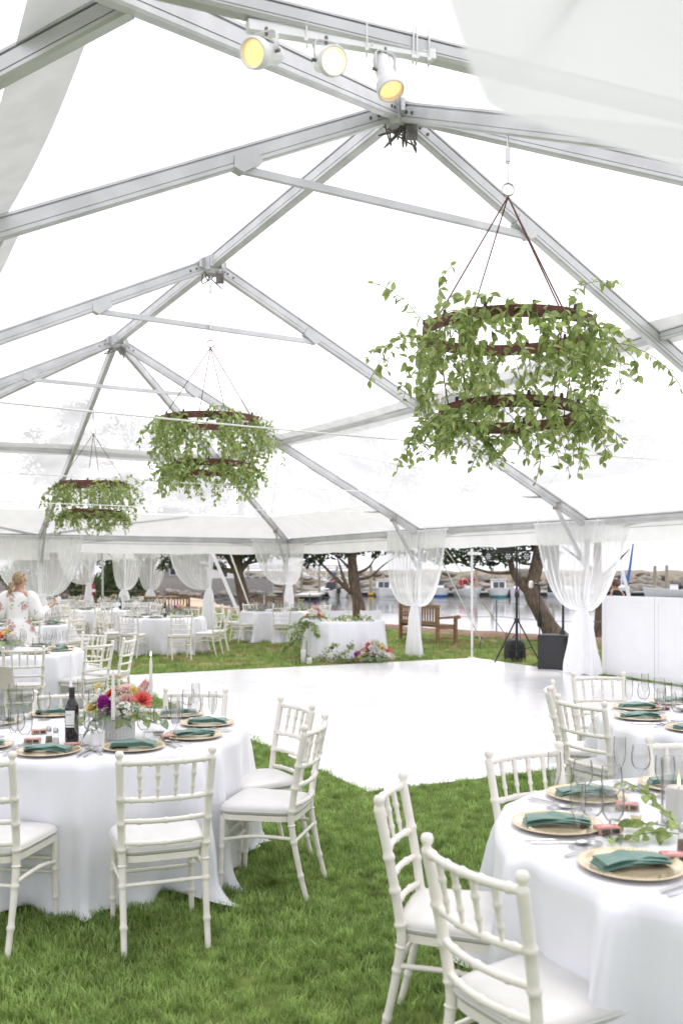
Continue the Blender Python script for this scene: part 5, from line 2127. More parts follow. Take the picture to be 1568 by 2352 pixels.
tablecloth(TI, 'white satin cloth of the rear tent table with the pink and plum bouquet', 2, .4)
tablecloth(TJ, 'white satin cloth of the table behind the wide curtain swag', 0, 1.4)
tablecloth(TL, 'white satin cloth of the deepest table in the rear tent', 1, 1.9)

# chairs: back-foot position and facing direction
ivory = 'ivory bamboo-style chair '
gA, gB, gC = 'chairs around the magenta bouquet table', 'chairs around the hurricane candle table', 'chairs around the table by the panels'
chair(-.78, 4.09, -.33, .95, ivory + 'with its back to the lawn nearest the front crystal candlestick', gA)
chair(-1.655, 4.05, .13, .99, ivory + 'nearest the salt and pepper shakers of the magenta bouquet table', gA)
chair(-.135, 4.93, -.97, .24, ivory + 'nearest the smoky votive, its feet in the open lawn', gA)
chair(-.275, 5.66, -.86, -.51, ivory + 'between the smoky votive seat and the dance floor edge', gA)
chair(-1.0, 6.28, -.05, -1, ivory + 'behind the lit taper candle, its back to the dance floor', gA)
chair(-1.86, 6.2, .2, -.97, ivory + 'behind the dark wine bottle and unlit taper', gA)
chair(.18, 3.43, .96, -.27, ivory + 'standing on the lawn nearest the dark-labelled box of the hurricane table', gB)
chair(.36, 2.58, .85, .53, ivory + 'with its cushion tucked under the hurricane candle table by the pepper shaker', gB)
chair(.83, 4.17, .49, -.87, ivory + 'at the hurricane candle table nearest the dance floor corner', gB)
chair(1.69, 4.40, -.12, -1, ivory + 'half hidden behind the hurricane glass', gB)
chair(1.5, 5.77, .87, .48, ivory + 'nearest the salt shaker of the folding screen table', gC)
chair(1.49, 6.55, .96, -.28, ivory + 'nearest the kraft box of the folding screen table', gC)
chair(2.04, 7.28, .1, -1, ivory + 'standing on the dance floor nearest the folding screen', gC)
gD = 'chairs around the orange bouquet table'
chair(-3.41, 9.82, -.28, .96, ivory + 'with a taupe handbag hung on its back', gD)
chair(-2.78, 10.55, -.85, .52, ivory + 'nearest the left corner of the dance floor', gD)
chair(-2.62, 11.35, -.99, .1, ivory + 'between the dance floor corner chair and the crowded middle table', gD)
chair(-3.3, 12.25, -.5, -.86, ivory + 'across the orange bouquet table from the handbag chair', gD)
chair(-4.6, 9.7, .3, .95, ivory + 'next to the handbag chair on the wine bottle side', gD)


def ring_chairs(c, n, a0, label, group, r=1.38, skip=()):
    for k in range(n):
        if k in skip:
            continue
        a = rad(a0 + 360 * k / n)
        x, y = c[0] + r * math.cos(a), c[1] + r * math.sin(a)
        if vis((x, y, .6), 10):
            chair(x, y, -math.cos(a) + .06 * math.sin(k * 5), -math.sin(a), label, group)


ring_chairs(TH, 9, -65, ivory + 'set round the table just right of the floral-dress woman', 'chairs of the table right of the woman')
gE = 'chairs of the table before the slanting strap'
chair(-3.12, 17.9, -.35, .93, ivory + 'seen from behind near the middle of the pink bouquet table', gE)
chair(-4.25, 18.2, .18, .98, ivory + 'seen from behind at the left of the pink bouquet table', gE)
chair(-2.52, 18.95, -.96, .25, ivory + 'side-on at the right of the pink bouquet table with leg on lawn', gE)
chair(-2.42, 19.7, -.97, -.1, ivory + 'hidden just behind the side-on chair of the pink bouquet table', gE)
chair(-5.0, 18.9, .8, .55, ivory + 'crowded at the left of the pink bouquet table', gE)
chair(-5.2, 19.9, .98, 0, ivory + 'farthest left at the pink bouquet table', gE)
chair(-3.5, 21.2, -.1, -1, ivory + 'behind the pink bouquet facing the camera', gE)
chair(-4.6, 21.0, .4, -.9, ivory + 'facing the camera behind the bottle of the pink bouquet table', gE)
gF = 'chairs of the table beside the sweetheart table'
chair(-2.62, 22.2, .75, .66, ivory + 'at the left of the corner curtain table, half turned', gF)
chair(-1.42, 21.8, -.1, 1, ivory + 'square from behind between the two far right tables', gF)
chair(-3.05, 23.3, 1, .05, ivory + 'side-on at the left of the corner curtain table', gF)
chair(-2.45, 24.4, .6, -.8, ivory + 'facing the camera beside the thick cedar trunk', gF)
chair(-.5, 22.3, -.75, .6, ivory + 'half hidden by the sweetheart garland', gF)
chair(-.35, 23.7, -.9, -.4, ivory + 'seen over the sweetheart bouquet against the water', gF)
ring_chairs(TK, 9, -80, ivory + 'among the crowded chairs left of the pink bouquet table', 'chairs of the crowded middle table')
ring_chairs(TI, 9, -70, ivory + 'at the rear tent table with pink and plum bouquet', 'chairs of the rear tent bouquet table')
ring_chairs(TJ, 9, -85, ivory + 'at the table behind the wide curtain swag', 'chairs behind the curtain swag')
ring_chairs(TL, 9, -75, ivory + 'at the deepest table of the rear tent', 'chairs of the deepest table')

# place settings
NEAR_A = ('nearest the shakers', 'nearest the front candlestick', 'nearest the smoky votive', 'nearest the dance floor edge', 'behind the lit taper', 'behind the bouquet',
          'behind the wine bottle', 'farthest from the dance floor', 'beside the farthest seat', 'left of the shakers')
for k in range(10):
    setting(TA, rad(-92 + 36 * k), DA, 2, near=NEAR_A[k])
for a, nr0 in ((215, 'nearest the pepper shaker'), (174, 'nearest the dark-labelled box'), (132, 'nearest the acrylic card'), (92, 'behind the hurricane glass'), (258, 'past the pepper shaker')):
    setting(TB, rad(a), DB, 2, near=nr0)
for a, nr0 in ((183, 'beside the salt shaker'), (146, 'nearest the kraft box'), (110, 'behind the silver dish'), (74, 'nearest the panels'), (222, 'past the salt shaker')):
    setting(TC_, rad(a), DC, 2, near=nr0)
for k in range(10):
    setting(TD, rad(-75 + 36 * k), DD, 1)
for c, d in ((TE, DE), (TF, DF), (TH, DH)):
    for k in range(10):
        setting(c, rad(-88 + 36 * k), d, 1)
for c, d in ((TK, 'the crowded middle table'), (TI, 'the rear tent table with the pink and plum bouquet'), (TJ, 'the table behind the curtain swag'), (TL, 'the deepest rear tent table')):
    for k in range(8):
        setting(c, rad(-80 + 45 * k), d, 0)


# --- near left table
def favour(x, y, rz, lab):
    kit(BOX, 'favour_box', lab, 'box', (x, y, TOPZ), rz, 'kraft favour boxes')


favour(-1.76, 5.33, .3, 'small kraft favour box with pink lid behind the pepper shaker')
favour(-1.70, 5.04, .15, 'small kraft favour box with pink lid left of the salt shaker')
favour(-1.44, 4.90, .25, 'small kraft favour box with pink lid at the foot of the wine bottle')
favour(-1.19, 4.93, .2, 'small kraft favour box with pink lid below the crystal candlestick')
favour(-.97, 5.14, .35, 'small kraft favour box with pink lid right of the bouquet vase')
kit(BOTTLE, 'wine_bottle', 'dark red wine bottle with white label on the magenta bouquet table', 'bottle', (-1.49, 5.06, TOPZ), .35)
kit(PEPPER, 'pepper_shaker', 'glass pepper shaker with steel cap beside the wine bottle', 'shaker', (-1.585, 4.96, TOPZ))
kit(SALT, 'salt_shaker', 'glass salt shaker with steel cap beside the wine bottle', 'shaker', (-1.535, 4.92, TOPZ))
kit(candlestick_kit(.145, .25, False), 'candlestick', 'crystal candlestick with white taper in front of the magenta bouquet', 'candlestick', (-1.245, 4.99, TOPZ))
kit(candlestick_kit(.215, .22, True), 'candlestick', 'tall crystal candlestick with lit white taper right of the bouquet', 'candlestick', (-1.12, 5.38, TOPZ))
kit(candlestick_kit(.16, .25, False), 'candlestick', 'crystal candlestick with unlit taper behind the wine bottle', 'candlestick', (-1.70, 5.75, TOPZ))
m = MB()
m.box((0, 0, .038), (.072, .028, .076))
m.box((0, 0, .0785), (.06, .02, .005))
tag(obj('table_card_block', m.mesh('table_card_block', M['paper'], smooth=False), None, (-1.32, 4.96, TOPZ), .15), 'blank white card block standing before the bouquet vase', 'card')
m = MB()
m.lathe([(.028, 0), (.036, .012), (.038, .022), (.034, .022), (.028, .008), (.001, .006)], 14)
kit([('glass_cup', m.mesh('glass_cup', M['crystal'])), ('wax', lathe_mesh('wax', [(.027, .007), (.029, .014), (.001, .014)], 'pepper', 12))], 'votive_cup', 'low smoky glass votive cup beside the tall lit candlestick', 'votive', (-1.06, 5.30, TOPZ))
arrangement('bouquet', 'bouquet of magenta stock, coral rose, red gerbera and yellow blooms in ribbed white vase', 'bouquet', (-1.27, 5.2, TOPZ), [
    ('rose', 'coral', .135, -.035, .205, .052, .5, -.8), ('stock', 'magenta', -.045, -.075, .175, .048, -.1, -.9), ('gerbera', 'red', -.03, -.02, .225, .052, -.9, -.5),
    ('gerbera', 'yellow', .0, .03, .30, .036, -.1, .1), ('pompon', 'yellow', -.10, -.01, .265, .026, -.4, -.3), ('pompon', 'yellow', .085, -.02, .245, .025, .2, -.5),
    ('rose', 'white', -.10, -.05, .20, .042, -.6, -.4), ('rose', 'yellow', -.115, -.06, .165, .044, -.7, -.6), ('hydrangea', 'white', .05, -.08, .15, .05, .1, -.9), ('rose', 'pink', .055, -.05, .205, .045, .1, -.7),
    ('gerbera', 'pink', .045, -.01, .255, .045, .1, -.4), ('rose', 'pink', .02, .05, .24, .045, 0, .3), ('stock', 'pink', .12, .04, .25, .035, .5, .2), ('rose', 'white', .02, -.06, .19, .04, 0, -.8), ('hydrangea', 'white', -.05, .08, .2, .05, 0, .5)],
    9, nleaf=10, leafsize=.062).scale = (1.12, 1.12, 1.1)
# --- near right table
def sprigs_on_table(name, label, loc, dirs, seed, n=6, s=.062):
    q = random.Random(seed)
    t = thing(name, label, 'foliage', loc)
    sm = MB()
    for (p, d) in dirs:
        mats, path = sprig(q, V(p), V(d), n, .042, s, .10)
        path = [V((a.x, a.y, max(a.z, .006))) for a in path]
        sm.tube(path, .002, 5, cap=False)
        for mm in mats:
            mm.translation.z = max(mm.translation.z, .012)
            obj('leaf', q.choice(LEAFS)[0], t, mw=mm)
    obj('stem', sm.mesh('stem', M['stem']), t)
    return t


sprigs_on_table('greenery_garland', 'sprigs of glossy ruscus leaves at the foot of the hurricane candle', (1.18, 3.2, TOPZ),
                [((.0, 0, .02), (-.9, -.35, .25)), ((.02, .03, .03), (-.8, .1, .9)), ((.1, -.02, .03), (-.3, -.6, .4)), ((.03, .05, .02), (-1, .45, .35)), ((.1, .05, .05), (.2, .0, 1.0)), ((.2, 0, .03), (.6, -.5, .5)), ((.15, .1, .04), (.9, .3, .6))], 3)
hu = thing('hurricane_candle', 'white pillar candle inside a clear glass hurricane cylinder', 'candle', (1.26, 3.42, TOPZ))
obj('glass_cylinder', lathe_mesh('glass_cylinder', [(.062, 0), (.064, .004), (.064, .235), (.0655, .238), (.0615, .238), (.0605, .006), (.001, .006)], 'glass', 36), hu)
cn = obj('pillar_candle', lathe_mesh('pillar_candle', [(.046, .007), (.047, .012), (.047, .128), (.042, .134), (.035, .128), (.001, .126)], 'candle', 28), hu)
m = MB()
m.tube([(0, 0, .126), (.001, 0, .142)], .0015, 5)
obj('wick', m.mesh('wick', M['wick']), cn)
obj('flame', lathe_mesh('flame', [(.001, .136), (.0055, .147), (.005, .158), (.001, .178)], 'flame', 8), cn)
kit(PEPPER, 'pepper_shaker', 'glass pepper shaker with steel cap beside the ruscus sprigs', 'shaker', (1.13, 3.03, TOPZ))
favour(1.13, 3.62, -.2, 'small kraft favour box with pink lid below the far charger of the hurricane table')
favour(.955, 3.29, .1, 'small kraft favour box with dark label between goblet and ruscus sprigs')
favour(1.08, 2.97, -.1, 'small kraft favour box with pink lid beside the pepper shaker')
m = MB()
m.grid(lambda a, b: V((-.032 + .064 * a, 0, .10 * b * (1 - .0 * a))), 2, 2)
pc = thing('place_card', 'clear acrylic arch place card with gold foil lettering strip', 'card', (1.10, 3.42, TOPZ), .15)
pts_ = [(-.032, 0, 0), (.032, 0, 0), (.032, 0, .075)] + [(.032 * math.cos(a), 0, .075 + .03 * math.sin(a)) for a in [PI * k / 10 for k in range(1, 10)]] + [(-.032, 0, .075)]
m = MB()
m.prism(pts_, (0, .003, 0))
obj('acrylic_sheet', m.mesh('acrylic_sheet', M['glass'], smooth=False), pc)
m = MB()
m.prism([(-.022, -.001, .012), (.022, -.001, .012), (.022, -.001, .030), (.012, -.001, .024), (-.022, -.001, .030)], (0, -.0006, 0))
obj('foil_strip', m.mesh('foil_strip', M['gold'], smooth=False), pc)
# --- table by the panels
favour(2.19, 6.25, .1, 'small kraft favour box on the table by the white panels')
kit(SALT, 'salt_shaker', 'glass salt shaker on the table by the white panels', 'shaker', (2.30, 5.95, TOPZ))
sprigs_on_table('greenery_garland', 'sprig of leaves on the table by the white panels', (2.45, 6.0, TOPZ), [((0, 0, .02), (-.9, -.3, .2)), ((0, 0, .03), (-.6, .5, .4)), ((.1, 0, .03), (-.2, -.6, .5))], 4, 4)
m = MB()
m.lathe([(.03, 0), (.055, .012), (.075, .03), (.073, .032), (.05, .014), (.001, .006)], 24)
tag(obj('serving_dish', m.mesh('serving_dish', M['steel']), None, (2.32, 6.18, TOPZ)), 'shallow silver dish on the table by the white panels', 'dish')

# --- bouquets, bottles and candles of the farther tables
def small_bouquet(lab, x, y, cols, seed, s=1.0):
    q = random.Random(seed)
    bl = []
    for k, cn_ in enumerate(cols):
        a = -PI / 2 + (k - (len(cols) - 1) / 2) * .75
        r = .055 + .05 * (k % 2)
        bl.append((('rose', 'pompon', 'gerbera', 'stock')[k % 4], cn_, r * math.cos(a), r * math.sin(a) * .8, .17 + .05 * ((k * 7) % 3) / 2, .05, math.cos(a) * .7, math.sin(a) * .7))
        bl.append((('hydrangea', 'rose')[k % 2], cols[(k + 2) % len(cols)], r * .7 * math.cos(a + 2.4), r * .7 * math.sin(a + 2.4), .22, .045, 0, 0))
    arrangement('bouquet', lab, 'bouquet', (x, y, TOPZ), bl, seed, nleaf=8, leafsize=.06)


small_bouquet('bouquet of orange dahlias and purple sweet peas before the floral-dress woman', -4.02, 11.0, ('coral', 'orange', 'yellow', 'white', 'magenta'), 31)
kit(BOTTLE, 'wine_bottle', 'dark wine bottle left of the orange bouquet', 'bottle', (-4.13, 10.75, TOPZ), .2)
small_bouquet('pink and magenta bouquet on the table before the slanting strap', -3.52, 19.9, ('pink', 'magenta', 'pink', 'yellow', 'orange'), 32)
kit(BOTTLE, 'wine_bottle', 'dark wine bottle beside the pink and magenta bouquet', 'bottle', (-3.78, 19.6, TOPZ), .2)
kit(candlestick_kit(.16, .25, False), 'candlestick', 'crystal candlestick with taper before the pink and magenta bouquet', 'candlestick', (-3.62, 19.45, TOPZ))
small_bouquet('pink and plum bouquet on the rear tent table', -7.35, 29.6, ('coral', 'pink', 'yellow', 'white', 'magenta'), 33)
kit(BOTTLE, 'wine_bottle', 'dark wine bottle left of the pink and plum bouquet', 'bottle', (-7.75, 29.5, TOPZ), .2)
kit(BOTTLE, 'wine_bottle', 'dark wine bottle on the crowded middle table', 'bottle', (-5.75, 23.8, TOPZ), .2)
kit(BOTTLE, 'wine_bottle', 'dark wine bottle on the table under the corner curtain', 'bottle', (-1.7, 23.0, TOPZ), .2)
kit(candlestick_kit(.16, .25, False), 'candlestick', 'crystal candlestick with taper left of the corner curtain table bottle', 'candlestick', (-1.95, 23.1, TOPZ))
kit(candlestick_kit(.16, .25, False), 'candlestick', 'crystal candlestick with taper right of the corner curtain table bottle', 'candlestick', (-1.45, 23.2, TOPZ))
kit(BOTTLE, 'wine_bottle', 'dark wine bottle on the table just right of the woman', 'bottle', (-6.15, 16.9, TOPZ), .2)
sprigs_on_table('greenery_garland', 'trailing leaves on the table just right of the woman', (-5.6, 16.6, TOPZ), [((0, 0, .05), (.5, -.4, .5)), ((0, 0, .05), (-.5, -.3, .6)), ((0, 0, .05), (.1, .5, .9))], 14, 5, .08)
sprigs_on_table('greenery_garland', 'trailing leaves along the table under the corner curtain', (-1.2, 23.0, TOPZ), [((0, 0, .05), (.9, -.2, .4)), ((-.3, 0, .05), (-.6, -.3, .5)), ((.2, 0, .05), (.5, .3, .9))], 15, 5, .08)

# --- handbag on the chair back
hb = thing('handbag', 'taupe leather handbag with dark trinket hanging from a chair back', 'bag', (-3.62, 9.66, .50))
m = MB()


def bagf(a, b):
    th = 2 * PI * a
    w = .17 * (1 - .12 * b)
    return V((math.copysign(abs(math.cos(th)) ** .5, math.cos(th)) * w, math.copysign(abs(math.sin(th)) ** .6, math.sin(th)) * .055 * (1 - .35 * b), .22 * b - .02 * math.cos(th) * b))


m.grid(bagf, 32, 8, closed_u=True)
m.f.append(tuple(range(31, -1, -1)))
m.f.append(tuple(7 * 32 + k for k in range(32)))
obj('bag_body', m.mesh('bag_body', M['bag'], angle=60), hb)
m = MB()
m.tube(smooth_path([(-.13, 0, .2), (-.08, .02, .34), (.03, .05, .40), (.12, .03, .34), (.15, 0, .2)], 20), .008, 6, ell=(1, .5))
obj('strap', m.mesh('strap', M['bag']), hb)
m = MB()
for k in range(14):
    a = k * .9
    m.lathe([(.001, -.015), (.016, 0), (.001, .015)], 6, c=(-.10 + .025 * math.cos(a), -.06 + .01 * math.sin(a), .24 - .011 * k))
obj('bead_trinket', m.mesh('bead_trinket', M['hair_brown']), hb)

# ------------------------------------------------------------------ half-round sweetheart table
st_c = (.07, 18.35)
m = MB()
q_ = random.Random(21)
NS = 150
rows_ = [[(.05, .765)] * NS, [(.5, .765)] * NS, [(.97, .764)] * NS, [(1.0, .752)] * NS]
phs = [q_.uniform(0, 6) for _ in range(4)]
for t_ in (.06, .15, .3, .45, .6, .75, .88, .95, 1.0):
    row = []
    for k in range(NS):
        th = 2 * PI * k / NS
        f = .5 * math.sin(13 * th + phs[0]) + .35 * math.sin(21 * th + phs[1]) + .3 * math.sin(5 * th + phs[2])
        row.append((1.0 + .10 * t_ + .075 * t_ * f, max(.012, .752 * (1 - t_) + .01 * math.sin(9 * th))))
    rows_.append(row)
vs = []
for row in rows_:
    for k, (r_, z_) in enumerate(row):
        th = 2 * PI * k / NS
        x = .79 * r_ * math.cos(th)
        y = .79 * r_ * math.sin(th)
        y = y if y < 0 else y * .35
        vs.append((x, y, z_))
fs = [(i * NS + k, (i + 1) * NS + k, (i + 1) * NS + (k + 1) % NS, i * NS + (k + 1) % NS) for i in range(len(rows_) - 1) for k in range(NS)]
fs.append(tuple(range(NS)))
m.add(vs, fs)
tag(obj('tablecloth', m.mesh('tablecloth', M['satin'], angle=180), None, (st_c[0], st_c[1], 0)), 'white floor-length cloth of the half-round sweetheart table trimmed with trailing greenery', 'tablecloth')
for i, xx in enumerate((-.12, .62)):
    t = thing('draped_chair', ('white covered chair behind the sweetheart bouquet', 'white covered chair behind the right of the sweetheart table')[i], 'chair', (xx, 19.45, 0), PI, 'sweetheart chairs')
    for it in CHAIR:
        pc_ = obj(it[0], it[1], t)
        for su in (it[2] if len(it) > 2 else []):
            obj(su[0], su[1], pc_)
    m = MB()
    m.grid(lambda a, b: V(((-.225 + .45 * a), -.115 - .02 * math.sin(PI * a) + .008 * math.sin(a * 30) * b, .90 - .50 * b)), 30, 6)
    m.grid(lambda a, b: V(((-.225 + .45 * a), -.055 + .008 * math.sin(a * 30) * b, .90 - .42 * b)), 30, 6)
    m.grid(lambda a, b: V(((-.225 + .45 * a), -.115 - .02 * math.sin(PI * a) + (.06 + .02 * math.sin(PI * a)) * b, .901)), 30, 2)
    obj('back_cover', m.mesh('back_cover', M['satin'], angle=180), t)
sq = random.Random(40)
bl = []
for (k, c, x, y, z, s) in (('hydrangea', 'white', -.02, -.1, .16, .09), ('rose', 'coral', .10, -.16, .12, .055), ('rose', 'pink', .06, -.06, .25, .07), ('hydrangea', 'pink', .0, 0, .22, .08), ('rose', 'white', .13, -.05, .2, .06), ('rose', 'orange', -.14, -.1, .12, .055),
                           ('stock', 'magenta', .01, .02, .34, .04), ('pompon', 'yellow', .18, -.1, .12, .045), ('rose', 'white', -.1, 0, .2, .06), ('hydrangea', 'white', .12, .06, .24, .07)):
    bl.append((k, c, x, y, z, s, x * 4, y * 4))
arrangement('sweetheart_bouquet', 'blush and white bouquet with one coral rose on the sweetheart table', 'bouquet', (-.53, 18.0, TOPZ), bl, 41, vase=False, spread=.2, zc=.12, nleaf=12, leafsize=.06)
bl = []
for k in range(42):
    a = sq.uniform(0, 2 * PI)
    r = .34 * math.sqrt(sq.random())
    bl.append((('rose', 'hydrangea', 'rose', 'pompon')[k % 4], ('white', 'white', 'white', 'coral', 'white', 'yellow', 'white', 'pink', 'magenta')[k % 9], r * math.cos(a), r * math.sin(a) * .6, .10 + .30 * (1 - r / .34) + .06 * sq.random(), sq.uniform(.05, .088), r * math.cos(a) * 3, r * math.sin(a) * 3 - .4))
arrangement('ground_bouquet', 'white and coral floral arrangement set on the grass at the sweetheart table foot', 'bouquet', (.62, 17.25, 0), bl, 42, vase=False, spread=.32, zc=.16, nleaf=18, leafsize=.065)


def trailing(name, label, loc, paths, seed, s=.062, dens=1.0):
    q = random.Random(seed)
    t = thing(name, label, 'foliage', loc)
    sm = MB()
    mats = []
    for path in paths:
        P = smooth_path(path, max(6, int(len(path) * 9 * dens)))
        sm.tube(P, .003, 4, cap=False)
        for i in range(1, len(P)):
            tn = (P[i] - P[i - 1]).normalized()
            for k in range(3):
                sd_ = V((q.gauss(0, 1), q.gauss(-.4, 1), q.gauss(0, .7)))
                mats.append(rand_leaf_matrix(q, P[i] + V((q.gauss(0, .03), q.gauss(0, .02), q.gauss(0, .03))), sd_ + tn, s * q.uniform(.7, 1.2)))
    for mm in mats:
        mm.translation.z = max(mm.translation.z, -loc[2] + .02)
    obj('stem', sm.mesh('stem', M['stem']), t)
    q.shuffle(mats)
    for mm in mats[:120]:
        obj('leaf', q.choice((LEAFS[0], LONG, LEAFS[2]))[0], t, mw=mm)
    if mats[120:]:
        o = obj('leaf_mass', leaf_lot('leaf_mass', mats[120:], M['leaf_lot']), t)
        o['kind'] = 'stuff'
    return t


trailing('trailing_garland', 'leafy garland spilling down the left side of the sweetheart table', (-.62, 17.9, .7),
         [[(0, 0, .08), (-.18, -.1, .0), (-.3, -.1, -.18), (-.38, -.1, -.35)], [(0, 0, .05), (-.12, -.12, -.1), (-.2, -.14, -.3), (-.22, -.15, -.48)], [(.05, 0, .05), (.1, -.25, -.05), (.15, -.3, -.2)],
          [(-.1, 0, 0), (-.28, -.1, -.3), (-.45, -.12, -.42), (-.5, -.1, -.5)], [(0, 0, .04), (-.25, -.1, .02), (-.5, -.1, -.1)]], 50)
trailing('table_garland', 'low leafy garland lying along the top of the sweetheart table', (.1, 18.0, TOPZ), [[(-.35, -.1, .03), (-.1, -.18, .05), (.2, -.14, .03), (.5, -.1, .05)], [(-.2, 0, .04), (.1, .02, .06), (.45, .0, .04)]], 51, .07, .8)
trailing('ground_garland', 'leafy garland lying on the grass along the foot of the sweetheart table', (-.3, 17.3, 0.02),
         [[(-.62, .2, .05), (-.45, .1, .12), (-.2, 0, .06), (.1, -.05, .10), (.4, -.05, .06), (.7, 0, .1)], [(-.6, .15, .2), (-.5, .1, .3)], [(-.1, 0, .1), (.1, -.1, .28), (.2, -.1, .34)], [(.2, 0, .1), (.45, -.1, .25), (.5, -.1, .36)], [(-.5, .1, .04), (-.2, -.02, .03), (.2, -.08, .04), (.6, -.05, .05)]], 52)
for (lab, x, y, h) in (('tall white pillar candle in glass on the grass beside the sweetheart table', -.72, 17.22, .3), ('short white pillar candle on the grass beside the sweetheart garland', -.60, 17.1, .13)):
    t = thing('ground_candle', lab, 'candle', (x, y, .01))
    obj('wax_pillar', lathe_mesh('wax_pillar', [(.05, 0), (.05, h * .8), (.04, h * .84), (.001, h * .82)], 'candle', 16), t)
    if h > .2:
        obj('glass_sleeve', lathe_mesh('glass_sleeve', [(.075, 0), (.075, h + .12), (.073, h + .12), (.073, .004)], 'glass', 20), t)
for (lab, x, y) in (('small gold votive at the left of the sweetheart table top', -.25, 17.75), ('small gold votive at the middle of the sweetheart table top', .12, 17.72), ('small gold votive at the right of the sweetheart table top', .45, 17.78)):
    place(lathe_mesh('gold_votive', [(.026, 0), (.03, .01), (.03, .065), (.027, .065), (.026, .01), (.001, .008)], 'gold', 14), 'gold_votive', lab, 'votive', (x, y, TOPZ))

# ------------------------------------------------------------------ spotlights on the lighting bar
lb = thing('lighting_bar', 'white square lighting bar zip-tied under the near tent purlin', 'bar', (0.0, 3.3, 3.62))
B0, B1 = V((-.329, -.10, -.004)), V((.352, .20, .06))
m = beam_mb(B0, B1, .05, .05, [(-.018, -.018), (.018, -.018), (.018, .018), (-.018, .018)], drop=False)
obj('bar_tube', m.mesh('bar_tube', M['lamp_white'], smooth=False), lb)
for f in (.3, .62, .88, .9, .97):
    p = B0.lerp(B1, f)
    m = MB()
    loop = [p + V((0, .030 * math.cos(a), .035 + .075 * math.sin(a))) for a in [2 * PI * k / 14 for k in range(14)]]
    m.tube(loop, .0035, 5, closed=True)
    m.box(p + V((0, -.036, -.035)), (.014, .01, .012))
    obj('zip_tie', m.mesh('zip_tie', M['cable']), lb)


def spotlight(label, piv, d, hot):
    t = thing('spotlight', label, 'spotlight', piv, 0, 'white spotlights on the lighting bar')
    t.scale = (.64, .64, .64)
    d = V(d).normalized()
    x = d.cross(V((0, 0, 1))).normalized()
    z = x.cross(d)
    R = Matrix((x, z, d)).transposed()

    def lp(prof, mat, nm, par, seg=28, ang=35):
        m = MB()
        m.lathe(prof, seg, m=R, caps=False)
        return obj(nm, m.mesh(nm, M[mat], angle=ang), par)
    body = lp([(.001, -.13), (.035, -.128), (.048, -.115), (.053, -.09), (.056, .06), (.064, .075), (.068, .08), (.068, .088)], 'lamp_white', 'housing', t)
    bz = lp([(.068, .088), (.078, .09), (.080, .10), (.080, .118), (.0785, .122), (.0785, .15), (.074, .155), (.066, .152), (.064, .135)], 'lamp_white', 'bezel', t)
    lp([(.064, .128), (.058, .11), (.045, .085), (.028, .066), (.012, .06), (.001, .06)], 'bulb', 'reflector', t)
    lp([(.001, .066), (.012, .07), (.014, .085), (.010, .098), (.001, .10)], 'bulb_hot' if hot else 'bulb', 'lamp', t, 12)
    if hot:
        lp([(.050, .112), (.040, .10), (.022, .085), (.016, .08)], 'bulb_hot', 'lit_reflector', t)
    lp([(.064, .136), (.05, .142), (.03, .146), (.001, .148)], 'lens', 'lens', t)
    top = .115
    P = [x * .066, x * .067 + V((0, 0, top * .5)), x * .066 + V((0, 0, top * .85)), x * .05 + V((0, 0, top)), x * -.05 + V((0, 0, top)), x * -.066 + V((0, 0, top * .85)), x * -.067 + V((0, 0, top * .5)), x * -.066]
    m = MB()
    wv = V((d.x, d.y, 0)).normalized() * .014
    a = [p - wv for p in P]
    b = [p + wv for p in P]
    n = len(P)
    m.add(a + b, [(i, i + 1, i + 1 + n, i + n) for i in range(n - 1)])
    me = m.mesh('yoke', M['lamp_white'], angle=60)
    yo = obj('yoke', me, t)
    so = yo.modifiers.new('thickness', 'SOLIDIFY')
    so.thickness = .005
    for pa, pb in ((x * .06, x * .085), (x * -.06, x * -.085), (V((0, 0, top - .012)), V((0, 0, top + .03)))):
        m = MB()
        m.tube([pa, pb], .0095, 8)
        obj('bolt', m.mesh('bolt', M['alu_dark']), yo)
    m = MB()
    m.tube(smooth_path([-d * .12, -d * .17 + V((0, 0, .02)), -d * .12 + x * .05 + V((0, 0, .11)), x * .09 + V((0, 0, top + .02))], 14), .005, 6)
    obj('cable', m.mesh('cable', M['cable']), t)
    return t


spotlight('white spotlight turned left with dim amber lens', (-.262, 3.19, 3.512), (-.42, -.80, -.42), False)
spotlight('white spotlight shining brightest, turned straight outward', (-.055, 3.30, 3.545), (.30, -.84, -.42), True)
spotlight('white spotlight pointing steeply down over the ridge joint', (.162, 3.40, 3.562), (.22, -.36, -.90), False)

# ------------------------------------------------------------------ stage gear at the floor edge
ls = thing('light_stand', 'black tripod stand carrying a bar of four small stage lights', 'light stand', (3.32, 17.35, 0))
m = MB()
m.tube([(0, 0, .12), (0, 0, 1.32)], .026, 10)
obj('lower_pole', m.mesh('lower_pole', M['black']), ls)
m = MB()
m.tube([(0, 0, 1.28), (0, 0, 2.25)], .019, 10)
obj('upper_pole', m.mesh('upper_pole', M['black']), ls)
m = MB()
m.lathe([(.028, 1.24), (.042, 1.26), (.042, 1.32), (.03, 1.35)], 12)
m.lathe([(.028, .80), (.05, .81), (.05, .84), (.028, .86)], 12)
obj('collar', m.mesh('collar', M['black']), ls)
m = MB()
m.lathe([(.026, 1.345), (.038, 1.35), (.038, 1.385), (.024, 1.39)], 12)
obj('tape_band', m.mesh('tape_band', M['purple']), ls)
for a in (rad(200), rad(-35), rad(80)):
    m = MB()
    e = V((.48 * math.cos(a), .48 * math.sin(a), .015))
    m.tube([V((.03 * math.cos(a), .03 * math.sin(a), .80)), e], .016, 8)
    lg_ = obj('leg', m.mesh('leg', M['black']), ls)
    m = MB()
    m.tube([V((0, 0, .22)), e.lerp(V((0, 0, .80)), .38)], .009, 6)
    obj('brace', m.mesh('brace', M['black']), lg_)
m = MB()
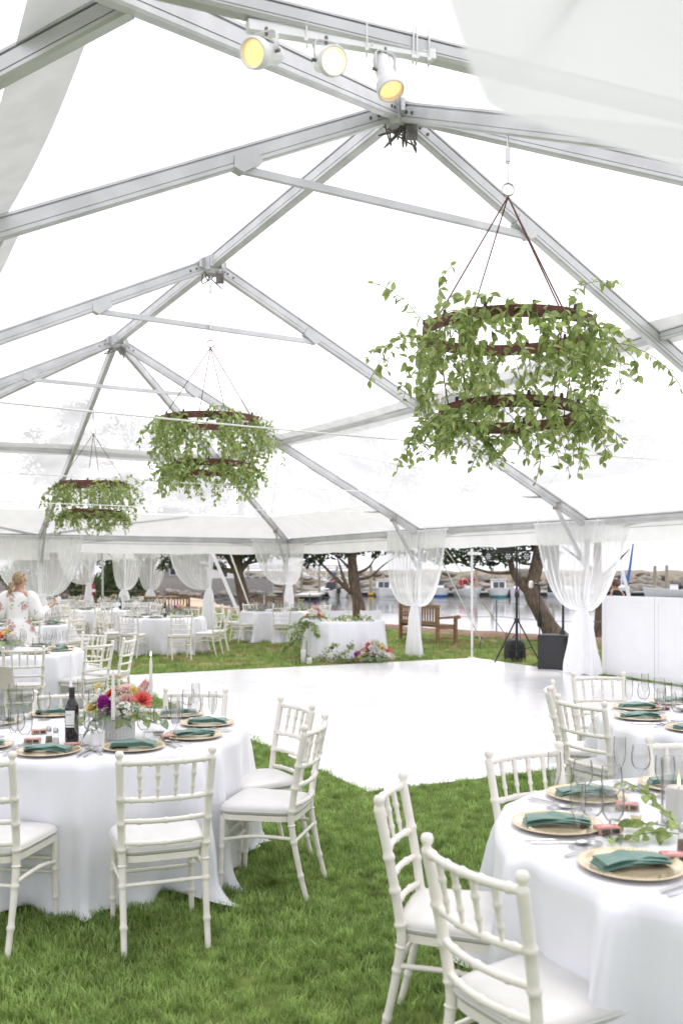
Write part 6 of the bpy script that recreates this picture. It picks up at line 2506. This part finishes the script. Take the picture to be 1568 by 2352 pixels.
m.box((-.05, 0, 2.13), (.98, .04, .035))
obj('cross_bar', m.mesh('cross_bar', M['black'], smooth=False), ls)
m = MB()
m.prism([(-.42, -.05, 2.10), (-.18, -.05, 2.10), (-.25, -.05, 2.19), (-.36, -.05, 2.19)], (0, .1, 0))
obj('power_box', m.mesh('power_box', M['black'], smooth=False), ls)
for i, (xx, yaw) in enumerate(((-.50, -.75), (-.17, -.15), (.16, .05), (.44, .35))):
    Mr = Matrix.Rotation(yaw, 3, 'Z')
    m = MB()
    pr_ = []
    for k in range(16):
        a = 2 * PI * k / 16
        c_, s_ = math.cos(a), math.sin(a)
        pr_.append(Mr @ V((math.copysign(abs(c_) ** .35, c_) * .078, -.07, math.copysign(abs(s_) ** .35, s_) * .078)) + V((xx, -.03, 2.02)))
    m.prism(pr_, Mr @ V((0, .09, 0)))
    hd = obj('lamp_head', m.mesh('lamp_head', M['black'], smooth=False), ls)
    for k in range(7):
        rr_ = 0 if k == 6 else .043
        a = k * PI / 3
        c = Mr @ V((rr_ * math.cos(a), -.071, rr_ * math.sin(a))) + V((xx, -.03, 2.02))
        m = MB()
        m.tube([c, c + Mr @ V((0, -.006, 0))], [.0165, .014], 10)
        obj('led_lens', m.mesh('led_lens', M['led']), hd)
    m = MB()
    m.tube([V((xx - .09, -.02, 2.03)), V((xx - .09, -.01, 2.12)), V((xx + .09, -.01, 2.12)), V((xx + .09, -.02, 2.03))], .007, 6)
    obj('yoke', m.mesh('yoke', M['black']), hd)
m = MB()
m.tube(smooth_path([(.03, -.02, 2.1), (.05, -.03, 1.6), (.035, -.03, 1.1), (.06, -.03, .5), (.05, .02, .02)], 30), .006, 5)
obj('cable', m.mesh('cable', M['black']), ls)

bp_ = thing('equipment_bag', 'small round-topped black equipment backpack on the grass under the light stand', 'bag', (3.36, 17.75, 0))
m = MB()


def packf(a, b):
    th = 2 * PI * a
    w = .21 * (1 - .28 * b ** 3)
    dome = math.sqrt(max(0, 1 - max(0, (b - .72) / .28) ** 2))
    return V((math.copysign(abs(math.cos(th)) ** .6, math.cos(th)) * w * max(.05, dome), math.copysign(abs(math.sin(th)) ** .6, math.sin(th)) * .13 * max(.05, dome), .46 * b))


m.grid(packf, 28, 14, closed_u=True)
obj('bag_body', m.mesh('bag_body', M['cab'], angle=60), bp_)
m = MB()
m.box((0, -.145, .17), (.26, .05, .22))
obj('front_pocket', m.mesh('front_pocket', M['dark_cloth'], smooth=False), bp_)
m = MB()
m.tube(smooth_path([(-.05, 0, .44), (0, 0, .5), (.05, 0, .44)], 8), .01, 6)
obj('handle', m.mesh('handle', M['black']), bp_)

sw_ = thing('subwoofer', 'black subwoofer cabinet with fabric grille standing by the floor edge', 'speaker', (3.78, 16.15, 0), rad(-24))
m = MB()
m.box((0, 0, .32), (.52, .56, .60))
obj('cabinet', m.mesh('cabinet', M['cab'], smooth=False), sw_)
m = MB()
m.box((-.02, -.29, .32), (.46, .03, .56))
gr_ = obj('grille', m.mesh('grille', M['grille'], smooth=False), sw_)
for xx in (-.19, .17):
    m = MB()
    m.box((xx, -.307, .32), (.012, .008, .50))
    obj('grille_rib', m.mesh('grille_rib', M['black'], smooth=False), gr_)
m = MB()
m.lathe([(.06, .62), (.05, .66), (.03, .70), (.02, .72)], 12, c=(.1, .1, 0))
obj('pole_socket', m.mesh('pole_socket', M['black']), sw_)
cs = thing('column_speaker', 'slim black column loudspeaker on a pole above the subwoofer', 'speaker', (3.92, 16.2, .62))
m = MB()
m.tube([(0, 0, .06), (0, 0, .72)], .022, 10)
m.tube([(0, 0, .6), (0, 0, 1.0)], .016, 10)
obj('pole', m.mesh('pole', M['black']), cs)
m = MB()
m.box((-.17, .02, 1.22), (.17, .17, .95))
cb_ = obj('speaker_box', m.mesh('speaker_box', M['cab'], smooth=False), cs)
m = MB()
m.box((-.17, -.07, 1.22), (.15, .012, .90))
obj('speaker_grille', m.mesh('speaker_grille', M['grille'], smooth=False), cb_)
ms = thing('fan_stand', 'thin black stand with a small white disc head and hanging grey pouch', 'stand', (3.58, 16.55, 0))
m = MB()
m.tube([(0, 0, .02), (0, 0, 1.40)], .012, 8)
m.tube(smooth_path([(0, 0, 1.38), (-.01, 0, 1.46), (-.05, 0, 1.50), (-.10, 0, 1.50)], 8), .022, 8)
obj('pole', m.mesh('pole', M['black']), ms)
m = MB()
Mx_ = Matrix.Rotation(rad(62), 3, 'Z') @ Matrix.Rotation(rad(90), 3, 'X')
m.lathe([(.001, -.03), (.06, -.028), (.072, 0), (.06, .028), (.001, .03)], 18, c=(-.16, -.02, 1.50), m=Mx_)
obj('disc_head', m.mesh('disc_head', M['candle']), ms)
m = MB()
m.lathe([(.001, .72), (.04, .74), (.048, .80), (.03, .93), (.012, 1.03)], 10)
obj('pouch', m.mesh('pouch', M['dark_cloth']), ms)
m = MB()
for a in (0, 2.1, 4.2):
    m.tube([(0, 0, .1), (.2 * math.cos(a), .2 * math.sin(a), .012)], .009, 6)
obj('foot', m.mesh('foot', M['black']), ms)

wp = thing('tent_side_pole', 'thin white aluminium pole standing between bench and light stand', 'pole', (2.62, 18.4, 0))
m = MB()
m.tube([(0, 0, 0), (0, 0, 1.0)], .022, 10)
m.tube([(0, 0, .98), (0, 0, 2.2)], .025, 10)
obj('pole', m.mesh('pole', M['cable']), wp)
m = MB()
m.box((0, 0, .006), (.14, .14, .012))
obj('base_plate', m.mesh('base_plate', M['cable'], smooth=False), wp)
m = MB()
m.box((.03, 0, 2.1), (.22, .1, .06))
obj('top_bracket', m.mesh('top_bracket', M['cable'], smooth=False), wp)

# white folding screen panels
sc_ = thing('folding_screen', 'white framed folding screen panels standing along the dance floor edge', 'screen', (4.33, 15.15, 0))
dirp = V((2.32, -4.83, 0)).normalized()
nrp = V((dirp.y, -dirp.x, 0))
pw = 1.13
for k in range(4):
    a = dirp * (k * pw) + nrp * -(.05 if k % 2 else 0)
    b = dirp * ((k + 1) * pw - .012) + nrp * -(0 if k % 2 else .05)
    t_ = (b - a).normalized()
    n_ = V((t_.y, -t_.x, 0)) * .02
    m = MB()
    m.prism([a + V((0, 0, .04)) - n_, b + V((0, 0, .04)) - n_, b + V((0, 0, .04)) + n_, a + V((0, 0, .04)) + n_], (0, 0, 1.29))
    pn = obj('panel', m.mesh('panel', M['panel'], smooth=False), sc_)
    L_ = (b - a).length
    for (s0, s1, z0, z1) in ((0, .075, .04, 1.335), (L_ - .075, L_, .04, 1.335), (.075, L_ - .075, 1.25, 1.335), (.075, L_ - .075, .04, .14)):
        for sg in (-1, 1):
            m = MB()
            o_ = n_ * sg * 1.02
            e_ = n_ * sg * .45
            m.prism([a + t_ * s0 + V((0, 0, z0)) + o_, a + t_ * s1 + V((0, 0, z0)) + o_, a + t_ * s1 + V((0, 0, z1)) + o_, a + t_ * s0 + V((0, 0, z1)) + o_], e_)
            obj('frame_rail', m.mesh('frame_rail', M['panel'], smooth=False), pn)

# ------------------------------------------------------------------ teak benches
def bench(label, x, y, rz, w=1.75):
    t = thing('park_bench', label, 'bench', (x, y, 0), rz, 'teak benches facing the water')
    # local: the sitter faces +Y; the back is at y = 0
    def bx(c, s, nm, par=t, mm=None):
        m = MB()
        m.box(c, s, m=mm)
        return obj(nm, m.mesh(nm, M['teak'], smooth=False), par)
    for sx in (-1, 1):
        bx((sx * (w / 2 - .035), 0, .47), (.07, .07, .94), 'back_post')
        bx((sx * (w / 2 - .035), .52, .31), (.07, .07, .62), 'front_leg')
        m = MB()
        m.prism([(sx * (w / 2 - .035) - .04, -.02, .60), (sx * (w / 2 - .035) - .04, .50, .62), (sx * (w / 2 - .035) - .04, .62, .60), (sx * (w / 2 - .035) - .04, .66, .64), (sx * (w / 2 - .035) - .04, .60, .69), (sx * (w / 2 - .035) - .04, .45, .665), (sx * (w / 2 - .035) - .04, -.02, .655)], (.08, 0, 0))
        obj('arm_rest', m.mesh('arm_rest', M['teak'], smooth=False), t)
        bx((sx * (w / 2 - .035), .26, .14), (.04, .46, .05), 'side_stretcher')
        bx((sx * (w / 2 - .035), .26, .40), (.05, .46, .07), 'side_rail')
    bx((0, 0, .89), (w - .14, .045, .09), 'top_rail')
    bx((0, 0, .50), (w - .14, .045, .07), 'lower_rail')
    bx((-w / 4 - .02, 0, .72), (w / 2 - .14, .03, .04), 'mid_rail')
    bx((0, .52, .39), (w - .14, .04, .08), 'front_rail')
    n_ = 14
    for k in range(n_):
        bx((-w / 2 + .07 + (w - .14) * (k + .5) / n_, 0, .69), (.045, .022, .32), 'back_slat')
    for k in range(6):
        bx((0, .04 + k * .095, .445), (w - .05, .08, .022), 'seat_slat')
    return t


bench('long teak park bench in front of the water behind the tied curtain', 1.9, 22.6, rad(-62))
bench('teak park bench behind the rear tent corner curtain', -5.75, 30.2, rad(12), 1.5)
bench('teak park bench seen under the corner curtain beside the thick cedar', -2.1, 29.0, rad(0), 1.45)

# rope fence along the bank
rf = thing('rope_fence', 'low two-strand rope fence with thin stakes along the bank', 'fence', (2, 26, 0))
stk = [V((9.5, 21.3, 0)), V((6.9, 23.2, 0)), V((4.4, 26, 0)), V((2.5, 28.3, 0)), V((.6, 31.2, 0)), V((-1.2, 34.5, 0)), V((-4.2, 40, 0)), V((-8.5, 44, 0)), V((-14, 46.5, 0))]
for i, p in enumerate(stk):
    m = MB()
    m.tube([p - V((2, 26, .2)), p - V((2, 26, -.95))], .018, 6)
    obj('stake', m.mesh('stake', M['alu_dark']), rf)
    if i:
        for z in (.88, .48):
            a, b = stk[i - 1] + V((0, 0, z)), p + V((0, 0, z))
            m = MB()
            m.tube([a.lerp(b, k / 10) - V((2, 26, .06 * math.sin(PI * k / 10))) for k in range(11)], .008, 5)
            obj('rope', m.mesh('rope', M['rope']), rf)

fe = thing('fire_extinguisher', 'red fire extinguisher with white label hung on the rear tent leg', 'extinguisher', (-8.08, 29.85, .95))
obj('cylinder', lathe_mesh('cylinder', [(.001, 0), (.07, .01), (.08, .03), (.08, .40), (.05, .46), (.025, .48), (.001, .48)], 'extinguisher', 16), fe)
obj('label_band', lathe_mesh('label_band', [(.081, .14), (.081, .26)], 'paper', 16), fe)
m = MB()
m.tube([(0, 0, .47), (0, 0, .53)], .02, 8)
m.box((.04, 0, .55), (.13, .03, .03))
m.tube(smooth_path([(.03, 0, .5), (.12, -.02, .42), (.1, -.03, .2)], 8), .012, 6)
obj('valve', m.mesh('valve', M['black']), fe)
fe.location.z = .98
fe.scale = (.72, .72, .8)


# ------------------------------------------------------------------ people
def skin_body(name, joints, edges, mat, parent, root=0):
    me = bpy.data.meshes.new(name)
    me.from_pydata([j[0] for j in joints], edges, [])
    me.materials.append(mat)
    o = obj(name, me, parent)
    sk = o.modifiers.new('skin', 'SKIN')
    sk.use_smooth_shade = True
    lay = me.skin_vertices[0] if me.skin_vertices else None
    if lay is None:
        with bpy.context.temp_override(object=o, active_object=o):
            bpy.ops.mesh.customdata_skin_add()
        lay = me.skin_vertices[0]
    for i, j in enumerate(joints):
        r = j[1]
        lay.data[i].radius = r if hasattr(r, '__len__') else (r, r)
        lay.data[i].use_root = (i == root)
    sb_ = o.modifiers.new('subdivision', 'SUBSURF')
    sb_.levels = 2
    sb_.render_levels = 2
    return o


def hand(B, E, w, d, out, side):
    """five fingers rooted at wrist w, palm along d; out: palm-normal"""
    J, Ed = B, E
    base = len(J)
    lat = d.cross(out).normalized() * side
    J.append((w + d * .05, (.034, .018)))
    Ed.append((base - 1, base))
    pk = base
    for k in range(4):
        o = (k - 1.5) * .019
        L_ = (.078, .088, .082, .066)[k]
        p0 = w + d * .085 + lat * o
        p1 = p0 + d * L_ * .45 + out * .012
        p2 = p1 + d * L_ * .25 + out * .030
        i = len(J)
        J.extend([(p0, (.0095, .0095)), (p1, (.0088, .0088)), (p2, (.0075, .0075))])
        Ed.extend([(pk, i), (i, i + 1), (i + 1, i + 2)])
    i = len(J)
    p0 = w + d * .035 + lat * -.034
    J.extend([(p0, (.011, .011)), (p0 + d * .035 + lat * -.018 + out * .015, (.0095, .0095)), (p0 + d * .062 + lat * -.012 + out * .03, (.008, .008))])
    Ed.extend([(pk, i), (i, i + 1), (i + 1, i + 2)])


def person(label, loc, rz, h, cloth, hairm, pose, hairdo):
    t = thing('person', label, 'person', loc, rz)
    s = h / 1.70
    # facing +Y locally
    J, E = [], []

    def j(p, r, par=None):
        J.append((V(p) * s, r if hasattr(r, '__len__') else (r * s, r * s)))
        if par is not None:
            E.append((par, len(J) - 1))
        return len(J) - 1
    pel = j((0, 0, .92), (.145, .105))
    wai = j((0, .01, 1.08), (.12, .095), pel)
    che = j((0, .0, 1.26), (.145, .11), wai)
    upc = j((0, -.01, 1.38), (.12, .085), che)
    nek = j((0, -.005, 1.455), .052, upc)
    hd0 = j((pose['turn'][0] * .02, .012, 1.53), (.066, .072), nek)
    hd1 = j((pose['turn'][0] * .03, .012, 1.61), (.078, .092), hd0)
    hd2 = j((pose['turn'][0] * .03, .0, 1.675), (.052, .062), hd1)
    # nose and chin hint
    fx, fy = pose['face']
    j((fx * .10 + .02 * pose['turn'][0], fy * .105 + .01, 1.575), .014, hd1)
    for side in (-1, 1):
        th = j((side * .10, 0, .84), .088, pel)
        kn = j((side * .11, .01, .48), .058, th)
        an = j((side * .11, -.02, .09), .038, kn)
        j((side * .12, .12, .035), (.04, .028), an)
        sh = j((side * .165, -.01, 1.385), .058, upc)
        el, wr = pose['arms'][side]
        e_ = j(el, .042, sh)
        w_ = j(wr, .029, e_)
        d = (V(wr) - V(el)).normalized()
        hand(J, E, V(wr) * s, d, pose['palm'][side], side)
    skin_body('body', J, E, M['skin'], t)
    # clothing: torso and skirt as one shell, sleeves with cuffs
    m = MB()
    rows = cloth['rows']
    n = 36

    def shell(a, b):
        k = b * (len(rows) - 1)
        i = min(int(k), len(rows) - 2)
        f = k - i
        z, rx, ry, oy = [rows[i][c] * (1 - f) + rows[i + 1][c] * f for c in range(4)]
        th = 2 * PI * a
        fo_ = 1 + cloth['fold'] * (1 if z < 1.0 else .35) * math.sin(th * 11 + 2 * math.sin(z * 7)) + .02 * math.sin(th * 5 + z * 9)
        return V((rx * math.cos(th) * fo_, oy + ry * math.sin(th) * fo_, z)) * s
    m.grid(shell, n, len(rows) * 4, closed_u=True)
    for side in (-1, 1):
        el, wr = pose['arms'][side]
        sh = V((side * .155, -.01, 1.40))
        P = smooth_path([sh + V((-side * .03, 0, -.01)), sh + V((side * .02, 0, -.03)), sh.lerp(V(el), .5), V(el), V(el).lerp(V(wr), .45), V(el).lerp(V(wr), .80)], 16)
        R_ = [cloth['sleeve'] * (.75 + .55 * math.sin(PI * min(1, i / 12)) + .06 * math.sin(i * 2.1)) if i < 14 else cloth['sleeve'] * .62 for i in range(16)]
        m.tube([p * s for p in P], [r * s for r in R_], 14)
    obj('dress' if cloth['mat'] == 'floral' else 'clothes', m.mesh('clothes', M[cloth['mat']], angle=180), t)
    # hair cap with strand grooves
    m = MB()
    c = V((.03 * pose['turn'][0], -.008, 1.605)) * s

    def hair(a, b):
        th = 2 * PI * a
        ph = PI * .5 * b * 1.36
        d = V((math.cos(th) * math.sin(ph), math.sin(th) * math.sin(ph), math.cos(ph)))
        f = fx * d.x + fy * d.y
        low = d.z
        r = .108 + .004 * math.sin(th * 26) + .008 * noise.noise(d * 4)
        if f > .25 and low < .55:       # leave the face free
            r = .082
        return c + V((d.x * r * .88, d.y * r * 1.02, d.z * r * 1.02)) * s
    m.grid(hair, 60, 18, closed_u=True)
    hr = obj('hair', m.mesh('hair', M[hairm], angle=180), t)
    hairdo(m, hr, c, s, t)
    # ears
    m = MB()
    perp = V((fy, -fx, 0))
    for sg in (-1, 1):
        m.lathe([(.001, -.03), (.014, -.015), (.017, .008), (.012, .028), (.001, .034)], 8, c=c + (perp * sg * .088 + V((fx * .01, fy * .01, -.03))) * s)
    obj('ear', m.mesh('ear', M['skin']), t)
    for sg in (-1, 1):
        m = MB()
        m.lathe([(.001, -.011), (.009, 0), (.001, .011)], 8, c=c + (V((fx, fy, 0)) * .088 + perp * sg * .032 + V((0, 0, -.012))) * s)
        obj('eye', m.mesh('eye', M['ink']), t)
    m = MB()
    m.box(c + (V((fx, fy, 0)) * .088 + V((0, 0, -.075))) * s, (.045, .045, .01))
    obj('mouth', m.mesh('mouth', M['pink']), t)
    return t


def ponytail(m_, hr, c, s, t):
    m = MB()
    P = smooth_path([c + V((-.05, -.080, -.05)) * s, c + V((-.080, -.115, -.075)) * s, c + V((-.095, -.12, -.13)) * s, c + V((-.10, -.10, -.21)) * s], 14)
    m.tube(P, [(.016 + .024 * math.sin(PI * min(1, .15 + i / 15)) + .004 * math.sin(i * 1.9)) * s for i in range(14)], 12)
    obj('ponytail', m.mesh('ponytail', M['hair_blond']), hr)


def bun(m_, hr, c, s, t):
    m = MB()
    m.lathe([(.001, -.05), (.04, -.035), (.052, 0), (.04, .036), (.001, .05)], 14, c=c + V((.0, -.10, -.03)) * s)
    obj('hair_bun', m.mesh('hair_bun', M['hair_brown']), hr)


# woman seen from behind, head turned to her right, right forearm raised holding a slip of paper
wpose = {'turn': (.5, 0), 'face': (.80, .60), 'arms': {-1: ((-.25, .02, 1.12), (-.18, .22, 1.08)), 1: ((.27, .02, 1.10), (.38, .20, 1.22))}, 'palm': {-1: V((0, 0, 1)), 1: V((-.4, .1, .9))}}
wcl = {'mat': 'floral', 'fold': .05, 'sleeve': .07,
       'rows': [(1.455, .07, .065, -.01), (1.42, .125, .085, -.01), (1.36, .165, .115, -.01), (1.25, .17, .125, 0), (1.12, .16, .12, .01), (1.06, .155, .12, .01), (.98, .185, .15, 0), (.85, .22, .18, 0), (.6, .27, .22, 0), (.35, .31, .26, 0)]}
wm_ = person('woman in a white floral dress with a blond ponytail standing with her back turned', (-4.55, 12.9, 0), rad(4), 1.71, wcl, 'hair_blond', wpose, ponytail)
m = MB()
m.box((0, 0, 0), (.05, .004, .07))
tag(obj('paper_slip', m.mesh('paper_slip', M['paper'], smooth=False), None, (-4.55 + .47, 12.9 + .33, 1.33), .4), 'small white paper slip held in the hand of the floral-dress woman', 'paper')
ppose = {'turn': (-.2, 0), 'face': (-.3, .95), 'arms': {-1: ((-.24, .05, 1.10), (-.12, .24, 1.05)), 1: ((.24, .05, 1.10), (.12, .24, 1.05))}, 'palm': {-1: V((0, 0, 1)), 1: V((0, 0, 1))}}
pcl = {'mat': 'dark_cloth', 'fold': .02, 'sleeve': .065, 'rows': [(1.455, .07, .065, -.01), (1.42, .12, .085, -.01), (1.36, .16, .11, -.01), (1.25, .165, .12, 0), (1.1, .15, .115, .01), (.98, .17, .13, 0), (.86, .19, .14, 0), (.5, .18, .14, 0), (.12, .17, .13, 0)]}
person('brown-haired person in dark clothes whose head shows above the white folding screen', (5.45, 18.2, 0), rad(8), 1.60, pcl, 'hair_brown', ppose, bun)

m = MB()
m.prism([(-.03, 0, 0), (.03, 0, 0), (-.11, 0, .55), (-.17, 0, .55)], (0, .03, 0))
tag(obj('screen_strut', m.mesh('screen_strut', M['panel'], smooth=False), None, (5.05, 16.0, 1.2)), 'slanting white wooden strut behind the folding screen beside the brown-haired head', 'strut')
